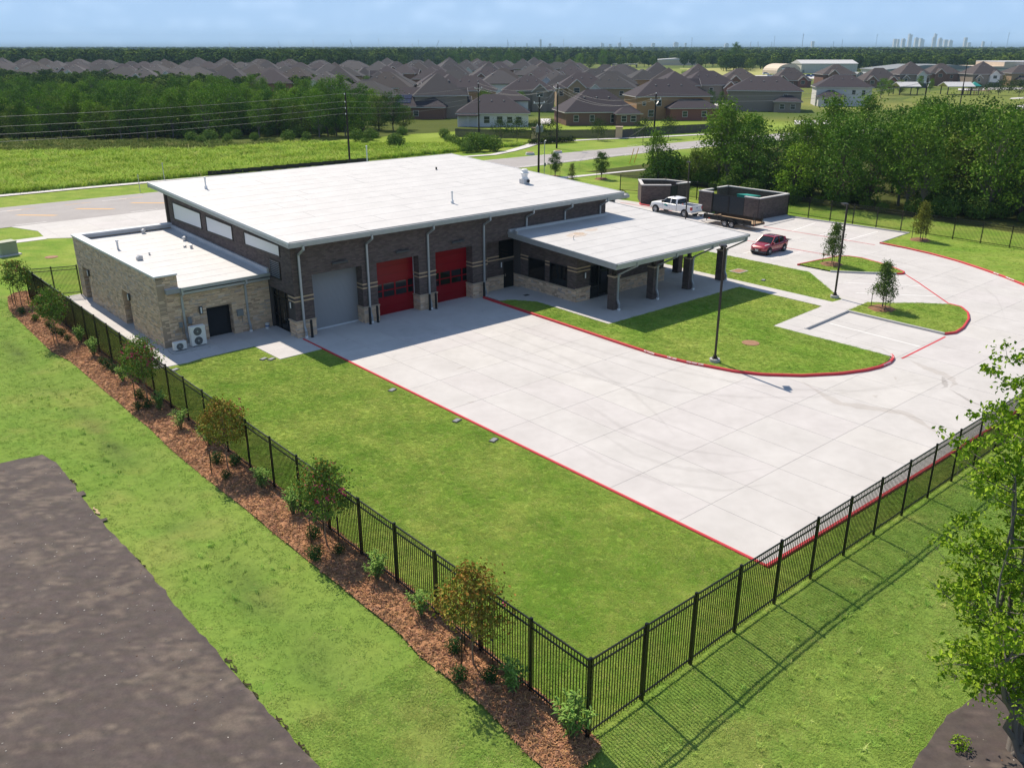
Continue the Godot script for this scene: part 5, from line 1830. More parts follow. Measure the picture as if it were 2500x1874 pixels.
func bed_plants() -> void:
	var green := Color(0.11, 0.19, 0.03)
	var green2 := Color(0.20, 0.28, 0.06)
	var rust := Color(0.34, 0.25, 0.05)
	var base := {"called": "crape_myrtle", "cat": "tree", "build": crape, "h": 3.4, "r": 0.9, "base": 1.62, "clumps": 42, "per": 66, "leaf": 0.125, "cs": 0.44, "a": green, "b": green2, "tr": 0.03, "bark": Color(0.22, 0.16, 0.11), "shape": "round", "lean": 0.03, "group": "young crape myrtles in the mulch bed"}
	var list := [
		[-0.90, 58.2, 3.2, 0.9, 0.12, 8, "young crape myrtle with reddish tips at the rounded end of the mulch bed"],
		[-1.35, 47.3, 3.4, 0.95, 0.06, 6, "young crape myrtle with sparse red buds opposite the long stone wall"],
		[-0.54, 33.1, 3.4, 0.92, 0.10, 46, "young crape myrtle full of red blossom beside the lawn corner"],
		[-0.72, 22.3, 3.4, 0.98, 0.22, 6, "young crape myrtle turning bronze, with hardly any flowers, before the fence"],
		[-0.57, 13.6, 3.45, 0.92, 0.10, 30, "young crape myrtle with bright pink blossom in the middle of the fence"],
		[-0.54, 4.55, 3.5, 0.98, 0.28, 1, "young crape myrtle with golden bronze leaves next to the fence corner"]]
	for q in list:
		var d := base.duplicate()
		d.h = q[2]
		d.r = q[3]
		d.warm = q[4]
		d.flowers = q[5]
		d.label = q[6]
		if q[4] > 0.2:
			d.a = Color(0.16, 0.20, 0.03)
			d.b = rust
		plant(d, W(q[0], q[1], gh(q[0], q[1]) + 0.08), R(0, 6), 1.0)
	var stk := [[-1.5, 22.3], [-0.27, 14.4], [-1.02, 14.05], [-0.19, 13.4], [-0.89, 4.75], [-0.17, 4.1], [-0.36, 5.25], [-1.25, 58.4], [-0.5, 57.9], [-1.3, 59.1], [-1.6, 47.0], [-1.0, 33.5]]
	for q in stk:
		stakes(W(q[0], q[1], gh(q[0], q[1]) + 0.08), [[0, 0]], 1.25, "thin dark stake beside a young crape myrtle in the mulch")
	# oleanders: long pale leaves
	var ole := [{"called": "leafy_shrub", "cat": "shrub", "label": "pale green shrub with long narrow leaves in the mulch bed", "group": "leafy shrubs along the fence", "build": shrub_leafy, "h": 1.05, "r": 0.42, "canes": 16, "per": 26, "leaf": 0.19, "slim": 0.24, "a": Color(0.13, 0.26, 0.045), "b": Color(0.24, 0.36, 0.08)}]
	ole.append(ole[0].duplicate())
	ole[1].r = 0.5
	ole[1].h = 1.15
	var spots := [[-0.34, 45.8], [-0.41, 42.7], [-0.55, 36.9], [-0.57, 31.2], [-0.65, 28.2], [-0.33, 25.3], [-0.35, 19.5], [-0.39, 16.7], [-0.38, 10.4], [-0.40, 7.6], [-0.39, 2.9], [-0.30, 0.45]]
	for i in spots.size():
		var q: Array = spots[i]
		var lab := ""
		if i == 11:
			lab = "tall pale green shrub with long narrow leaves at the fence corner post"
		plant(ole[i % 2], W(q[0], q[1], gh(q[0], q[1]) + 0.08), i * 1.3, 1.3 if i == 11 else R(0.88, 1.1), lab)
	var dark := {"called": "dark_shrub", "cat": "shrub", "label": "small round dark green shrub in the mulch bed", "group": "small dark shrubs in the mulch", "build": shrub_round, "h": 0.55, "r": 0.27, "per": 420, "leaf": 0.07, "a": Color(0.025, 0.065, 0.018), "b": Color(0.055, 0.12, 0.03)}
	for q in [[-1.01, 49.2], [-0.76, 46.9], [-0.74, 48.3], [-0.48, 40.9], [-0.48, 39.8], [-0.45, 38.8], [-0.76, 33.6], [-1.37, 32.1], [-0.88, 32.0], [-0.82, 23.2], [-0.27, 22.5], [-1.15, 21.5], [-0.7, 14.4], [-1.4, 13.05], [-0.5, 12.8], [-0.62, 5.45], [-1.34, 4.3], [-0.6, 3.7], [-1.5, 55.5], [-1.2, 53.0], [-0.9, 51.0]]:
		plant(dark, W(q[0], q[1], gh(q[0], q[1]) + 0.07), R(0, 6), R(0.85, 1.2))

func lot_trees() -> void:
	# young oaks on the islands, each in a ring of mulch with three stakes
	var oak := {"called": "young_oak", "cat": "tree", "h": 3.4, "r": 0.95, "base": 0.95, "clumps": 70, "per": 50, "leaf": 0.14, "cs": 0.38, "a": Color(0.08, 0.135, 0.03), "b": Color(0.16, 0.22, 0.06), "tr": 0.035, "shape": "cone", "slim": 0.45, "bark": Color(0.12, 0.10, 0.08)}
	var o2 := oak.duplicate()
	o2.a = Color(0.16, 0.17, 0.03)
	o2.b = Color(0.26, 0.25, 0.05)
	var spots := [[46.57, 15.5, 1.0, "young grey green oak on the rounded lawn island", 0.11, 0], [56.5, 25.3, 1.03, "young grey green oak behind the lamp post on the pointed lawn island", 0.11, 0], [72.6, 25.0, 1.04, "young golden green oak on the lawn before the far fence", 0.10, 1], [80.2, 75.8, 1.1, "young green tree with stakes on the grass by the short path", 0.0, 2], [77.2, 82.4, 1.0, "young green tree peeping over the white roof near the road", -0.1, 2]]
	var o3 := oak.duplicate()
	o3.a = Color(0.07, 0.12, 0.03)
	o3.b = Color(0.12, 0.19, 0.05)
	o3.shape = "round"
	for q in spots:
		var at := W(q[0], q[1], q[4])
		var pr: Dictionary = [oak, o2, o3][q[5]]
		pr.label = q[3]
		plant(pr, at, R(0, 6), q[2], q[3])
		var mb := MB.new()
		var ring := PackedVector2Array()
		for k in 26:
			ring.append(Vector2(cos(TAU * k / 26), sin(TAU * k / 26)) * R(0.92, 1.12))
		mb.col = Color(0.22, 0.115, 0.06)
		for k in 26:
			var a := ring[k]
			var b := ring[(k + 1) % 26]
			mb.tri(Vector3(0, 0.16, 0), Vector3(b.x * 0.7, 0.12, b.y * 0.7), Vector3(a.x * 0.7, 0.12, a.y * 0.7))
			mb.quad(Vector3(a.x, -0.03, a.y), Vector3(a.x * 0.7, 0.12, a.y * 0.7), Vector3(b.x * 0.7, 0.12, b.y * 0.7), Vector3(b.x, -0.03, b.y))
		var ms := part(self, "mulch_ring", mb, M.mulch)
		ms.position = at
		tag(ms, "ring of brown mulch round the " + q[3].substr(0, 40).get_slice(" on ", 0).get_slice(" behind ", 0) + [" of the rounded island", " of the pointed island", " before the far fence", " by the short path", " near the road"][spots.find(q)], "mulch")
		if q[5] < 3:
			stakes(at, [[0.75, 0.2], [-0.6, 0.5], [-0.2, -0.75]], 1.5, "thin dark stake in the mulch ring of a young tree")
	var co := {"called": "small_conifer", "cat": "tree", "label": "small dark bronze pyramidal shrub beside the short path", "h": 1.9, "r": 0.55, "base": 0.1, "clumps": 30, "per": 40, "leaf": 0.1, "cs": 0.35, "a": Color(0.04, 0.05, 0.02), "b": Color(0.08, 0.06, 0.025), "tr": 0.03, "shape": "cone"}
	plant(co, W(76.9, 78.6, 0), 0, 1.1)

func foreground_tree() -> void:
	# many-stemmed young tree at the right edge, close to the camera
	var at := W(8.3, -8.2, -0.05)
	var t := thing("foreground_tree", "large bright green tree with bare forking stems beside the old asphalt lot", "tree", at)
	var tk := MB.new()
	var lf := MB.new()
	tk.col = Color(0.16, 0.14, 0.12)
	var ga := Color(0.14, 0.25, 0.015)
	var gb := Color(0.30, 0.42, 0.03)
	# stems: lean in x and z, height
	for s in [[-1.6, -0.4, 5.2], [-0.5, -1.4, 6.6], [0.9, -1.9, 8.0], [2.2, -2.4, 9.6], [2.9, -0.4, 8.8], [1.4, 0.8, 7.2], [-0.6, 1.0, 4.8], [3.8, -1.6, 10.2], [3.4, 1.4, 8.0], [0.4, -0.6, 7.4], [4.6, -3.0, 10.4]]:
		var top := Vector3(s[0], s[2] * 0.95, s[1])
		var b0 := Vector3(R(-0.25, 0.25) + 0.2, -0.1, R(-0.25, 0.25))
		var pts := []
		var rad := []
		for i in 9:
			var f := i / 8.0
			pts.append(b0.lerp(top, f) + Vector3(top.x, 0, top.z) * 0.22 * sin(f * PI) + Vector3(R(-1, 1), 0, R(-1, 1)) * 0.13 * minf(1.0, f * 4.0))
			rad.append(0.10 * (1.04 - f) + 0.004)
		tk.tube(pts, rad, 6, false)
		for i in 15:
			var f := R(0.34, 1.0)
			var fi := f * 7.99
			var p: Vector3 = pts[int(fi)].lerp(pts[mini(int(fi) + 1, 8)], fi - int(fi))
			var a := R(0, TAU)
			var L := R(0.9, 2.4) * (1.3 - 0.55 * f)
			var e := p + Vector3(cos(a) * L, R(0.05, 0.7) * L, sin(a) * L)
			var m := p.lerp(e, 0.5) + Vector3(R(-0.1, 0.1), -0.1, R(-0.1, 0.1))
			tk.tube([p, m, e], [0.024, 0.014, 0.004], 4, false)
			# short twigs off the outer half, each ending in a rosette of leaves
			for k in 9:
				var g := R(0.35, 1.0)
				var c := p.lerp(m, g * 2.0) if g < 0.5 else m.lerp(e, g * 2.0 - 1.0)
				var te := c + Vector3(R(-1, 1), R(-0.2, 0.9), R(-1, 1)).normalized() * R(0.15, 0.45)
				tk.tube([c, te], [0.008, 0.003], 3, false)
				if rng.randf() < 0.88:
					var hue := R(-0.25, 0.25)
					for q in int(R(13, 26)):
						var o := te + Vector3(rng.randfn(), rng.randfn() * 0.6, rng.randfn()) * 0.13
						lf.col = tone(ga, gb, R(0, 1) + hue, R(0.75, 1.25))
						leaf(lf, o, Vector3(R(-1, 1), R(-0.1, 1.2), R(-1, 1)).normalized(), R(0.08, 0.20), R(0.5, 0.75))
	part(t, "trunk", tk, M.bark)
	part(t, "crown", lf, M.leaf)
	# sprout on the asphalt
	var sp := {"called": "sprout", "cat": "plant", "label": "small green sprout growing on the old asphalt under the foreground tree", "build": shrub_round, "h": 0.35, "r": 0.3, "per": 120, "leaf": 0.1, "a": ga, "b": gb}
	plant(sp, W(7.4, -7.0, 0.02), 0, 1.0)

func litter() -> void:
	var peb := MB.new()
	peb.lathe(Vector3.ZERO, Vector3.UP, [Vector2(0.02, 0), Vector2(0.022, 0.008), Vector2(0.012, 0.017), Vector2(0, 0.018)], 6)
	var mm := MultiMesh.new()
	mm.transform_format = MultiMesh.TRANSFORM_3D
	mm.use_colors = true
	mm.mesh = peb.mesh()
	mm.instance_count = 520
	for i in 520:
		var u := -6.6 - pow(R(0, 1), 1.4) * 8.0
		var v := R(-6, 29)
		if i > 450:
			u = R(6.5, 13)
			v = R(-9.5, -6.9)
		mm.set_instance_transform(i, Transform3D(Basis(Vector3.UP, R(0, 6)).scaled(Vector3(R(0.5, 1.7), R(0.6, 1.2), R(0.5, 1.2))), W(u, v, 0.018)))
		var k := R(0.1, 0.55)
		mm.set_instance_color(i, Color(k, k * 0.92, k * 0.8) if i % 9 else Color(0.16, 0.08, 0.04))
	var o := MultiMeshInstance3D.new()
	o.name = "grit"
	o.multimesh = mm
	o.material_override = M.chip
	stuff(tag(o, "pale grit and leaf crumbs strewn over the old asphalt", "grit"))
	add_child(o)
	for q in [[-6.36, 9.6, 1.0], [-6.4, 8.1, 1.3], [-6.36, 6.2, 0.8], [-6.5, 17.2, 1.2], [-6.5, 22.4, 0.9], [-6.45, 25.8, 0.8], [-6.35, 4.9, 0.7]]:
		var mb := MB.new()
		var p := PackedVector2Array()
		for k in 18:
			var a := TAU * k / 18
			p.append(Vector2(q[0] + 0.05 + cos(a) * R(0.02, 0.075) + 0.05 * sin(k * 1.7), q[1] + sin(a) * q[2] * R(0.3, 0.5)))
		mb.prism(p, -0.05, 0.026)
		var so := part(self, "sand_drift", mb, M.sand)
		so.set_meta("kind", "structure")

# ---------- grass ----------
func grass_at(called: String, label: String, spots: Array, mesh: Mesh, lo: float, hi: float, tint: float) -> void:
	var mm := MultiMesh.new()
	mm.transform_format = MultiMesh.TRANSFORM_3D
	mm.use_colors = true
	mm.mesh = mesh
	mm.instance_count = spots.size()
	for i in spots.size():
		var q: Array = spots[i]
		var b := Basis(Vector3.UP, R(0, TAU)).scaled(Vector3(1, R(0.75, 1.25), 1) * R(lo, hi))
		mm.set_instance_transform(i, Transform3D(b, W(q[0], q[1], q[2])))
		var c := ground_tone(q[0], q[1])
		var t := R(0.8, 1.2) * tint
		if rng.randf() < 0.05:
			c = c.lerp(Color(0.36, 0.32, 0.13), 0.6)
		elif rng.randf() < 0.04:
			c = c.lerp(Color(0.07, 0.15, 0.02), 0.7)
		mm.set_instance_color(i, Color(c.r * t * R(0.9, 1.12), c.g * t, c.b * t))
	var o := MultiMeshInstance3D.new()
	o.name = numbered(called)
	o.multimesh = mm
	o.material_override = M.blade
	stuff(tag(o, label, "grass"))
	add_child(o)

func tuft(n: int, r: float, h: float, w: float, bend: float) -> ArrayMesh:
	var mb := MB.new()
	for i in n:
		var a := R(0, TAU)
		var p := Vector3(cos(a), 0, sin(a)) * r * sqrt(R(0, 1))
		var d := Vector3(R(-1, 1), 0, R(-1, 1)).normalized()
		var s := d.cross(Vector3.UP) * w * 0.5
		var hh := h * R(0.5, 1.1)
		var m := p + d * bend * hh * 0.35 + Vector3(0, hh * 0.65, 0)
		var e := p + d * bend * hh + Vector3(0, hh, 0)
		var t := R(0.85, 1.15)
		mb.col = Color(t, t, t)
		mb.tri(p - s, p + s, m + s * 0.8)
		mb.tri(p - s, m + s * 0.8, m - s * 0.8)
		mb.tri(m - s * 0.8, m + s * 0.8, e)
	return mb.mesh()

func grass() -> void:
	var short := tuft(16, 0.13, 0.035, 0.012, 1.6)
	var mesh2 := tuft(16, 0.14, 0.036, 0.013, 1.8)
	var spots := []
	# lawn inside the fence
	for i in 60000:
		var u := R(0.3, 11.05)
		var v := pow(R(0, 1), 1.4) * 37.6 + 0.3
		if v > 38.0 or (u > 8.0 and v > 34.6) or (u < 3.6 and v > 37.7 and u > 1.5):
			continue
		spots.append([u, v, gh(u, v)])
	for i in 4500:
		var u := R(11.4, 46)
		spots.append([u, R(0.1, 1.45), -0.03])
	for i in 3000:
		spots.append([R(0.3, 2.3), R(38, 59.5), -0.03])
	grass_at("mown_grass", "mown lawn grass inside the iron fence", spots, short, 0.8, 1.2, 1.55)
	spots = []
	var a1 := V2([-60, 33, -12, 30.4, -8.41, 30.0, -6.7, 29.72, -6.5, 20, -6.35, 3.98, -6.3, -40, -60, -40])
	var a2 := V2([5.6, -6.5, 8.05, -6.23, 40, -7, 40, -40, 5.2, -40])
	var mu := V2([-1.6, -0.3, -1.45, 4, -1.75, 25, -1.8, 43, -2.15, 45.5, -1.96, 56.2, -1.2, 61.2, 0.5, 62.5, 0.7, 61, 0.3, 0, 0, -0.4])
	for i in 95000:
		var u := R(-8, 26)
		var v := R(-8, 62) if rng.randf() < 0.55 else R(-9, 6)
		if not (u < -1.4 or v < 0.1) or (u > -1.4 and v > 0.1):
			continue
		var z := Vector2(u, v)
		if Geometry2D.is_point_in_polygon(z, a1) or Geometry2D.is_point_in_polygon(z, a2) or Geometry2D.is_point_in_polygon(z, mu):
			continue
		spots.append([u, v, gh(u, v)])
	grass_at("rough_grass", "longer grass on the slope outside the iron fence", spots, mesh2, 0.7, 1.3, 1.5)
	spots = []
	for a in [[LAWN_A, 26000, 0.1], [LAWN_B, 7000, 0.095], [ISLE_1, 2200, 0.11], [ISLE_2, 2600, 0.11], [RIGHT_LAWN, 7000, 0.1]]:
		var pl := V2(a[0])
		var lo := Vector2(1e9, 1e9)
		var hi := -lo
		for p in pl:
			lo = lo.min(p)
			hi = hi.max(p)
		for i in int(a[1]):
			var z := Vector2(R(lo.x, hi.x), R(lo.y, hi.y))
			if Geometry2D.is_point_in_polygon(z, pl):
				spots.append([z.x, z.y, a[2]])
	grass_at("island_grass", "mown grass on the raised lawns of the car park", spots, short, 0.9, 1.4, 1.55)
	# weeds in tall tufts along the outer swale
	spots = []
	for i in 300:
		var u := R(-5.6, -2.4)
		var v := R(-6, 40)
		if nz.get_noise_2d(u * 5, v * 3) > 0.05:
			spots.append([u, v, gh(u, v)])
	for i in 120:
		var u := R(1, 16)
		var v := R(-6, -1)
		spots.append([u, v, gh(u, v)])
	grass_at("weeds", "coarse weed tufts along the swale outside the fence", spots, tuft(12, 0.1, 0.2, 0.016, 1.0), 0.6, 1.2, 2.2)
	# meadow beyond the road
	var tall := tuft(26, 0.55, 0.6, 0.07, 1.1)
	spots = []
	for i in 34000:
		var v := 117.5 + pow(R(0, 1), 1.3) * 80.0
		var u := R(-60, 102)
		if v > 118 + (102 - u) * 1.0:
			continue
		if nz.get_noise_2d(u * 4, v * 4) > 0.5:
			continue
		spots.append([u, v, gh(u, v) - 0.05])
	grass_at("meadow", "bright uncut meadow grass beyond the road", spots, tall, 0.6, 1.5, 1.7)

# ---------- vehicles: local x forward, y up, z to the right-hand side ----------
# smooth skin through cross-sections; each section is half a ring from the sill up to the middle, mirrored
func skin(mb: MB, secs: Array) -> void:
	var P := []
	for s in secs:
		var row := []
		for q in s[1]:
			row.append(Vector3(s[0], q[1], q[0]))
		for k in range(s[1].size() - 1, -1, -1):
			row.append(Vector3(s[0], s[1][k][1], -s[1][k][0]))
		P.append(row)
	var ni := P.size()
	var nj: int = P[0].size()
	var N := []
	for i in ni:
		var row := []
		for j in nj:
			var du: Vector3 = P[mini(i + 1, ni - 1)][j] - P[maxi(i - 1, 0)][j]
			var dv: Vector3 = P[i][mini(j + 1, nj - 1)] - P[i][maxi(j - 1, 0)]
			var nn := du.cross(dv)
			row.append(nn.normalized() if nn.length() > 1e-9 else Vector3.UP)
		N.append(row)
	for i in ni - 1:
		for j in nj - 1:
			mb.stri(P[i][j], P[i + 1][j], P[i + 1][j + 1], N[i][j], N[i + 1][j], N[i + 1][j + 1])
			mb.stri(P[i][j], P[i + 1][j + 1], P[i][j + 1], N[i][j], N[i + 1][j + 1], N[i][j + 1])
	for i in [0, ni - 1]:
		for j in range(1, nj - 1):
			if i == 0:
				mb.tri(P[i][0], P[i][j], P[i][j + 1])
			else:
				mb.tri(P[i][0], P[i][j + 1], P[i][j])

func wheel(parent: Node3D, x: float, z: float, r: float, w: float, dark := false) -> void:
	var s := signf(z)
	var o := Vector3(x, r, z)
	var ax := Vector3(0, 0, s)
	var mb := MB.new()
	mb.lathe(o, ax, [Vector2(r * 0.62, -w * 0.5), Vector2(r * 0.93, -w * 0.5), Vector2(r, -w * 0.36), Vector2(r, w * 0.36), Vector2(r * 0.93, w * 0.5), Vector2(r * 0.66, w * 0.5), Vector2(r * 0.64, w * 0.3)], 20)
	var t := part(parent, "wheel", mb, M.tyre)
	mb = MB.new()
	mb.lathe(o, ax, [Vector2(r * 0.66, w * 0.46), Vector2(r * 0.58, w * 0.34), Vector2(r * 0.2, w * 0.42), Vector2(r * 0.14, w * 0.5), Vector2(0, w * 0.5)], 20)
	part(t, "rim", mb, M.dark_grey if dark else M.rim)
	for k in 6:
		mb = MB.new()
		var a := TAU * k / 6
		var d := Vector3(cos(a), sin(a), 0)
		var d2 := Vector3(cos(a + 0.5), sin(a + 0.5), 0)
		var c := o + (d + d2) * 0.5 * r * 0.42 + ax * (w * 0.385 + 0.012)
		mb.lathe(c, ax, [Vector2(r * 0.13, 0), Vector2(0, 0.001)], 8)
		part(t, "rim_hole", mb, M.tyre)

func quad_part(parent: Node3D, called: String, m: Material, q: Array) -> void:
	var mb := MB.new()
	for e in q:
		mb.quad(e[0], e[1], e[2], e[3])
		var nn: Vector3 = (e[1] - e[0]).cross(e[2] - e[0]).normalized() * 0.004
		mb.quad(e[3] - nn, e[2] - nn, e[1] - nn, e[0] - nn)
	part(parent, called, mb, m)

func pillar(t: Node3D, paint: String, pts: Array, w: float, d: float) -> void:
	var mb := MB.new()
	mb.bars(pts, w, d)
	part(t, "pillar", mb, M[paint])

func red_car() -> void:
	var t := thing("red_car", "glossy dark red compact crossover parked beside the lawn", "car", W(57.05, 32.1, 0.006), PI + 0.03)
	var b := MB.new()
	var sec := func(x: float, w: float, y0: float, yb: float, yt: float) -> Array:
		return [x, [[w * 0.80, y0], [w * 0.95, y0 + 0.06], [w * 1.0, y0 + 0.28], [w * 0.985, (y0 + yb) * 0.55 + 0.12], [w * 0.95, yb], [w * 0.72, lerpf(yb, yt, 0.75)], [w * 0.3, yt]]]
	skin(b, [sec.call(-2.06, 0.70, 0.46, 0.86, 0.92), sec.call(-1.98, 0.80, 0.36, 0.93, 1.0), sec.call(-1.7, 0.88, 0.26, 0.97, 1.04), sec.call(-1.2, 0.89, 0.22, 0.98, 1.04), sec.call(-0.4, 0.865, 0.2, 0.95, 1.0), sec.call(0.5, 0.865, 0.2, 0.95, 1.02), sec.call(1.1, 0.885, 0.22, 0.93, 1.03), sec.call(1.55, 0.87, 0.24, 0.86, 0.95), sec.call(1.85, 0.80, 0.26, 0.76, 0.84), sec.call(2.02, 0.66, 0.34, 0.64, 0.70), sec.call(2.06, 0.50, 0.42, 0.58, 0.60)])
	part(t, "body", b, M.car_red)
	var g := MB.new()
	var gs := func(x: float, w0: float, y0: float, w1: float, y1: float) -> Array:
		return [x, [[w0, y0], [lerpf(w0, w1, 0.5) + 0.01, lerpf(y0, y1, 0.5)], [w1, y1], [w1 * 0.5, y1 + 0.02]]]
	skin(g, [gs.call(-1.86, 0.70, 0.96, 0.62, 0.99), gs.call(-1.5, 0.76, 0.97, 0.6, 1.33), gs.call(-0.9, 0.80, 0.96, 0.62, 1.49), gs.call(-0.2, 0.81, 0.95, 0.64, 1.54), gs.call(0.25, 0.81, 0.95, 0.62, 1.50), gs.call(0.95, 0.78, 0.97, 0.70, 1.03)])
	part(t, "window", g, M.car_glass)
	var r := MB.new()
	skin(r, [gs.call(-1.58, 0.62, 1.30, 0.5, 1.31), gs.call(-1.3, 0.66, 1.40, 0.55, 1.44), gs.call(-0.8, 0.665, 1.50, 0.56, 1.535), gs.call(-0.2, 0.675, 1.545, 0.58, 1.575), gs.call(0.15, 0.66, 1.53, 0.56, 1.555), gs.call(0.33, 0.62, 1.485, 0.5, 1.50)])
	var ro := part(t, "roof", r, M.car_red)
	quad_part(ro, "sunroof", M.car_glass, [[Vector3(-0.5, 1.583, 0.36), Vector3(0.1, 1.592, 0.36), Vector3(0.1, 1.592, -0.36), Vector3(-0.5, 1.583, -0.36)]])
	for s in [-1, 1]:
		pillar(t, "car_red", [Vector3(0.98, 0.98, 0.79 * s), Vector3(0.28, 1.50, 0.635 * s)], 0.06, 0.06)
		pillar(t, "car_red", [Vector3(-0.35, 0.95, 0.825 * s), Vector3(-0.35, 1.52, 0.66 * s)], 0.07, 0.03)
		pillar(t, "car_red", [Vector3(-1.15, 0.97, 0.815 * s), Vector3(-1.45, 1.37, 0.63 * s)], 0.26, 0.05)
		pillar(t, "car_red", [Vector3(-1.9, 1.0, 0.66 * s), Vector3(-1.5, 1.36, 0.58 * s)], 0.12, 0.06)
		var mr := MB.new()
		mr.cbox(Vector3(0.62, 0.98, 0.86 * s - 0.1), Vector3(0.78, 1.12, 0.86 * s + 0.12), 0.03)
		part(t, "mirror", mr, M.car_red)
		var hl := MB.new()
		hl.lathe(Vector3(1.93, 0.60, 0.62 * s), Vector3(0.9, 0.1, 0.4 * s).normalized(), [Vector2(0.13, -0.05), Vector2(0.13, 0.02), Vector2(0.1, 0.035), Vector2(0.1, 0.02), Vector2(0, 0.03)], 14)
		part(t, "headlight", hl, M.chrome)
		quad_part(t, "indicator", M.frosted, [[Vector3(1.72, 0.905, 0.60 * s), Vector3(1.2, 0.985, 0.78 * s), Vector3(1.2, 1.01, 0.70 * s), Vector3(1.7, 0.925, 0.52 * s)]])
		quad_part(t, "tail_light", M.lamp_red, [[Vector3(-2.0, 0.8, 0.8 * s), Vector3(-1.8, 1.0, 0.84 * s), Vector3(-1.9, 1.02, 0.74 * s), Vector3(-2.06, 0.84, 0.66 * s)]])
		for x in [1.28, -1.25]:
			var ar := MB.new()
			ar.lathe(Vector3(x, 0.345, 0.80 * s), Vector3(0, 0, s), [Vector2(0.41, 0.0), Vector2(0.415, 0.085), Vector2(0.37, 0.09), Vector2(0, 0.088)], 22)
			part(t, "wheel_arch", ar, M.tyre)
			wheel(t, x, 0.81 * s, 0.345, 0.21)
	var bp := MB.new()
	skin(bp, [[1.78, [[0.84, 0.24], [0.85, 0.3], [0.83, 0.42], [0.5, 0.44]]], [2.0, [[0.72, 0.24], [0.73, 0.3], [0.70, 0.42], [0.4, 0.44]]], [2.085, [[0.52, 0.27], [0.52, 0.3], [0.5, 0.40], [0.3, 0.41]]]])
	part(t, "bumper", bp, M.dark_grey)
	quad_part(t, "grille", M.black_metal, [[Vector3(2.075, 0.47, -0.45), Vector3(2.075, 0.47, 0.45), Vector3(2.03, 0.62, 0.5), Vector3(2.03, 0.62, -0.5)]])
	var em := MB.new()
	em.lathe(Vector3(2.07, 0.56, 0), Vector3(0.95, 0.25, 0).normalized(), [Vector2(0.085, 0), Vector2(0.085, 0.012), Vector2(0.065, 0.012), Vector2(0.065, 0.006)], 16)
	em.bar(Vector3(2.085, 0.56, -0.1), Vector3(2.085, 0.56, 0.1), 0.02, 0.03)
	em.bars([Vector3(2.06, 0.62, -0.24), Vector3(2.085, 0.50, -0.1), Vector3(2.085, 0.50, 0.1), Vector3(2.06, 0.62, 0.24)], 0.015, 0.03)
	part(t, "emblem", em, M.chrome)
	quad_part(t, "number_plate", M.letter_white, [[Vector3(2.092, 0.40, -0.16), Vector3(2.092, 0.40, 0.16), Vector3(2.088, 0.48, 0.16), Vector3(2.088, 0.48, -0.16)]])

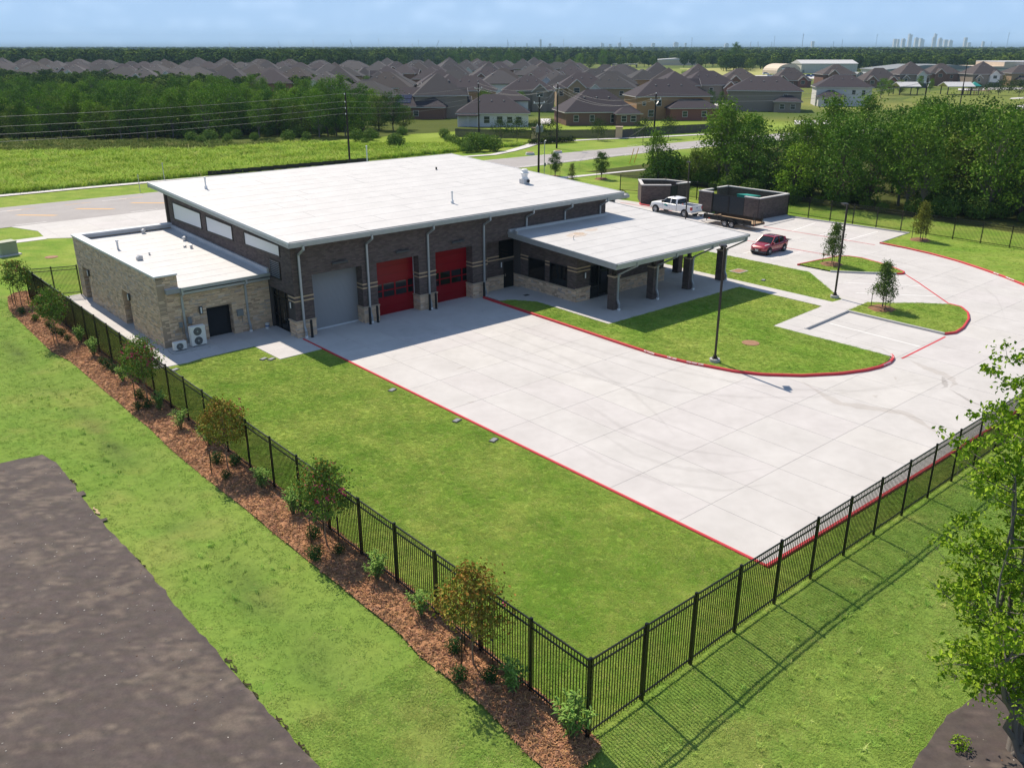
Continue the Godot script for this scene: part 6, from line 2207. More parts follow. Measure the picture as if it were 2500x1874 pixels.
func pickup() -> void:
	var t := thing("pickup_truck", "white crew cab pickup truck with a green door emblem, hitched to the trailer", "truck", W(66.0, 50.6, 0.006), PI / 2)
	var s1 := func(x: float, w: float, y0: float, yt: float) -> Array:
		return [x, [[w * 0.86, y0], [w, y0 + 0.1], [w, lerpf(y0, yt, 0.5)], [w * 0.985, yt - 0.12], [w * 0.93, yt - 0.02], [w * 0.4, yt]]]
	var b := MB.new()
	# front end and cab up to the belt line; the bed follows behind
	skin(b, [s1.call(-0.95, 0.98, 0.52, 1.30), s1.call(0.0, 0.99, 0.5, 1.30), s1.call(0.9, 0.99, 0.5, 1.30), s1.call(1.4, 0.99, 0.52, 1.33), s1.call(2.2, 0.98, 0.55, 1.27), s1.call(2.75, 0.94, 0.58, 1.18), s1.call(2.95, 0.86, 0.62, 1.05), s1.call(3.0, 0.78, 0.66, 0.98)])
	part(t, "body", b, M.car_white)
	var g := MB.new()
	var gs := func(x: float, w0: float, y0: float, w1: float, y1: float) -> Array:
		return [x, [[w0, y0], [lerpf(w0, w1, 0.5) + 0.01, lerpf(y0, y1, 0.5)], [w1, y1], [w1 * 0.5, y1 + 0.015]]]
	skin(g, [gs.call(-0.92, 0.90, 1.27, 0.84, 1.3), gs.call(-0.78, 0.90, 1.27, 0.74, 1.84), gs.call(0.0, 0.91, 1.27, 0.75, 1.88), gs.call(0.6, 0.90, 1.27, 0.74, 1.84), gs.call(1.35, 0.88, 1.29, 0.82, 1.34)])
	part(t, "window", g, M.car_glass)
	var r := MB.new()
	skin(r, [gs.call(-0.88, 0.80, 1.80, 0.7, 1.84), gs.call(-0.7, 0.80, 1.84, 0.7, 1.92), gs.call(0.0, 0.80, 1.88, 0.7, 1.95), gs.call(0.55, 0.79, 1.85, 0.7, 1.92), gs.call(0.72, 0.77, 1.79, 0.66, 1.82)])
	part(t, "roof", r, M.car_white)
	for s in [-1, 1]:
		pillar(t, "car_white", [Vector3(1.36, 1.29, 0.885 * s), Vector3(0.66, 1.84, 0.76 * s)], 0.07, 0.06)
		pillar(t, "car_white", [Vector3(0.0, 1.27, 0.92 * s), Vector3(0.0, 1.88, 0.77 * s)], 0.12, 0.03)
		pillar(t, "car_white", [Vector3(-0.86, 1.27, 0.91 * s), Vector3(-0.82, 1.86, 0.77 * s)], 0.2, 0.05)
		var mr := MB.new()
		mr.cbox(Vector3(1.0, 1.3, 0.98 * s - 0.05), Vector3(1.12, 1.55, 0.98 * s + 0.22 * s), 0.02) if s > 0 else mr.cbox(Vector3(1.0, 1.3, -1.2), Vector3(1.12, 1.55, -0.95), 0.02)
		part(t, "mirror", mr, M.black_metal)
		var hd := MB.new()
		for x in [0.15, -0.8]:
			hd.bar(Vector3(x, 1.12, 0.995 * s), Vector3(x + 0.2, 1.12, 0.995 * s), 0.02, 0.035)
		part(t, "door_handle", hd, M.chrome)
		var js := MB.new()
		for x in [1.12, 0.03, -0.9]:
			js.bar(Vector3(x, 0.6, 0.992 * s), Vector3(x, 1.26, 0.978 * s), 0.012, 0.008)
		part(t, "door_gap", js, M.dark_grey)
		for x in [2.1, -2.1]:
			var ar := MB.new()
			ar.lathe(Vector3(x, 0.42, 0.9 * s), Vector3(0, 0, s), [Vector2(0.50, 0.0), Vector2(0.505, 0.10), Vector2(0.45, 0.105), Vector2(0, 0.1)], 22)
			part(t, "wheel_arch", ar, M.tyre)
			wheel(t, x, 0.92 * s, 0.41, 0.27)
		quad_part(t, "tail_light", M.lamp_red, [[Vector3(-3.082, 0.86, 0.80 * s), Vector3(-3.082, 1.22, 0.80 * s), Vector3(-3.082, 1.22, 0.965 * s), Vector3(-3.082, 0.86, 0.965 * s)], [Vector3(-3.07, 0.86, 0.984 * s), Vector3(-3.07, 1.22, 0.984 * s), Vector3(-2.86, 1.22, 0.984 * s), Vector3(-2.86, 0.86, 0.984 * s)]])
		quad_part(t, "headlight", M.chrome, [[Vector3(2.98, 0.86, 0.55 * s), Vector3(2.98, 1.02, 0.55 * s), Vector3(2.9, 1.05, 0.86 * s), Vector3(2.92, 0.88, 0.88 * s)]])
	var bed := MB.new()
	for s in [-1, 1]:
		bed.cbox(Vector3(-3.06, 0.58, 0.93 * s - 0.05), Vector3(-0.97, 1.33, 0.93 * s + 0.05), 0.02)
	bed.cbox(Vector3(-3.08, 0.6, -0.9), Vector3(-2.98, 1.33, 0.9), 0.02)
	bed.box(Vector3(-2.98, 0.72, -0.88), Vector3(-0.98, 0.78, 0.88))
	var bo := part(t, "bed", bed, M.car_white)
	quad_part(bo, "bed_liner", M.dark_grey, [[Vector3(-2.97, 0.79, 0.87), Vector3(-0.99, 0.79, 0.87), Vector3(-0.99, 0.79, -0.87), Vector3(-2.97, 0.79, -0.87)]])
	quad_part(bo, "tailgate_badge", M.tarp_blue, [[Vector3(-3.085, 1.02, 0.12), Vector3(-3.085, 1.02, -0.12), Vector3(-3.085, 1.12, -0.12), Vector3(-3.085, 1.12, 0.12)]])
	var bm := MB.new()
	bm.cbox(Vector3(-3.2, 0.5, -0.92), Vector3(-3.06, 0.7, 0.92), 0.03)
	part(t, "rear_bumper", bm, M.chrome)
	bm = MB.new()
	bm.cbox(Vector3(2.9, 0.45, -0.9), Vector3(3.08, 0.72, 0.9), 0.03)
	part(t, "front_bumper", bm, M.chrome)
	quad_part(t, "grille", M.black_metal, [[Vector3(3.005, 0.74, -0.5), Vector3(3.005, 0.74, 0.5), Vector3(3.0, 1.0, 0.5), Vector3(3.0, 1.0, -0.5)]])
	# green hills emblem on the front door, two tones
	for s in [-1, 1]:
		quad_part(t, "door_emblem", M.teal, [[Vector3(0.3, 1.0, 1.0 * s), Vector3(0.95, 1.0, 1.0 * s), Vector3(0.72, 1.18, 0.998 * s), Vector3(0.6, 1.22, 0.998 * s)]])
		quad_part(t, "door_emblem", M.tarp_blue, [[Vector3(0.28, 0.93, 1.0 * s), Vector3(0.7, 0.93, 1.0 * s), Vector3(0.55, 1.0, 1.001 * s), Vector3(0.42, 1.06, 1.001 * s)]])
	var be := MB.new()
	be.cbox(Vector3(0.05, 1.945, -0.12), Vector3(0.25, 2.02, 0.12), 0.02)
	part(t, "beacon", be, M.dark_grey)
	var cone := thing("traffic_cone", "orange traffic cone standing in the bed of the white pickup", "cone", W(65.3, 49.0, 0.795))
	var cm := MB.new()
	cm.lathe(Vector3.ZERO, Vector3.UP, [Vector2(0.15, 0.03), Vector2(0.05, 0.62), Vector2(0.03, 0.68), Vector2(0, 0.68)], 14)
	part(cone, "cone", cm, M.orange)
	cm = MB.new()
	cm.cbox(Vector3(-0.19, 0, -0.19), Vector3(0.19, 0.035, 0.19), 0.02)
	part(cone, "foot", cm, M.orange)

func trailer() -> void:
	var t := thing("trailer", "black twin axle flatbed trailer with a worn plank floor", "trailer", W(65.1, 42.2, 0.006), PI / 2)
	var f := MB.new()
	for s in [-1, 1]:
		f.bar(Vector3(-3.5, 0.62, 1.0 * s), Vector3(2.9, 0.62, 1.0 * s), 0.07, 0.22)
		f.bar(Vector3(-3.2, 1.02, 1.0 * s), Vector3(2.9, 1.02, 1.0 * s), 0.05, 0.06)
		for x in [-3.2, -2.2, -1.2, 0.0, 1.0, 2.0, 2.87]:
			f.bar(Vector3(x, 0.7, 1.0 * s), Vector3(x, 1.02, 1.0 * s), 0.05, 0.05)
		f.bars([Vector3(2.9, 0.62, 0.9 * s), Vector3(4.3, 0.55, 0.06 * s)], 0.09, 0.13)
		f.box(Vector3(-3.2, 0.51, 0.95 * s), Vector3(2.9, 0.99, 0.965 * s)) if s > 0 else f.box(Vector3(-3.2, 0.51, -0.965), Vector3(2.9, 0.99, -0.95))
	f.bar(Vector3(2.9, 0.62, -1.0), Vector3(2.9, 0.62, 1.0), 0.08, 0.22)
	f.bar(Vector3(2.9, 1.02, -1.0), Vector3(2.9, 1.02, 1.0), 0.05, 0.06)
	f.bar(Vector3(-3.5, 0.6, -1.0), Vector3(-3.5, 0.6, 1.0), 0.08, 0.2)
	f.bar(Vector3(3.3, 0.1, 0.12), Vector3(3.3, 0.9, 0.12), 0.07, 0.07)
	part(t, "frame", f, M.black_metal)
	for k in 8:
		var p := MB.new()
		var z := -0.93 + k * 0.234
		p.box(Vector3(-3.45, 0.66, z), Vector3(2.85, 0.71 + R(-0.004, 0.004), z + 0.22))
		part(t, "plank", p, M.planks)
	for s in [-1, 1]:
		for x in [-0.05, -0.92]:
			wheel(t, x, 1.14 * s, 0.36, 0.22)
		var fd := MB.new()
		for k in 10:
			var a := PI * k / 10.0
			var b := PI * (k + 1) / 10.0
			fd.quad(Vector3(-0.48 + cos(a) * 0.95, 0.42 + sin(a) * 0.44, 1.02 * s), Vector3(-0.48 + cos(b) * 0.95, 0.42 + sin(b) * 0.44, 1.02 * s), Vector3(-0.48 + cos(b) * 0.95, 0.42 + sin(b) * 0.44, 1.28 * s), Vector3(-0.48 + cos(a) * 0.95, 0.42 + sin(a) * 0.44, 1.28 * s))
		part(t, "mudguard", fd, M.black_metal)
		# ramp standing folded up at the tail
		var rp := MB.new()
		for z in [0.55, 0.85]:
			rp.bar(Vector3(-3.45, 0.7, z * s), Vector3(-3.25, 1.75, z * s), 0.05, 0.05)
		for k in 6:
			rp.bar(Vector3(-3.43 + 0.03 * k, 0.8 + 0.17 * k, 0.55 * s), Vector3(-3.43 + 0.03 * k, 0.8 + 0.17 * k, 0.85 * s), 0.04, 0.04)
		part(t, "ramp", rp, M.black_metal)
		quad_part(t, "tail_light", M.lamp_red, [[Vector3(-3.545, 0.56, 0.8 * s), Vector3(-3.545, 0.56, 0.95 * s), Vector3(-3.545, 0.66, 0.95 * s), Vector3(-3.545, 0.66, 0.8 * s)]])
		quad_part(t, "reflector", M.orange, [[Vector3(2.0, 0.56, 1.036 * s), Vector3(2.25, 0.56, 1.036 * s), Vector3(2.25, 0.66, 1.036 * s), Vector3(2.0, 0.66, 1.036 * s)]])
	for q in [[64.6, 45.0, "crumpled pale blue tarpaulin lying on the trailer", "tarp_blue", 0.35], [65.4, 44.4, "pale plank offcuts lying on the trailer floor", "planks", 0.45]]:
		var o := thing("tarpaulin" if q[3] == "tarp_blue" else "offcuts", q[2], "cargo", W(q[0], q[1], 0.716))
		var mb := MB.new()
		for k in 7:
			mb.xf = Transform3D(Basis.from_euler(Vector3(R(-0.2, 0.2), R(0, 3), R(-0.2, 0.2))), Vector3(R(-1, 1) * q[4], 0.07, R(-1, 1) * q[4]))
			mb.cbox(Vector3(-0.22, -0.06, -0.1), Vector3(0.22, R(0.0, 0.1), 0.1), 0.03)
		part(o, "heap", mb, M[q[3]])

func small_car(proto: Dictionary, at: Vector3, turn: float, label: String, group: String) -> void:
	plant(proto, at, turn, 1.0, label, group)

func far_car(t: Node3D, d: Dictionary) -> void:
	var b := MB.new()
	var s := func(x: float, w: float, y0: float, yt: float) -> Array:
		return [x, [[w * 0.9, y0], [w, y0 + 0.15], [w * 0.97, yt - 0.08], [w * 0.5, yt]]]
	skin(b, [s.call(-2.3, 0.75, 0.4, 0.85), s.call(-2.1, 0.88, 0.3, 0.98), s.call(0, 0.9, 0.25, 0.98), s.call(1.4, 0.88, 0.28, 0.95), s.call(2.2, 0.8, 0.35, 0.75)])
	part(t, "body", b, M[d.paint])
	b = MB.new()
	skin(b, [s.call(-1.9, 0.8, 0.9, 1.0), s.call(-1.3, 0.72, 0.9, d.roof - 0.04), s.call(0.2, 0.72, 0.9, d.roof), s.call(1.1, 0.8, 0.9, 1.0)])
	part(t, "window", b, M.car_glass)
	b = MB.new()
	b.cbox(Vector3(-1.3, d.roof - 0.03, -0.6), Vector3(0.2, d.roof + 0.03, 0.6), 0.02)
	part(t, "roof", b, M[d.paint])
	for x in [1.4, -1.4]:
		for z in [-0.8, 0.8]:
			wheel(t, x, z, 0.33, 0.22)

# ---------- block enclosures ----------
func block_wall(parent: Node3D, a: Vector2, b: Vector2, h: float, thick := 0.25) -> void:
	var d := (b - a).normalized()
	var n := Vector2(-d.y, d.x) * thick * 0.5
	var mb := MB.new()
	mb.prism(PackedVector2Array([a - n, b - n, b + n, a + n]), 0, h)
	var w := part(parent, "wall", mb, M.brick_plain)
	var L := (b - a).length()
	for sgn in [-1, 1]:
		var from := a if sgn < 0 else b
		var dir := d if sgn < 0 else -d
		brickwork(w, W((from + n * sgn).x, (from + n * sgn).y, 0), W(dir.x, dir.y), L, h)
	mb = MB.new()
	var e := d * 0.06
	var n2 := n * 1.5
	mb.prism(PackedVector2Array([a - n2 - e, b - n2 + e, b + n2 + e, a + n2 - e]), h, h + 0.1)
	part(w, "coping", mb, M.walk)

func gate_leaf(parent: Node3D, a: Vector2, b: Vector2, h: float) -> void:
	var f := MB.new()
	f.bar(W(a.x, a.y, 0.1), W(a.x, a.y, h), 0.09, 0.09)
	f.bar(W(b.x, b.y, 0.1), W(b.x, b.y, h), 0.09, 0.09)
	f.bar(W(a.x, a.y, 0.18), W(b.x, b.y, 0.18), 0.06, 0.06)
	f.bar(W(a.x, a.y, h - 0.04), W(b.x, b.y, h - 0.04), 0.06, 0.06)
	var g := part(parent, "gate", f, M.black_metal)
	for k in 14:
		var y := 0.28 + k * (h - 0.42) / 13.0
		var mb := MB.new()
		mb.bar(W(a.x, a.y, y), W(b.x, b.y, y), 0.035, (h - 0.42) / 13.0 * 0.965)
		part(g, "slat", mb, M.gate_slat)

func enclosures() -> void:
	M["gate_slat"] = mat("gate_slat", lin(0.018, 0.024, 0.032), 0.5, 0.2)
	var t := thing("block_enclosure", "large dark brick enclosure with pale coping and a pair of slatted gates", "enclosure")
	block_wall(t, Vector2(70.0, 42.2), Vector2(75.4, 42.0), 2.3)
	block_wall(t, Vector2(75.4, 42.1), Vector2(75.2, 50.1), 2.3)
	block_wall(t, Vector2(75.3, 50.1), Vector2(73.3, 50.15), 2.3)
	block_wall(t, Vector2(72.0, 50.0), Vector2(69.7, 50.05), 2.3)
	block_wall(t, Vector2(69.75, 50.1), Vector2(69.95, 48.4), 2.3)
	block_wall(t, Vector2(70.05, 44.0), Vector2(70.05, 42.2), 2.3)
	gate_leaf(t, Vector2(69.95, 48.3), Vector2(70.02, 46.2), 2.2)
	gate_leaf(t, Vector2(70.02, 46.1), Vector2(70.05, 44.1), 2.2)
	var db := thing("dumpster", "teal steel dumpster standing inside the large brick enclosure", "dumpster", W(72.4, 45.2, 0))
	var mb := MB.new()
	mb.slab(Vector3(-1.0, 0, -0.9), Vector3(1, 0, 0), Vector3.UP, V2([0.2, 0.15, 1.8, 0.15, 2.0, 2.0, 0, 2.2]), -1.8)
	part(db, "bin", mb, M.teal)
	mb = MB.new()
	mb.slab(Vector3(-1.05, 0, -0.95), Vector3(1, 0, 0), Vector3.UP, V2([0, 2.2, 2.1, 2.0, 2.1, 2.06, 0, 2.26]), -1.9)
	part(db, "lid", mb, M.teal)
	mb = MB.new()
	mb.prism(V2([67.1, 39.4, 73.4, 39.6, 75.2, 41.7, 70.2, 42.0]), -0.02, 0.05)
	part(self, "ramp", mb, M.kerb_grey).set_meta("kind", "structure")
	t = thing("block_enclosure", "smaller dark brick enclosure with pale coping, open at one corner", "enclosure")
	block_wall(t, Vector2(71.3, 60.8), Vector2(68.0, 57.4), 2.3)
	block_wall(t, Vector2(67.95, 57.4), Vector2(70.5, 55.1), 2.3)
	block_wall(t, Vector2(71.3, 60.8), Vector2(73.6, 58.4), 2.3)
	block_wall(t, Vector2(73.6, 58.4), Vector2(74.0, 55.0), 2.3)
	block_wall(t, Vector2(74.0, 55.0), Vector2(72.0, 55.3), 2.3)
	gate_leaf(t, Vector2(70.6, 55.1), Vector2(71.9, 55.2), 2.2)
	var low := {"called": "ornamental_shrub", "cat": "shrub", "label": "low reddish shrub beside the smaller brick enclosure", "group": "", "build": shrub_round, "h": 0.8, "r": 0.6, "per": 500, "leaf": 0.1, "a": Color(0.10, 0.05, 0.03), "b": Color(0.06, 0.07, 0.02)}
	plant(low, W(74.8, 53.4, 0), 0, 1.0)
	var low2 := low.duplicate()
	low2.a = Color(0.04, 0.08, 0.02)
	low2.b = Color(0.09, 0.13, 0.03)
	low2.label = "bushy green shrub beside the smaller brick enclosure"
	plant(low2, W(69.6, 62.5, 0), 0, 1.4)
	low2 = low2.duplicate()
	low2.erase("node")
	low2.label = "narrow green shrub in front of the smaller brick enclosure"
	plant(low2, W(68.6, 55.9, 0), 0, 0.9)

# ---------- power lines ----------
func sag(a: Vector3, b: Vector3, drop: float) -> Array:
	var out := []
	for i in 17:
		var f := i / 16.0
		out.append(a.lerp(b, f) - Vector3(0, drop * 4.0 * f * (1.0 - f), 0))
	return out

func pole(at: Vector3, h: float, label: String, cross: float, insul: Array) -> Node3D:
	var t := thing("utility_pole", label, "utility pole", at, 0, "wooden utility poles along the road")
	var mb := MB.new()
	mb.tube([Vector3(0, -0.3, 0), Vector3(0, h * 0.5, 0), Vector3(0, h, 0)], [0.17, 0.145, 0.11], 10)
	part(t, "pole", mb, M.wood_pole)
	if cross > 0:
		mb = MB.new()
		mb.bar(Vector3(-cross, h - 0.9, 0), Vector3(cross, h - 0.9, 0), 0.1, 0.12)
		mb.bar(Vector3(-cross * 0.6, h - 0.95, 0.08), Vector3(0, h - 1.7, 0.12), 0.04, 0.04)
		mb.bar(Vector3(cross * 0.6, h - 0.95, 0.08), Vector3(0, h - 1.7, 0.12), 0.04, 0.04)
		part(t, "crossarm", mb, M.galv)
	for q in insul:
		mb = MB.new()
		mb.lathe(Vector3(q[0], q[1], q[2]), Vector3.UP, [Vector2(0.03, -0.06), Vector2(0.09, 0), Vector2(0.05, 0.06), Vector2(0.09, 0.1), Vector2(0.04, 0.18), Vector2(0, 0.2)], 8)
		part(t, "insulator", mb, M.pvc)
	return t

func wire(label: String, a: Vector3, b: Vector3, drop: float, r := 0.017) -> void:
	var mb := MB.new()
	var p := sag(a, b, drop)
	var rr := []
	for i in p.size():
		rr.append(r)
	mb.tube(p, rr, 4, false)
	var o := part(self, "power_line", mb, M.wire)
	tag(o, label, "wire", "overhead power lines")

func power() -> void:
	var A := W(61.3, 114.6, 0)
	var B := W(105.2, 135.2, 0)
	var C := W(103.4, 109.5, 0)
	var D := W(77.3, 86.2, 0)
	var E := W(98.7, 81.9, 0)
	var ins := [[-0.22, 10.9, 0.1], [-0.22, 9.7, 0.1], [-0.22, 8.75, 0.1], [-0.22, 7.85, 0.1]]
	pole(A, 11.2, "dark utility pole rising behind the white roof with four insulators", 0, ins)
	pole(B, 10.8, "dark utility pole behind the plank fence in front of the white porch house", 1.0, [[-0.9, 9.95, 0], [0.9, 9.95, 0], [0, 10.8, 0]])
	pole(C, 11.6, "tall dark utility pole standing on the grass before the brick ranch house", 0.6, [[-0.5, 10.75, 0], [0.5, 10.75, 0], [0, 11.6, 0]])
	var pd := pole(D, 11.1, "dark utility pole carrying two grey transformers", 1.1, [[-1, 10.25, 0], [1, 10.25, 0], [0, 11.1, 0]])
	for s in [-1, 1]:
		var mb := MB.new()
		mb.lathe(Vector3(0.42 * s, 6.0, 0.1), Vector3.UP, [Vector2(0, 0), Vector2(0.24, 0.02), Vector2(0.27, 0.1), Vector2(0.27, 0.85), Vector2(0.22, 0.95), Vector2(0, 0.98)], 14)
		var tf := part(pd, "transformer", mb, M.box_grey)
		mb = MB.new()
		mb.lathe(Vector3(0.42 * s, 6.95, 0.1), Vector3.UP, [Vector2(0.05, 0), Vector2(0.08, 0.1), Vector2(0.04, 0.2), Vector2(0.06, 0.28), Vector2(0, 0.3)], 8)
		part(tf, "bushing", mb, M.pvc)
	pole(E, 11.0, "weathered utility pole with a pale crossarm and guy wires before the woods", 1.3, [[-1.2, 10.15, 0], [1.2, 10.15, 0], [0, 11.0, 0]])
	pole(W(158, 66, 0), 12.5, "dark utility pole rising above the right-hand woods", 1.1, [[-1, 11.7, 0], [1, 11.7, 0]])
	pole(W(262, 103, 0), 14, "brown utility pole rising above the woods near the playground", 0, [[0.2, 13.5, 0]])
	pole(W(-32, 117.5, 0), 11.2, "dark utility pole at the far end of the meadow line", 0, ins)
	for k in 4:
		var h: float = [11.05, 9.85, 8.9, 8.0][k]
		wire("power line strung over the meadow, number %s from the top" % ["one", "two", "three", "four"][k], W(-32.2, 117.5, h), W(61.1, 114.6, h), 1.3)
		wire("power line between the meadow pole and the porch house pole, %s down" % ["first", "second", "third", "fourth"][k], W(61.1, 114.6, h), W(105.2, 135.2, h - 0.7), 0.8, 0.014)
	for k in 3:
		var dx: float = [-0.9, 0.9, 0.0][k]
		var dh: float = [0.0, 0.0, 0.85][k]
		var nm: String = ["left arm end", "right arm end", "pole top"][k]
		wire("slack line from the porch house pole to the tall grass pole, %s" % nm, B + Vector3(dx, 10.05 + dh, 0), C + Vector3(dx * 0.55, 10.85 + dh, 0), 1.4, 0.018)
		wire("slack line from the tall grass pole to the weathered pole, %s" % nm, C + Vector3(dx * 0.55, 10.85 + dh, 0), E + Vector3(dx * 1.3, 10.25 + dh, 0), 2.0, 0.018)
		wire("line from the transformer pole to the tall grass pole, %s" % nm, D + Vector3(dx * 1.1, 10.35 + dh, 0), C + Vector3(dx * 0.55, 10.85 + dh, 0), 1.2, 0.014)
		wire("line running from the weathered pole over the woods, %s" % nm, E + Vector3(dx * 1.3, 10.25 + dh, 0), W(158, 66, 11.8) + Vector3(dx, dh, 0), 1.6, 0.018)
	for k in 2:
		wire("guy wire from the weathered pole down to the plank fence, %s strand" % ["upper", "lower"][k], E + Vector3(0, 8.6 - k * 1.6, 0), W(126.0 - k * 1.5, 110 + k, 0.2), 0.1, 0.02)
	# small posts
	for q in [[63.4, 112.6, 2.9, 0.10, "white plastic marker post rising behind the roof", "pvc"], [24.9, 107.4, 2.2, 0.04, "thin grey sign post on the verge by the road", "galv"], [31.4, 116.2, 2.4, 0.05, "grey post with a small cap at the edge of the meadow", "galv"]]:
		var t := thing("marker_post", q[4], "post", W(q[0], q[1], -0.1))
		var mb := MB.new()
		mb.lathe(Vector3.ZERO, Vector3.UP, [Vector2(q[3], 0), Vector2(q[3], q[2]), Vector2(0, q[2])], 10)
		part(t, "post", mb, M[q[5]])
		mb = MB.new()
		mb.lathe(Vector3.ZERO, Vector3.UP, [Vector2(q[3] * 1.35, q[2]), Vector2(q[3] * 1.35, q[2] + 0.14), Vector2(0, q[2] + 0.22)], 10)
		part(t, "cap", mb, M[q[5]])
	var t2 := thing("weatherproof_meter", "grey service pipe with a rounded head beside the transformer pole", "service mast", W(78.3, 86.0, -0.2))
	var mb2 := MB.new()
	mb2.tube([Vector3(0, 0, 0), Vector3(0, 4.6, 0), Vector3(0.08, 4.9, 0), Vector3(0.3, 4.95, 0)], [0.06, 0.06, 0.08, 0.09], 8)
	part(t2, "pipe", mb2, M.galv)
	mb2 = MB.new()
	mb2.cbox(Vector3(-0.16, 1.2, 0.06), Vector3(0.16, 1.7, 0.22), 0.02)
	part(t2, "meter", mb2, M.box_grey)
	for q in [[92.7, 105.2], [98.3, 103.9]]:
		var t := thing("manhole_riser", "round concrete manhole riser with a rusty lid on the verge", "manhole", W(q[0], q[1], -0.05), 0, "manhole risers beside the road")
		var mb := MB.new()
		mb.lathe(Vector3.ZERO, Vector3.UP, [Vector2(0.85, 0), Vector2(0.75, 0.42), Vector2(0.6, 0.45), Vector2(0, 0.45)], 18)
		part(t, "riser", mb, M.walk)
		mb = MB.new()
		mb.lathe(Vector3.ZERO, Vector3.UP, [Vector2(0.58, 0.45), Vector2(0.56, 0.52), Vector2(0, 0.53)], 18)
		part(t, "lid", mb, M.rust_lid)
	for q in [[100.6, 88.5], [101.4, 88.2]]:
		var t := thing("guy_guard", "yellow guy wire guard slanting up from the ditch", "guard", W(q[0], q[1], -0.6), 0, "yellow guards on the guy wires")
		var mb := MB.new()
		mb.bar(Vector3(0, 0, 0), Vector3(-0.4, 2.6, 1.2), 0.08, 0.08)
		part(t, "sleeve", mb, M.yellow_paint)

# ---------- woods ----------
# where a sight line through a pixel of the 2500 x 1874 photograph meets the level h
func px(x: float, y: float, h := 0.0) -> Vector2:
	var p := deg_to_rad(21.303)
	var F := Vector2(0.655628, 0.755084)
	var Rt := Vector2(0.755084, -0.655628)
	var f := 2115.69
	var fw := f * cos(p) - (y - 937.0) * sin(p)
	var dn := f * sin(p) + (y - 937.0) * cos(p)
	var k := (18.093 - h) / dn
	return Vector2(-14.177, -12.974) + (F * fw + Rt * (x - 1250.0)) * k
func polar(d: float, s: float) -> Vector2:
	return Vector2(-14.177, -12.974) + Vector2(0.655628, 0.755084) * d + Vector2(0.755084, -0.655628) * s

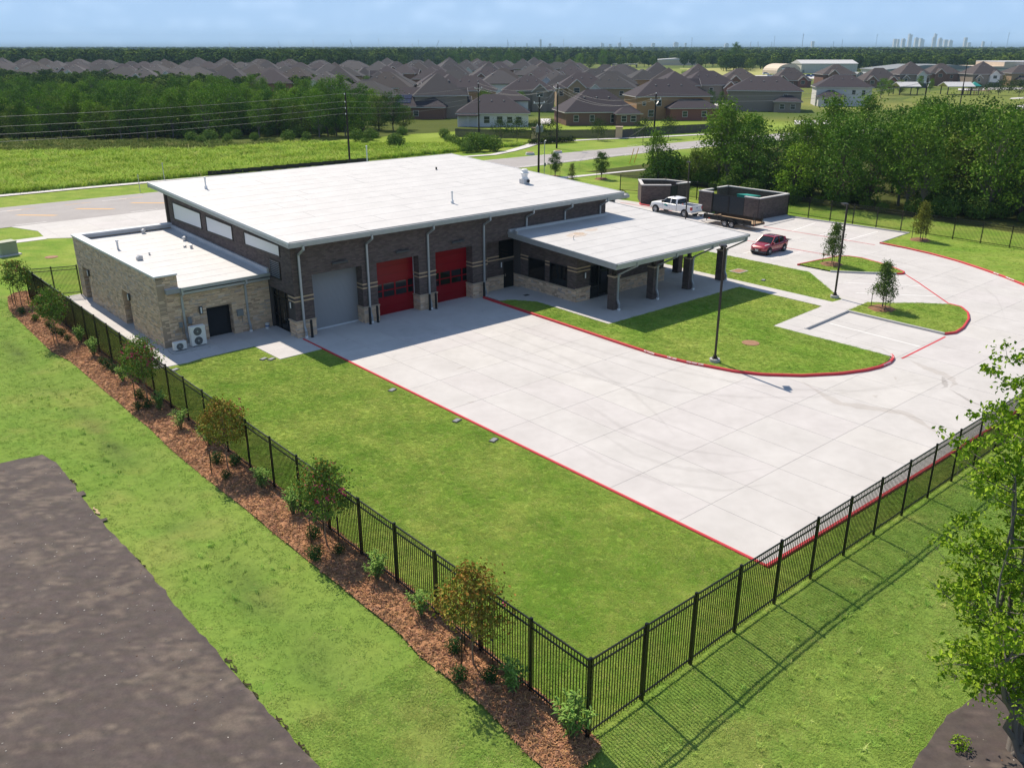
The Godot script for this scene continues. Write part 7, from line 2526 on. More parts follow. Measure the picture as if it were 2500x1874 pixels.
var wild := []
func woods() -> void:
	var names := ["dense dark green tree", "tall mid green tree", "light yellow green tree", "broad dark green tree", "slender pale stemmed tree", "bushy olive green tree"]
	var cols := [[Color(0.065, 0.136, 0.019), Color(0.142, 0.236, 0.035)], [Color(0.088, 0.177, 0.021), Color(0.189, 0.295, 0.040)], [Color(0.153, 0.254, 0.024), Color(0.283, 0.389, 0.047)], [Color(0.053, 0.112, 0.021), Color(0.112, 0.195, 0.038)], [Color(0.118, 0.201, 0.026), Color(0.218, 0.319, 0.047)], [Color(0.118, 0.171, 0.026), Color(0.212, 0.266, 0.050)]]
	var dims := [[10.5, 3.4, 2.0], [12.0, 3.2, 3.0], [9.5, 3.0, 1.8], [11.0, 4.2, 2.6], [11.5, 2.5, 3.8], [8.5, 3.3, 1.4]]
	for i in 6:
		wild.append({"called": "wild_tree", "cat": "tree", "label": names[i], "h": dims[i][0], "r": dims[i][1], "base": dims[i][2], "clumps": 58, "per": 46, "leaf": 0.38, "cs": 1.2, "a": cols[i][0], "b": cols[i][1], "tr": 0.16, "bark": Color(0.16, 0.14, 0.12) if i == 4 or i == 1 else Color(0.08, 0.065, 0.05), "shape": "wild" if i % 2 else "round", "lean": 0.08})
	# right-hand woods behind the far fence
	var g := "trees of the woods behind the car park"
	var edge := [[79.5, 68], [86, 63], [83.5, 55], [82.5, 47], [84.5, 40], [86.5, 32], [90, 24], [94, 15], [97, 4], [100, -8]]
	var n := 0
	for i in edge.size() - 1:
		var a := Vector2(edge[i][0], edge[i][1])
		var b := Vector2(edge[i + 1][0], edge[i + 1][1])
		var k := int((b - a).length() / 3.4)
		for q in k:
			var p := a.lerp(b, (q + R(0.1, 0.9)) / k)
			p.x += R(0, 2.5)
			n += 1
			var w := rng.randi() % 6
			var lab: String = names[w] + " at the edge of the woods behind the long iron fence"
			plant(wild[w], W(p.x, p.y, -0.05), R(0, 6), R(0.62, 1.0) if i > 0 else R(0.5, 0.75), lab, g)
	for row in 8:
		for q in 12:
			var v := -14.0 + q * 6.4 + R(-2, 2)
			var u := 93.0 + row * 6.2 + R(-2, 2) + maxf(0, (24 - v) * 0.3) - maxf(0, (v - 40)) * 0.12
			if v > 62 - row * 1.2:
				continue
			var w := rng.randi() % 6
			plant(wild[w], W(u, v, -0.05), R(0, 6), R(0.78, 1.05) * (0.95 if v > 40 else 1.04), names[w] + " deep in the woods behind the car park", g)
	# undergrowth along that edge
	var bush := {"called": "wild_bush", "cat": "bush", "label": "leafy bush in the undergrowth at the edge of the woods", "group": "undergrowth along the woods", "build": shrub_round, "h": 2.4, "r": 1.5, "per": 700, "leaf": 0.32, "a": Color(0.06, 0.12, 0.02), "b": Color(0.14, 0.21, 0.035)}
	for i in 34:
		var f := i / 33.0
		var k := f * (edge.size() - 1.001)
		var a := Vector2(edge[int(k)][0], edge[int(k)][1])
		var b := Vector2(edge[int(k) + 1][0], edge[int(k) + 1][1])
		var p := a.lerp(b, k - int(k)) + Vector2(R(-1.2, 1.5), R(-1, 1))
		plant(bush, W(p.x, p.y, -0.1), R(0, 6), R(0.5, 1.1))
	for i in 40:
		var k := R(0, edge.size() - 1.001)
		var a := Vector2(edge[int(k)][0], edge[int(k)][1])
		var b := Vector2(edge[int(k) + 1][0], edge[int(k) + 1][1])
		var p := a.lerp(b, k - int(k)) + Vector2(R(3, 9), R(-1, 1))
		plant(bush, W(p.x, p.y, -0.1), R(0, 6), R(1.2, 2.0), "tall shadowed bush under the trees behind the car park", "undergrowth inside the woods")
	for i in 70:
		var x := -60.0 + i * 13.2
		var p := px(x, R(326, 337) - maxf(0, (x - 380) * 0.016))
		plant(bush, W(p.x, p.y, -0.1), R(0, 6), R(0.7, 1.5), "dense bush under the trees along the far side of the meadow", "undergrowth beyond the meadow")
	# left-hand woods beyond the meadow
	g = "trees of the woods beyond the meadow"
	var front := []
	for i in 46:
		var x := -60.0 + i * 21.0
		var y: float = 338.0 - maxf(0, (x - 380) * 0.018) + R(-5, 4)
		front.append(px(x, y))
	for p in front:
		var w := rng.randi() % 6
		plant(wild[w], W(p.x, p.y, -0.05), R(0, 6), R(0.62, 0.85), names[w] + " at the front of the woods beyond the meadow", g)
	for row in 5:
		for i in 30:
			var x: float = -70.0 + i * 33.0 + R(-12, 12)
			var y: float = 322.0 - row * 16 + R(-6, 6) - maxf(0, (x - 400) * 0.012)
			if x > 860 - row * 12:
				continue
			var p := px(x, y)
			var w: int = [1, 2, 2, 4, 5, 0][rng.randi() % 6] if x > 330 else [0, 1, 3, 5, 2, 1][rng.randi() % 6]  # sun and cloud shade put into leaf colour: paler kinds right, darker left
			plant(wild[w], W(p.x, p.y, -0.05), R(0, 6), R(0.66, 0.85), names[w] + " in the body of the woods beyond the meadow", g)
	# the far part of those woods reads as one mass
	var spots := []
	for i in 700:
		var x := R(-120, 860)
		var y := R(203, 246)
		if x > 900 - (246 - y) * 6:
			continue
		if y < 203 + (x - 300) * 0.05:
			continue
		spots.append(px(x, y))
	mass("far_part_of_woods", "closed green canopy of the woods in front of the farther houses", spots, 0.55, 0.78)
	# trees round the pole and bushes at the meadow's end
	for q in [[815, 305, 1, 0.9], [850, 318, 3, 0.85], [885, 312, 0, 0.9], [925, 318, 5, 0.9], [960, 318, 3, 0.75], [835, 296, 4, 0.95], [905, 303, 2, 0.85], [985, 316, 5, 0.6]]:
		var p := px(q[0], q[1])
		rename(plant(wild[q[2]], W(p.x, p.y, 0), R(0, 6), q[3], names[q[2]] + " near the utility pole at the end of the meadow", "trees at the end of the meadow"), "meadow_tree")
	bush = bush.duplicate()
	bush.erase("node")
	bush.label = "pale green bush at the end of the meadow"
	bush.group = "bushes at the end of the meadow"
	bush.a = Color(0.10, 0.17, 0.03)
	bush.b = Color(0.19, 0.27, 0.05)
	for i in 46:
		var x := R(430, 1180)
		var p := px(x, R(318, 352) + maxf(0, (x - 700) * 0.03))
		plant(bush, W(p.x, p.y, -0.1), R(0, 6), R(0.45, 1.15))
	for q in [[1162, 369, 1.4], [1205, 368, 1.2], [1140, 372, 0.9], [1185, 362, 1.1]]:
		var p := px(q[0], q[1])
		plant(bush, W(p.x, p.y, -0.1), R(0, 6), q[2], "fresh green round bush beside the curving path", "bushes beside the curving path")

func canopy_mesh(n: int, leaf_size: float) -> ArrayMesh:
	var mb := MB.new()
	for i in n:
		var v := Vector3(rng.randfn(), rng.randfn(), rng.randfn()).normalized()
		v *= 0.78 + 0.3 * nz.get_noise_3d(v.x * 60, v.y * 60, v.z * 60) + R(-0.1, 0.1)
		var p := Vector3(v.x * 3.8, 6.4 + v.y * 4.4, v.z * 3.8)
		var t := R(0.7, 1.3)
		mb.col = Color(t, t * R(0.95, 1.05), t)
		leaf(mb, p, (v + Vector3(R(-1, 1), R(0, 1), R(-1, 1)) * 0.7).normalized(), leaf_size * R(0.7, 1.3), 0.8)
	mb.col = Color(1.2, 0.8, 1.5)
	mb.tube([Vector3(0, 0, 0), Vector3(0, 6, 0)], [0.25, 0.12], 5, false)
	return mb.mesh()

func rename(o: Node3D, called: String) -> void:
	o.name = numbered(called)

func mass(called: String, label: String, spots: Array, lo: float, hi: float, mesh: ArrayMesh = null) -> void:
	if mesh == null:
		mesh = canopy_mesh(620, 0.95)
	var mm := MultiMesh.new()
	mm.transform_format = MultiMesh.TRANSFORM_3D
	mm.use_colors = true
	mm.mesh = mesh
	mm.instance_count = spots.size()
	for i in spots.size():
		var p: Vector2 = spots[i]
		var s := R(lo, hi)
		mm.set_instance_transform(i, Transform3D(Basis(Vector3.UP, R(0, TAU)).scaled(Vector3(s * R(0.85, 1.2), s, s * R(0.85, 1.2))), W(p.x, p.y, -0.1)))
		var k := R(0, 1)
		mm.set_instance_color(i, Color(0.055, 0.105, 0.018).lerp(Color(0.17, 0.24, 0.036), k * k))
	var o := MultiMeshInstance3D.new()
	o.name = called
	o.multimesh = mm
	o.material_override = M.far_leaf
	stuff(tag(o, label, "woods"))
	add_child(o)

# ---------- houses: local x along the front, z towards the viewer ----------
func hip(mb: MB, x0: float, x1: float, z0: float, z1: float, he: float, pitch: float, ov := 0.5) -> void:
	x0 -= ov
	x1 += ov
	z0 -= ov
	z1 += ov
	var w := x1 - x0
	var d := z1 - z0
	var k := minf(w, d) * 0.5
	var hr := he + k * pitch
	var A := Vector3(x0, he, z1)
	var B := Vector3(x1, he, z1)
	var C := Vector3(x1, he, z0)
	var D := Vector3(x0, he, z0)
	var r0: Vector3
	var r1: Vector3
	if w >= d:
		r0 = Vector3(x0 + k, hr, (z0 + z1) * 0.5)
		r1 = Vector3(x1 - k, hr, (z0 + z1) * 0.5)
		mb.quad(A, B, r1, r0)
		mb.quad(C, D, r0, r1)
		mb.tri(D, A, r0)
		mb.tri(B, C, r1)
	else:
		r0 = Vector3((x0 + x1) * 0.5, hr, z1 - k)
		r1 = Vector3((x0 + x1) * 0.5, hr, z0 + k)
		mb.tri(A, B, r0)
		mb.quad(B, C, r1, r0)
		mb.tri(C, D, r1)
		mb.quad(D, A, r0, r1)
	mb.box(Vector3(x0, he - 0.18, z0), Vector3(x1, he - 0.002, z1))

func gable(wall: MB, roof: MB, trim: MB, x0: float, x1: float, z: float, back: float, he: float, pitch: float) -> void:
	var c := (x0 + x1) * 0.5
	var hr := he + (x1 - x0) * 0.5 * pitch
	wall.slab(Vector3(0, 0, z), Vector3(1, 0, 0), Vector3.UP, V2([x0, 0, x1, 0, x1, he, c, hr, x0, he]), z - back)
	var o := 0.35
	var e := Vector3(0, 0.10, 0)
	var L := Vector3(x0 - o, he - o * pitch, z + 0.3) + e
	var Rr := Vector3(x1 + o, he - o * pitch, z + 0.3) + e
	var T := Vector3(c, hr, z + 0.3) + e
	var bk := Vector3(0, 0, back - z - 0.3)
	roof.quad(L, T, T + bk, L + bk)
	roof.quad(T, Rr, Rr + bk, T + bk)
	trim.bar(L + Vector3(0, -0.08, 0.02), T + Vector3(0, -0.08, 0.02), 0.06, 0.22, Vector3(0, 0, 1).cross(T - L))
	trim.bar(T + Vector3(0, -0.08, 0.02), Rr + Vector3(0, -0.08, 0.02), 0.06, 0.22, Vector3(0, 0, 1).cross(Rr - T))

func house_window(t: Node3D, x: float, y: float, z: float, w: float, h: float, bars := true) -> void:
	var mb := MB.new()
	for q in [[-w / 2, 0, w, 0.09], [-w / 2, h - 0.09, w, 0.09], [-w / 2, 0, 0.09, h], [w / 2 - 0.09, 0, 0.09, h], [-w / 2, h * 0.5 - 0.03, w, 0.06]]:
		mb.box(Vector3(x + q[0], y + q[1], z - 0.03), Vector3(x + q[0] + q[2], y + q[1] + q[3], z + 0.05))
	var f := part(t, "window", mb, M.house_trim)
	mb = MB.new()
	mb.box(Vector3(x - w / 2 + 0.02, y + 0.02, z - 0.02), Vector3(x + w / 2 - 0.02, y + h - 0.02, z + 0.015))
	part(f, "pane", mb, M.pane)

# d: w, dp, st storeys, wall colour, wall2 upper colour, gables [[x0,x1,he]], wing, porch
func house(t: Node3D, d: Dictionary) -> void:
	var w: float = d.w * 0.5
	var dp: float = d.dp * 0.5
	var he: float = 3.0 if d.st == 1 else 5.7
	var wall := MB.new()
	var roof := MB.new()
	var trim := MB.new()
	wall.col = d.wall
	roof.col = d.get("roof", Color(0.036, 0.031, 0.038))
	wall.box(Vector3(-w, 0, -dp), Vector3(w, he, dp))
	hip(roof, -w, w, -dp, dp, he + 0.2, d.get("pitch", 0.62))
	trim.box(Vector3(-w - 0.53, he - 0.03, dp + 0.5), Vector3(w + 0.53, he + 0.14, dp + 0.54))
	trim.box(Vector3(-w - 0.54, he - 0.03, -dp - 0.5), Vector3(-w - 0.5, he + 0.14, dp + 0.5))
	for q in d.get("gables", []):
		wall.col = q[3] if q.size() > 3 else d.wall
		gable(wall, roof, trim, q[0], q[1], dp + 1.2, -dp * 0.2, q[2], 0.85)
		house_window(t, (q[0] + q[1]) * 0.5, q[2] - 1.6, dp + 1.2, minf(1.9, (q[1] - q[0]) * 0.45), 1.5)
	wall.col = d.get("wall2", d.wall)
	if d.has("wing"):
		var q: Array = d.wing    # x0, x1, depth, height: low part in front
		wall.box(Vector3(q[0], 0, dp), Vector3(q[1], q[3], dp + q[2]))
		hip(roof, q[0], q[1], dp - q[2] * 0.8, dp + q[2], q[3] + 0.15, 0.5)
		trim.box(Vector3(q[0] - 0.52, q[3] - 0.03, dp + q[2] + 0.5), Vector3(q[1] + 0.52, q[3] + 0.1, dp + q[2] + 0.54))
		house_window(t, q[0] + (q[1] - q[0]) * 0.3, 0.9, dp + q[2], 1.4, 1.5)
		house_window(t, q[0] + (q[1] - q[0]) * 0.7, 0.9, dp + q[2], 1.4, 1.5)
	if d.has("upper"):
		var q: Array = d.upper   # x0, x1, z0, z1: second storey set back on the roof
		wall.box(Vector3(q[0], 2.6, q[2]), Vector3(q[1], 5.7, q[3]))
		hip(roof, q[0], q[1], q[2], q[3], 5.8, 0.55)
		house_window(t, (q[0] + q[1]) * 0.5, 3.9, q[3], 1.0, 1.4)
	part(t, "wall", wall, M.wall)
	var ro := part(t, "roof", roof, M.shingle)
	part(t, "fascia", trim, M.house_trim)
	for q in d.get("wins", []):
		house_window(t, q[0], q[1], dp, q[2], q[3])
	if d.has("porch"):
		var q: Array = d.porch   # x0, x1, depth
		var pm := MB.new()
		pm.col = d.get("roof", Color(0.036, 0.031, 0.038))
		hip(pm, q[0], q[1], dp - 1.5, dp + q[2], 2.75, 0.4, 0.3)
		part(t, "porch_roof", pm, M.shingle)
		for x in [q[0] + 0.15, (q[0] + q[1]) * 0.5, q[1] - 0.15]:
			var c := MB.new()
			c.box(Vector3(x - 0.13, 0, dp + q[2] - 0.26), Vector3(x + 0.13, 2.6, dp + q[2]))
			part(t, "porch_post", c, M.house_trim)
	for k in 3:
		var vm := MB.new()
		var x := -w * 0.4 + k * w * 0.35
		vm.lathe(Vector3(x, he + 0.2 + (dp + 0.5) * d.get("pitch", 0.62) * 0.62 - 0.05, dp * 0.38), Vector3.UP, [Vector2(0.2, 0), Vector2(0.2, 0.2), Vector2(0.26, 0.24), Vector2(0, 0.32)], 8)
		part(ro, "roof_vent", vm, M.box_grey)
	if d.has("garage"):
		var gm := MB.new()
		gm.box(Vector3(d.garage - 2.4, 0, dp + 1.2), Vector3(d.garage + 2.4, 2.2, dp + 1.24))
		part(t, "garage_door", gm, M.dark_grey)

func place_house(p: Dictionary, at: Vector2, turn: float, label: String, group := "") -> Node3D:
	p.called = "house"
	p.cat = "house"
	p.build = house
	return plant(p, W(at.x, at.y, -0.05), -0.7152 + turn, 1.0, label, group)

func houses() -> void:
	var brick := Color(0.19, 0.105, 0.075)
	var tan := Color(0.34, 0.235, 0.14)
	var orange := Color(0.36, 0.20, 0.10)
	var white := Color(0.58, 0.57, 0.56)
	var taupe := Color(0.25, 0.205, 0.165)
	var red := Color(0.22, 0.09, 0.065)
	# near houses, each its own
	place_house({"label": "", "w": 17.0, "dp": 12.0, "st": 1, "wall": white, "wall2": white, "upper": [-1.0, 8.5, -6, 0.5], "wins": [[-1.5, 0.8, 1.5, 1.7], [1.6, 0.8, 1.5, 1.7], [4.0, 0.8, 1.4, 1.6], [6.2, 0.8, 1.4, 1.6]], "porch": [-8.5, -3.5, 1.0]}, px(1205, 304), 0.0, "white house with a porch and brown hipped roof behind the plank fence")
	place_house({"label": "", "w": 18.0, "dp": 13.0, "st": 1, "wall": brick, "pitch": 0.7, "wins": [[-6.5, 0.9, 1.3, 1.6], [-2.5, 0.9, 1.2, 1.6], [3.0, 0.6, 1.6, 2.0], [7.0, 0.6, 1.6, 2.0]], "wing": [3.0, 9.0, 2.5, 2.7]}, px(1452, 300), 0.18, "low brick house with a broad hipped roof behind the plank fence")
	place_house({"label": "", "w": 20.0, "dp": 12.0, "st": 2, "wall": orange, "wing": [-2.0, 11.0, 4.0, 3.0], "wall2": red, "wins": [[-8.0, 3.6, 1.0, 1.0], [-4.0, 3.4, 1.4, 1.6], [-6.0, 0.8, 1.6, 1.7]]}, px(1625, 287), 0.15, "two storey orange brick house with a red brick front wing beside the woods")
	place_house({"label": "", "w": 17.0, "dp": 13.0, "st": 2, "wall": tan, "gables": [[-5.0, 0.5, 6.0, tan], [2.0, 5.0, 5.6, white]], "wins": [[-7.0, 3.4, 1.3, 1.6], [7.0, 3.4, 1.3, 1.6]]}, px(1420, 258), 0.0, "two storey tan house with a wide gable and a narrow white gable")
	place_house({"label": "", "w": 15.0, "dp": 12.0, "st": 2, "wall": taupe, "gables": [[1.0, 5.5, 5.8, taupe]], "wins": [[-5.0, 3.4, 1.3, 1.6], [-5.0, 0.8, 1.4, 1.7]], "wing": [-7.0, -1.0, 2.5, 2.9]}, px(1290, 268), 0.0, "two storey taupe house with a white edged gable above the porch house")
	place_house({"label": "", "w": 19.0, "dp": 13.0, "st": 1, "wall": brick, "pitch": 0.66, "wins": [[2, 0.8, 1.5, 1.5]]}, px(1010, 286), -0.1, "low dark roofed brick house with solar panels behind the trees")
	place_house({"label": "", "w": 15.0, "dp": 12.0, "st": 2, "wall": orange, "porch": [1.5, 7.4, 2.0], "wing": [-7.0, -2.0, 2.0, 2.9], "wins": [[-2, 0.8, 1.6, 1.6]]}, px(1150, 268), 0.0, "two storey brown house with a back porch above the white porch house")
	place_house({"label": "", "w": 21.0, "dp": 13.0, "st": 2, "wall": taupe, "wing": [3.0, 10.5, 3.0, 2.9], "pitch": 0.55, "wins": [[6, 3.5, 1.2, 1.5]]}, px(1862, 268), -0.25, "wide two storey house with a blank taupe side wall above the woods")
	place_house({"label": "", "w": 17.0, "dp": 12.0, "st": 2, "wall": white, "wing": [-8.0, 0.0, 3.5, 2.9], "pitch": 0.55, "wins": [[3, 3.5, 1.2, 1.5], [6, 3.5, 1.2, 1.5]]}, px(2050, 256), -0.2, "two storey white house partly hidden by the right-hand woods")
	place_house({"label": "", "w": 18.0, "dp": 13.0, "st": 2, "wall": taupe, "gables": [[4.0, 8.5, 5.0, brick]], "wing": [-9, -1, 3, 2.9], "wins": [[0, 3.4, 1.3, 1.6]]}, px(1720, 248), 0.1, "two storey brick and taupe house with a steep gable above the orange brick house")
	var sp := thing("solar_array", "array of dark blue solar panels on the roof of a low brick house", "solar panels")
	var c0 := px(985, 286)
	sp.position = W(c0.x, c0.y, 5.3)
	sp.rotation = Vector3(0, -0.7152 - 0.1, 0)
	for r in 2:
		for k in 6:
			var mb := MB.new()
			mb.box(Vector3(-3.6 + k * 1.15, -0.03, -0.8), Vector3(-2.52 + k * 1.15, 0.03, 0.8))
			var o := part(sp, "panel", mb, M.solar)
			o.rotation.x = 0.58
			o.position = Vector3(0, 0.2 - 1.0 * r, 3.3 + 1.5 * r)
	# the rest of the estate: a few kinds of house in rows
	var kinds := [
		{"label": "", "w": 15.0, "dp": 13.0, "st": 2, "wall": brick, "gables": [[-5.5, -0.5, 5.7, brick]], "wins": [[3, 3.5, 1.4, 1.5], [3, 0.8, 1.5, 1.6]]},
		{"label": "", "w": 14.0, "dp": 14.0, "st": 2, "wall": taupe, "gables": [[0.5, 5.0, 5.4, white], [-6.0, -3.0, 4.2, taupe]], "wins": [[-4, 3.5, 1.4, 1.5]], "roof": Color(0.046, 0.040, 0.045), "pitch": 0.74},
		{"label": "", "w": 16.0, "dp": 12.0, "st": 2, "wall": tan, "wing": [-6.0, 1.0, 3.0, 2.9], "wins": [[4, 3.5, 1.4, 1.5], [-4, 3.5, 1.3, 1.4]], "roof": Color(0.03, 0.028, 0.034), "pitch": 0.55},
		{"label": "", "w": 17.0, "dp": 13.0, "st": 1, "wall": brick, "gables": [[2.0, 6.5, 3.2, red], [-7.5, -3.0, 3.4, brick]], "pitch": 0.78, "wins": [[-0.5, 0.9, 1.5, 1.5]], "roof": Color(0.044, 0.040, 0.046)},
		{"label": "", "w": 15.0, "dp": 13.0, "st": 2, "wall": orange, "pitch": 0.66, "wins": [[0, 3.6, 2.2, 1.3], [-4, 0.9, 1.5, 1.5]], "wing": [1.0, 7.5, 4.0, 2.9], "roof": Color(0.04, 0.034, 0.034)},
		{"label": "", "w": 13.0, "dp": 15.0, "st": 2, "wall": white, "gables": [[-4.5, 0.5, 5.6, white], [1.5, 5.5, 4.6, taupe]], "wins": [], "roof": Color(0.056, 0.052, 0.055), "pitch": 0.6}]
	var labs := ["two storey brown brick house with one front gable in the estate", "two storey taupe house with a white gable in the estate", "two storey tan house with a low front wing in the estate", "single storey brick house with a red gable in the estate", "two storey orange tan house with a low side wing in the estate", "two storey white gabled house in the estate"]
	var rows := [[252, 900, 1120], [285, 930, 1180], [298, 1480, 1650], [318, 640, 1780], [345, 700, 1700], [378, 330, 1640], [410, 300, 1660], [445, 60, 1580], [478, -20, 1560], [512, -30, 1480], [545, -30, 1440], [580, -30, 1400], [615, 40, 1330]]
	var cnt := 0
	for r in rows:
		var d: float = r[0]
		var x: float = r[1] + R(0, 20)
		while x < r[2]:
			var s := (x - 1250.0) / 2271.0 * d
			var at := polar(d + R(-9, 9), s)
			var kk := rng.randi() % 6
			place_house(kinds[kk], at, [0.0, PI / 2, -PI / 2, 0.0, PI][rng.randi() % 5] + R(-0.28, 0.28), labs[kk], "houses of the estate")
			cnt += 1
			x += R(16.5, 23.0) / d * 2271.0
	# the houses by the white halls, farther right
	for q in [[1925, 212, 3, "house with a pale side gable in front of the domed hall"], [2035, 212, 0, "house with a timbered brown gable in front of the white hall"], [2140, 213, 3, "low dark roofed house beside the arched greenhouses"], [2215, 212, 1, "wide taupe house with a plain side wall near the playground"], [2290, 208, 0, "house with several small gables behind the playground"], [2390, 211, 1, "two storey grey house with a big gable and garage beside the playground"], [2490, 208, 2, "two storey orange tan house at the end of the playground street"], [1800, 235, 0, "brick house with twin gables at the bend of the estate street"], [1700, 226, 1, "taupe house by the bend of the estate street"]]:
		var k: Dictionary = kinds[q[2]].duplicate()
		k.erase("node")
		if q[2] == 1:
			k.garage = 2.8
		k.roof = Color(0.06, 0.05, 0.048)
		place_house(k, px(q[0], q[1]), 0.0, q[3])
	# plank fence in front of the estate
	var fp := [102.0, 139.3, 111.6, 126.9, 126.4, 115.6]
	var fp2 := [127.4, 114.6, 141.6, 114.2, 165, 108.0]
	for k in 2:
		var t := thing("plank_fence", ["weathered grey plank fence behind the curving path", "weathered grey plank fence beyond the stone pillar"][k], "fence")
		var p := V2(fp if k == 0 else fp2)
		var total := 0
		var jo := MB.new()
		for i in p.size() - 1:
			var n := int((p[i + 1] - p[i]).length() / 0.19)
			for q in n:
				var z := p[i].lerp(p[i + 1], (q + 0.5) / n)
				var dir := (p[i + 1] - p[i]).normalized()
				var hh := 1.75 + R(-0.03, 0.03)
				total += 1
				if total <= 240:
					if not M.has("plank_mesh"):
						var bm := BoxMesh.new()
						bm.size = Vector3(0.17, 1.8, 0.025)
						M["plank_mesh"] = bm
					share(t, "plank", M.plank_mesh, M.wood_fence, Transform3D(Basis(Vector3.UP, atan2(dir.y, dir.x)), W(z.x, z.y, hh - 0.9)))
				else:
					jo.bar(W(z.x, z.y, 0), W(z.x, z.y, hh), 0.17, 0.03)
		if jo.v.size():
			stuff(part(t, "plank", jo, M.wood_fence))
		var rl := MB.new()
		for i in p.size() - 1:
			for h in [0.4, 1.4]:
				rl.bar(W(p[i].x, p[i].y, h) - Vector3(0.03, 0, 0.03), W(p[i + 1].x, p[i + 1].y, h) - Vector3(0.03, 0, 0.03), 0.04, 0.09)
		part(t, "rail", rl, M.wood_fence)
	for q in [[126.9, 115.1, "tan stone pillar between the two plank fences"], [112.2, 125.2, "tan stone pillar partly behind the transformer pole"]]:
		var t := thing("stone_pillar", q[2], "pillar", W(q[0], q[1], 0), 0.7)
		var mb := MB.new()
		mb.cbox(Vector3(-0.7, 0, -0.7), Vector3(0.7, 2.2, 0.7), 0.02)
		part(t, "shaft", mb, M.stone1)
		mb = MB.new()
		mb.cbox(Vector3(-0.8, 2.2, -0.8), Vector3(0.8, 2.35, 0.8), 0.03)
		part(t, "cap", mb, M.cap_stone)
	# street trees along the plank fence and hedge at the pillar
	var st := {"called": "street_tree", "cat": "tree", "label": "", "h": 4.4, "r": 1.9, "base": 1.6, "clumps": 26, "per": 40, "leaf": 0.24, "cs": 1.1, "a": Color(0.035, 0.065, 0.018), "b": Color(0.075, 0.115, 0.03), "tr": 0.06, "shape": "round"}
	for q in [[1222, 342, 0.9], [1262, 346, 1.0], [1310, 346, 0.9], [1345, 345, 0.95], [1460, 342, 0.95], [1570, 346, 1.0], [1632, 338, 0.95]]:
		var p := px(q[0], q[1])
		plant(st, W(p.x, p.y, 0), R(0, 6), q[2], "round headed street tree in front of the plank fence", "street trees along the plank fence")
	var hg := {"called": "hedge_bush", "cat": "bush", "label": "low clipped bush in the planting by the path", "group": "low bushes by the path", "build": shrub_round, "h": 1.2, "r": 1.0, "per": 420, "leaf": 0.22, "a": Color(0.025, 0.045, 0.015), "b": Color(0.05, 0.075, 0.02)}
	for k in 9:
		var p := px(1298 + k * 12, 352 - k * 0.6)
		plant(hg, W(p.x, p.y, 0), R(0, 6), R(0.75, 1.1))

func silt_fence() -> void:
	var t := thing("silt_fence", "low black fabric silt fence along the edge of the meadow behind the roof", "fence")
	var p := V2(curve([px(508, 428).x, px(508, 428).y, px(620, 418).x, px(620, 418).y, px(760, 406).x, px(760, 406).y, px(900, 394).x, px(900, 394).y], 2.0))
	for i in p.size() - 1:
		var mb := MB.new()
		mb.bar(W(p[i].x, p[i].y, 0.35), W(p[i + 1].x, p[i + 1].y, 0.25), 0.02, 0.6)
		part(t, "fabric", mb, M.black_metal)
		mb = MB.new()
		mb.bar(W(p[i].x, p[i].y - 0.04, -0.1), W(p[i].x, p[i].y - 0.04, 0.7), 0.05, 0.05)
		part(t, "stake", mb, M.wood_pole)

# ---------- the far distance ----------
func hall(called: String, label: String, at: Vector2, turn: float, outline: Array, length: float, wm: Material, rm: Material, roof: Array, extra := []) -> Node3D:
	# gable outline in local (x, y) extruded along z; the roof is a second, slightly larger shell
	var t := thing(called, label, "building", W(at.x, at.y, -0.1), turn)
	var mb := MB.new()
	mb.slab(Vector3(0, 0, length / 2), Vector3(1, 0, 0), Vector3.UP, V2(outline), length)
	part(t, "wall", mb, wm)
	mb = MB.new()
	mb.slab(Vector3(0, 0.06, length / 2 + 0.4), Vector3(1, 0, 0), Vector3.UP, V2(roof), length + 0.8)
	part(t, "roof", mb, rm)
	for e in extra:
		mb = MB.new()
		mb.box(Vector3(e[1], e[3], e[5]), Vector3(e[2], e[4], e[6]))
		part(t, e[0], mb, M[e[7]])
	return t

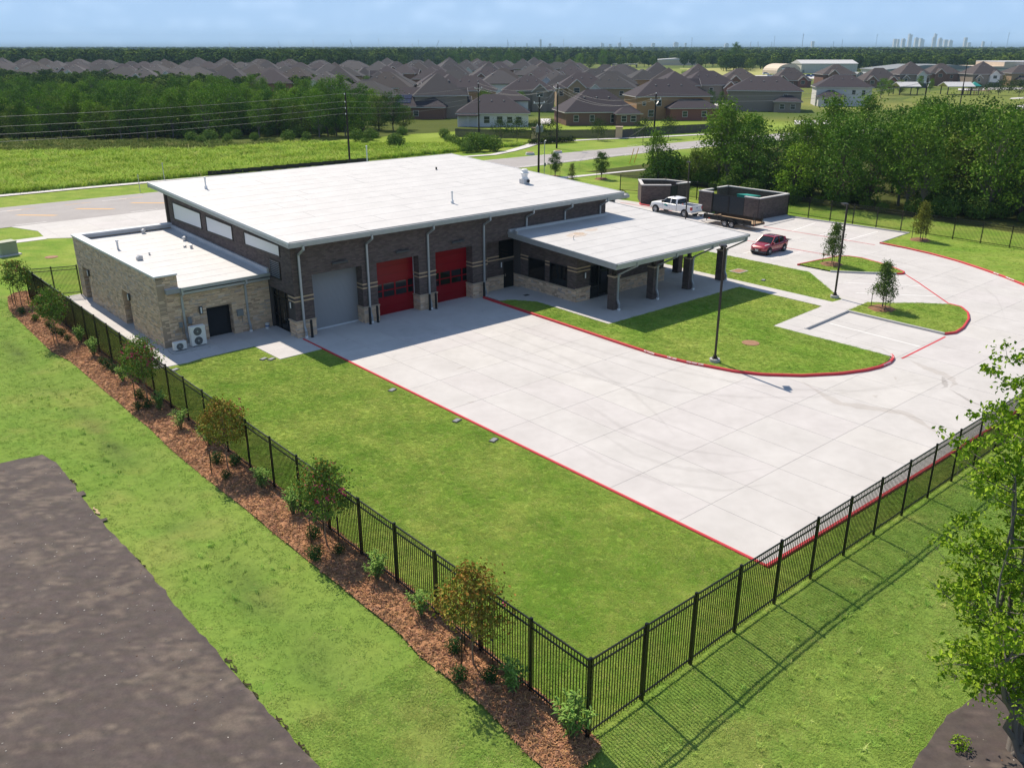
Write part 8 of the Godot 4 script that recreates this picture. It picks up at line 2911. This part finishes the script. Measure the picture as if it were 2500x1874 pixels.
func far_things() -> void:
	var vt := -0.7152
	# metal hall with its long side to the viewer
	var seams := []
	for k in 6:
		seams.append(["panel_seam", -12.06, -12.0, 0.0, 6.2, -17.0 + k * 6.8, -16.9 + k * 6.8, "trim_light"])
	seams.append(["door", -12.08, -12.0, 0.0, 2.2, -19.0, -17.6, "box_grey"])
	hall("metal_hall", "big pale metal hall with a low white roof beyond the estate", px(2010, 177), vt + PI / 2, [-12, 0, 12, 0, 12, 6.3, 0, 8.6, -12, 6.3], 40, M.warehouse, M.membrane2, [-12.5, 6.2, 12.5, 6.2, 12.5, 6.45, 0, 8.8, -12.5, 6.45], seams)
	var arc := []
	var arc2 := []
	for k in 15:
		var a := PI * k / 14.0
		arc.append_array([10.0 * cos(a), 6.4 * pow(sin(a), 0.75)])
		arc2.append_array([10.2 * cos(a), 6.6 * pow(sin(a), 0.75)])
	hall("domed_hall", "low domed tan hall with a round arched shell beside the metal hall", px(1908, 179), vt + 0.35, arc, 16, M.tan_panel, M.tan_panel, arc2, [["door", -6.0, 0.0, 0.0, 4.0, 8.4, 8.6, "frosted"], ["door_frame", -6.5, 0.5, 4.0, 4.4, 8.4, 8.65, "dark_grey"]])
	hall("long_shed", "long white roofed shed among the far trees", px(1650, 159), vt, [-24, 0, 24, 0, 24, 5, 0, 6.5, -24, 5], 20, M.tan_panel, M.membrane2, [-24.6, 4.9, 24.6, 4.9, 24.6, 5.2, 0, 6.8, -24.6, 5.2])
	hall("low_shelter", "low open shelter with a white roof at the edge of the field", px(1525, 165), vt, [-11, 0, -10.5, 0, -10.5, 2.6, 10.5, 2.6, 10.5, 0, 11, 0, 11, 2.8, -11, 2.8], 5, M.dark_grey, M.membrane2, [-11.5, 2.8, 11.5, 2.8, 11.5, 3.2, -11.5, 3.2])
	hall("brick_depot", "long tan brick depot beyond the estate roofs", px(1120, 153), vt, [-34, 0, 26, 0, 26, 6, -34, 6], 24, M.tan_panel, M.membrane2, [-34.6, 6, 26.6, 6, 26.6, 6.5, -34.6, 6.5], [["door", 12, 17, 0, 4.5, 12, 12.1, "frosted"], ["door", -24, -19, 0, 4.5, 12, 12.1, "dark_grey"]])
	hall("school", "sprawling grey roofed school behind the right-hand houses", px(2250, 185), vt, [-32, 0, 44, 0, 44, 4.8, 12, 6.6, -8, 6.6, -32, 3.8], 40, M.warehouse, M.box_grey, [-33, 3.8, 45, 4.8, 45, 5.2, 12, 7.0, -8, 7.0, -33, 4.2], [["window", 32, 34, 1.3, 3.4, 20, 20.1, "pane"], ["window", 37, 39, 1.3, 3.4, 20, 20.1, "pane"]])
	hall("school_hall", "cream walled school hall with flat roofs at the far right", px(2440, 178), vt, [-26, 0, 45, 0, 45, 7.6, -8, 7.6, -8, 5, -26, 5], 40, M.tan_panel, M.membrane2, [-8, 7.6, 46, 7.6, 46, 8.1, -8, 8.1], [["low_block", 2, 45, 0, 5.2, 20, 36, "box_grey"], ["canopy", 0, 46, 5.2, 5.8, 19, 38, "membrane2"]])
	# arched greenhouses
	for k in 4:
		var a2 := []
		for q in 11:
			var a := PI * q / 10.0
			a2.append_array([2.4 * cos(a), 3.4 * sin(a)])
		var p := px(2076 + k * 18, 190)
		var gt := thing("arched_tunnel", "small arched tunnel with pale ribs beside the metal hall", "greenhouse", W(p.x, p.y, 0), vt, "arched tunnels beside the metal hall")
		var mb := MB.new()
		mb.slab(Vector3(0, 0, 4), Vector3(1, 0, 0), Vector3.UP, V2(a2), 8)
		part(gt, "cover", mb, M.box_grey)
		mb = MB.new()
		for q in 10:
			var b0 := Vector3(a2[q * 2] * 1.02, a2[q * 2 + 1] * 1.02, 4.03)
			var b1 := Vector3(a2[q * 2 + 2] * 1.02, a2[q * 2 + 3] * 1.02, 4.03)
			mb.bar(b0, b1, 0.25, 0.25)
		for x in [-0.8, 0.8]:
			mb.bar(Vector3(x, 0, 4.05), Vector3(x, 3.1, 4.05), 0.25, 0.2)
		part(gt, "rib", mb, M.tan_panel)
	# playground with shelters
	var p0 := px(2320, 231)
	for q in [[-22.0, 6.0, "open sided picnic shelter with a white metal roof beside the playground", 7.0], [-2.0, 4.0, "playground shelter with a white gabled roof next to the teal roof", 9.0]]:
		var t := thing("picnic_shelter", q[2], "shelter", W(p0.x, p0.y, 0) + Vector3(cos(vt), 0, -sin(vt)) * (q[0] + 4.0), vt)
		var mb := MB.new()
		for x in [-q[3] * 0.5, q[3] * 0.5]:
			for z in [-3, 3]:
				mb.box(Vector3(x - 0.15, 0, z - 0.15), Vector3(x + 0.15, 3.2, z + 0.15))
		part(t, "post", mb, M.bronze)
		mb = MB.new()
		mb.slab(Vector3(q[3] * 0.6, 0, 0), Vector3(0, 0, -1), Vector3.UP, V2([-4.5, 3.1, 0, 4.6, 4.5, 3.1, 4.5, 3.3, 0, 4.85, -4.5, 3.3]), q[3] * 1.2)
		part(t, "roof", mb, M.membrane2)
	var pt := thing("play_structure", "wooden playground tower with a teal pyramid roof", "playground", W(p0.x, p0.y, 0) + Vector3(cos(vt), 0, -sin(vt)) * 9.0, vt)
	var mb3 := MB.new()
	for x in [-1.4, 1.4]:
		for z in [-1.4, 1.4]:
			mb3.bar(Vector3(x, 0, z), Vector3(x, 3.4, z), 0.16, 0.16)
	mb3.box(Vector3(-5.5, 1.5, -1.5), Vector3(5.5, 1.65, 1.5))
	for k in 12:
		mb3.bar(Vector3(-5.4 + k, 0, 1.4), Vector3(-5.4 + k, 2.6, 1.4), 0.12, 0.12)
	mb3.bar(Vector3(-5.4, 2.5, 1.4), Vector3(5.6, 2.5, 1.4), 0.1, 0.1)
	part(pt, "frame", mb3, M.planks)
	mb3 = MB.new()
	hip(mb3, -1.6, 1.6, -1.6, 1.6, 3.4, 0.75, 0.4)
	part(pt, "roof", mb3, M.teal)
	mb3 = MB.new()
	mb3.bars([Vector3(5.4, 1.6, 0), Vector3(7.2, 0.5, 0), Vector3(8.0, 0.3, 0)], 0.7, 0.08)
	part(pt, "slide", mb3, M.tan_panel)
	var park := {"called": "park_tree", "cat": "tree", "label": "", "h": 4.6, "r": 2.0, "base": 1.3, "clumps": 26, "per": 34, "leaf": 0.35, "cs": 1.2, "a": Color(0.035, 0.065, 0.02), "b": Color(0.075, 0.11, 0.03), "tr": 0.07, "shape": "round"}
	for q in [[2370, 226, 0.8], [2388, 227, 0.8], [2412, 228, 0.9], [2438, 233, 1.2], [2463, 227, 1.0], [2488, 234, 1.25], [2446, 209, 1.0]]:
		var p := px(q[0], q[1])
		plant(park, W(p.x, p.y, 0), R(0, 6), q[2], "small round park tree on the grass beside the playground", "park trees beside the playground")
	# park lawn, streets and fields
	for q in [[[2200, 246, 2330, 262, 2520, 262, 2520, 214, 2380, 214, 2280, 222], "park_lawn", Color(0.16, 0.19, 0.045), 0.03], [[1660, 186, 1880, 186, 1880, 166, 1660, 166], "field", Color(0.36, 0.36, 0.13), 0.02], [[1700, 198, 1890, 198, 1890, 184, 1700, 185], "verge", Color(0.05, 0.09, 0.025), 0.03], [[1330, 186, 1660, 190, 1680, 168, 1330, 168], "field", Color(0.20, 0.24, 0.06), 0.025], [[990, 164, 1330, 164, 1330, 157, 990, 157], "field", Color(0.34, 0.34, 0.12), 0.02]]:
		var mb := MB.new()
		var pts := PackedVector2Array()
		for i in range(0, q[0].size(), 2):
			pts.append(px(q[0][i], q[0][i + 1]))
		mb.col = q[2]
		mb.flat(pts, q[3])
		struct(q[1], mb, M.lawn)
	for q in [[[1745, 258, 1835, 262, 1840, 256, 1800, 250, 1815, 238, 1795, 226, 1785, 214, 1780, 214, 1788, 228, 1806, 238, 1792, 250, 1745, 252], "estate_street"], [[1740, 191, 2010, 192, 2080, 186, 2080, 182, 1880, 183, 1740, 187], "hall_yard"], [[2340, 221, 2520, 218, 2520, 213, 2420, 214, 2340, 216], "estate_street"], [[2465, 242, 2520, 240, 2520, 236, 2470, 239], "park_path"], [[2480, 268, 2530, 264, 2530, 252, 2485, 258], "estate_street"], [[1940, 304, 2030, 304, 2030, 294, 1940, 294], "estate_street"], [[1320, 302, 1345, 302, 1345, 290, 1320, 290], "estate_street"]]:
		var mb := MB.new()
		var pts := PackedVector2Array()
		for i in range(0, q[0].size(), 2):
			pts.append(px(q[0][i], q[0][i + 1]))
		mb.flat(pts, 0.06)
		struct(q[1], mb, M.walk)
	# parked cars far away
	var cw := {"called": "parked_car", "cat": "car", "label": "", "build": far_car, "paint": "car_white", "roof": 1.5}
	var cb := {"called": "parked_car", "cat": "car", "label": "", "build": far_car, "paint": "tarp_blue", "roof": 1.65}
	for q in [[1780, 185, 0], [1795, 185.5, 0], [1810, 186, 0], [1870, 182, 0], [1880, 188, 0], [1893, 188, 0], [2000, 188, 0], [2012, 187, 0]]:
		var p := px(q[0], q[1])
		small_car(cw, W(p.x, p.y, 0.06), vt + R(-0.1, 0.1), "white vehicle parked in the yard of the metal hall", "white vehicles in the hall yard")
	for q in [[1975, 188], [1988, 187]]:
		var p := px(q[0], q[1])
		small_car(cb, W(p.x, p.y, 0.06), vt, "dark blue vehicle parked in the yard of the metal hall", "blue vehicles in the hall yard")
	for q in [[2390, 205.5], [2408, 205.5]]:
		var p := px(q[0], q[1])
		small_car(cw, W(p.x, p.y, 0.05), vt + PI / 2, "white car on the drive of the grey house by the playground", "white cars on the drive")
	var q0 := px(1780, 258)
	small_car(cw, W(q0.x, q0.y, 0.06), 0.4, "white car on the estate street above the right-hand woods", "")
	far_trees()
	skyline()

func far_trees() -> void:
	var g := "single trees in the fields beyond the estate"
	for q in [[1310, 168, 1.15, 3], [1340, 166, 1.1, 0], [1365, 168, 1.0, 5], [1415, 166, 1.2, 2], [1440, 167, 1.1, 5], [1470, 167, 1.2, 1], [1485, 165, 1.2, 3], [1215, 167, 1.4, 3], [1240, 166, 1.3, 0], [1262, 168, 1.2, 3], [1110, 166, 1.2, 0], [1130, 164, 1.4, 3], [1795, 166, 1.9, 0], [1770, 165, 0.9, 5], [1105, 160, 1.3, 3]]:
		var p := px(q[0], q[1])
		rename(plant(wild[q[3]], W(p.x, p.y, 0), R(0, 6), q[2], ["dense dark green tree", "tall mid green tree", "light yellow green tree", "broad dark green tree", "slender pale stemmed tree", "bushy olive green tree"][q[3]] + " standing in the fields beyond the estate", g), "field_tree")
	# street and garden trees among the houses
	for i in 90:
		var d: float = R(240, 600)
		var x := R(900 - (d - 240) * 2.2, 1680)
		var at := polar(d, (x - 1250.0) / 2271.0 * d)
		rename(plant(wild[rng.randi() % 6], W(at.x, at.y, 0), R(0, 6), R(0.34, 0.62), "garden tree among the houses of the estate", "garden trees of the estate"), "garden_tree")
	for q in [[1745, 240], [1765, 236], [1760, 262], [1735, 262], [1800, 222], [1830, 216], [1790, 205], [1700, 206], [2170, 233], [2200, 228], [2240, 230], [2150, 240], [2100, 246], [2270, 226]]:
		var p := px(q[0], q[1])
		rename(plant(wild[rng.randi() % 6], W(p.x, p.y, 0), R(0, 6), R(0.4, 0.6), "garden tree along the streets beside the right-hand woods", "garden trees beside the woods"), "garden_tree")
	var big := canopy_mesh(420, 1.25)
	var spots := []
	# dark belt just behind the estate on the left
	for i in 1500:
		var x := R(-80, 1000)
		var d := R(650, 980)
		if x > 850 and d < 760:
			continue
		spots.append(polar(d, (x - 1250.0) / 2271.0 * d))
	mass("tree_belt", "dark belt of trees behind the estate roofs", spots, 1.0, 1.55, big)
	spots = []
	for i in 2600:
		var x := R(1040, 2600)
		var d := pow(R(0.0, 1.0), 1.3) * 900 + 700
		if x < 1750 and d < 1000 and d > 760 and rng.randf() < 0.8:
			continue
		if x < 1760 and d < 790:
			continue
		if x > 1850 and x < 2090 and d < 720:
			continue
		spots.append(polar(d, (x - 1250.0) / 2271.0 * d))
	mass("far_woods", "green far woods beyond the fields and halls", spots, 0.8, 1.25, big)
	spots = []
	for i in 14000:
		var x := R(-150, 2650)
		var d := 1000 + pow(R(0.0, 1.0), 1.7) * 4500
		if nz.get_noise_2d(x * 0.06, d * 0.03) > 0.22 and d < 3000:
			continue
		spots.append(polar(d, (x - 1250.0) / 2271.0 * d))
	mass("horizon_woods", "hazy woods covering the plain to the horizon", spots, 0.55, 1.5, canopy_mesh(160, 2.1))

func tower_block(at: Vector2, w: float, h: float, label: String, tops: int) -> void:
	var t := thing("tower_block", label, "building", W(at.x, at.y, 0), -0.7152, "distant downtown towers")
	var mb := MB.new()
	mb.box(Vector3(-w / 2, 0, -w / 2), Vector3(w / 2, h, w / 2))
	part(t, "shaft", mb, M.skyline)
	mb = MB.new()
	if tops == 1:
		mb.box(Vector3(-w * 0.32, h, -w * 0.3), Vector3(w * 0.3, h + w * 0.25, w * 0.3))
	elif tops == 2:
		mb.box(Vector3(-w * 0.5, h, -w * 0.4), Vector3(0, h + w * 0.3, w * 0.4))
	else:
		mb.box(Vector3(-w * 0.42, h, -w * 0.42), Vector3(w * 0.42, h + w * 0.06, w * 0.42))
	part(t, "crown", mb, M.skyline)

func skyline() -> void:
	# [photo x, half width in px, top y]: the city stands some eleven kilometres off
	var D := 5800.0
	var sc := D / 2271.0
	var list := [[2181, 3, 97], [2201, 5, 97], [2212, 6, 98], [2231, 5, 95.5], [2246, 5, 94], [2258, 5, 85.5], [2270, 4, 95.5], [2281, 5, 100.5], [2289, 3, 93], [2302, 5, 98], [2312, 5, 95], [2321, 3.5, 84], [2332, 4, 93.5], [2341, 3.5, 101.5], [2349, 3, 103], [2360, 5, 104.5], [1632, 5, 105], [1642, 3, 104.5], [1694, 3, 105], [1790, 6, 107.5], [1800, 4, 107], [1965, 4, 102], [1318, 3, 98.5], [1480, 5, 106.5], [1493, 4, 107.5], [1510, 5, 106.5], [1555, 5, 107.5], [1590, 5, 106], [1343, 4, 107.5], [1285, 2, 106.5]]
	for i in list.size():
		var q: Array = list[i]
		var w: float = q[1] * 1.6 * sc
		var h: float = (112.0 - q[2]) * D / 2115.7 * 0.93 + 18.0
		tower_block(polar(D + R(-300, 300), (q[0] - 1250.0) * sc), w, h, "hazy blue grey office tower of the distant downtown", i % 3)
	# masts and cranes on the horizon
	for q in [[1689, 92, 2600], [1959, 84, 2200], [2139, 85, 3000], [2459, 81, 2600], [1890, 89, 3200], [2056, 97, 2600], [2206, 100, 2500], [2403, 102, 2600], [2420, 102, 2600], [2035, 101, 2800], [1376, 96, 3000], [1126, 97, 3000], [925, 95, 3600], [1022, 98, 3000], [1239, 97, 2800], [1258, 103, 2600], [1515, 92, 3400], [765, 97, 3600], [681, 100, 3000], [1884, 103, 2700], [1241, 103, 2400], [1165, 105, 2400], [1007, 106, 2400], [560, 104, 3000], [838, 105, 3000]]:
		var d: float = q[2]
		var p := polar(d, (q[0] - 1250.0) / 2271.0 * d)
		var h: float = (112.0 - q[1]) * d / 2271.0 + 18.0
		var t := thing("radio_mast", "thin lattice mast standing on the hazy horizon", "mast", W(p.x, p.y, 0), 0.4, "masts on the horizon")
		var mb := MB.new()
		for a in 3:
			var o := Vector3(cos(a * 2.094), 0, sin(a * 2.094)) * 0.7
			mb.bar(o, o * 0.5 + Vector3(0, h, 0), 0.3, 0.3)
		for k in int(h / 2.5):
			var o := Vector3(cos(k * 2.094), 0, sin(k * 2.094)) * 0.6
			mb.bar(o + Vector3(0, k * 2.5, 0), o.rotated(Vector3.UP, 2.094) + Vector3(0, k * 2.5 + 2.5, 0), 0.15, 0.15)
		part(t, "lattice", mb, M.galv)
		mb = MB.new()
		mb.box(Vector3(-1.2, h * 0.92, -1.2), Vector3(1.2, h * 0.93, 1.2))
		part(t, "platform", mb, M.galv)
	for q in [[866, 117, 855, 98], [1058, 115, 1072, 99], [1832, 112, 1833, 102], [1855, 113, 1850, 102]]:
		var d := 1900.0
		var p := polar(d, (q[0] - 1250.0) / 2271.0 * d)
		var k := d / 2271.0
		var t := thing("crawler_crane", "tall lattice boom crane working far beyond the trees", "crane", W(p.x, p.y, 0), -0.7152, "cranes on the horizon")
		var mb := MB.new()
		var tip := Vector3((q[2] - q[0]) * k, (112.0 - q[3]) * k + 18.0, 0)
		for e in [Vector3(-0.6, 0, 0), Vector3(0.6, 0, 0)]:
			mb.bar(e + Vector3(0, 2, 0), e * 0.4 + tip, 0.35, 0.35)
		for i in 12:
			mb.bar(tip * (i / 12.0) + Vector3(-0.6, 2 * (1 - i / 12.0), 0), tip * ((i + 1) / 12.0) + Vector3(0.6, 2 * (1 - i / 12.0), 0), 0.2, 0.2)
		part(t, "boom", mb, M.galv)
		mb = MB.new()
		mb.cbox(Vector3(-3, 0, -2), Vector3(3, 3.5, 2), 0.2)
		part(t, "cab", mb, M.orange)

func view() -> void:
	var cam := Camera3D.new()
	cam.name = "camera"
	add_child(cam)
	cam.fov = 47.775
	cam.near = 0.1
	cam.far = 40000.0
	var F := Vector3(0.655628, 0, -0.755084)
	var pitch := deg_to_rad(21.303)
	cam.look_at_from_position(W(-14.177, -12.974, 18.093), W(-14.177, -12.974, 18.093) + F * cos(pitch) - Vector3.UP * sin(pitch))
	cam.current = true
	var sun := DirectionalLight3D.new()
	sun.name = "sun"
	add_child(sun)
	sun.light_energy = 1.35
	sun.light_color = Color(1.0, 0.95, 0.88)
	sun.light_angular_distance = 0.5
	sun.shadow_enabled = true
	sun.look_at_from_position(W(0.10, 0.80, 1.0), Vector3.ZERO)
	var env := Environment.new()
	env.background_mode = Environment.BG_SKY
	var sky := Sky.new()
	var sm := ProceduralSkyMaterial.new()
	sm.sky_top_color = Color(0.41, 0.50, 0.635)
	sm.sky_horizon_color = Color(0.63, 0.75, 0.88)
	sm.sky_curve = 0.16
	sm.ground_bottom_color = Color(0.25, 0.3, 0.25)
	sm.ground_horizon_color = Color(0.5, 0.58, 0.65)
	sm.sky_energy_multiplier = 1.0
	sm.sun_angle_max = 1.0
	sm.sky_cover = clouds()
	sky.sky_material = sm
	env.sky = sky
	env.tonemap_mode = Environment.TONE_MAPPER_LINEAR
	env.tonemap_exposure = 1.42
	env.sdfgi_enabled = true
	env.ssao_enabled = true
	env.ssil_enabled = true
	env.fog_enabled = true
	env.fog_density = 0.0001
	env.fog_light_color = Color(0.76, 0.90, 1.0)
	var we := WorldEnvironment.new()
	we.name = "surroundings"
	we.environment = env
	add_child(we)

# thin broken cloud, drawn out along the horizon
func clouds() -> ImageTexture:
	var w := 1024
	var h := 512
	var f := FastNoiseLite.new()
	f.seed = 21
	f.frequency = 1.0
	f.fractal_octaves = 5
	var im := Image.create(w, h, false, Image.FORMAT_RGBA8)
	im.fill(Color(0, 0, 0, 0))
	for y in h / 2:
		var el := (0.5 - (y + 0.5) / h) * PI
		var k := 1.0 / (sin(el) + 0.06)
		for x in w:
			var az := TAU * x / w
			var n := f.get_noise_2d(cos(az) * cos(el) * k * 1.5 + 7.0, sin(az) * cos(el) * k * 1.5)
			var a := smoothstep(0.0, 0.55, n)
			if a > 0.0:
				im.set_pixel(x, y, Color(0.8, 0.8, 0.8, a * 0.13))
	return ImageTexture.create_from_image(im)

func _ready() -> void:
	rng.seed = 7
	nz.seed = 5
	nz.frequency = 0.03
	nz.fractal_octaves = 4
	nz2.seed = 11
	nz2.frequency = 0.03
	nz2.fractal_octaves = 3
	view()
	materials()
	ground()
	paving()
	station()
	yard_things()
	lamp_post(W(27.95, 16.6, 0.1), 7.1, -0.75, "dark lamp post on the lawn beside the curved red kerb")
	lamp_post(W(46.75, 19.4, 0.1), 7.1, -0.75, "dark lamp post at the lawn tip between the two islands")
	lamp_post(W(61.96, 45.9, 0.0), 6.6, -0.75, "dark lamp post standing before the white pickup truck")
	fences()
	mulch_bed()
	bed_plants()
	lot_trees()
	litter()
	foreground_tree()
	grass()
	red_car()
	pickup()
	trailer()
	enclosures()
	power()
	woods()
	silt_fence()
	houses()
	far_things()
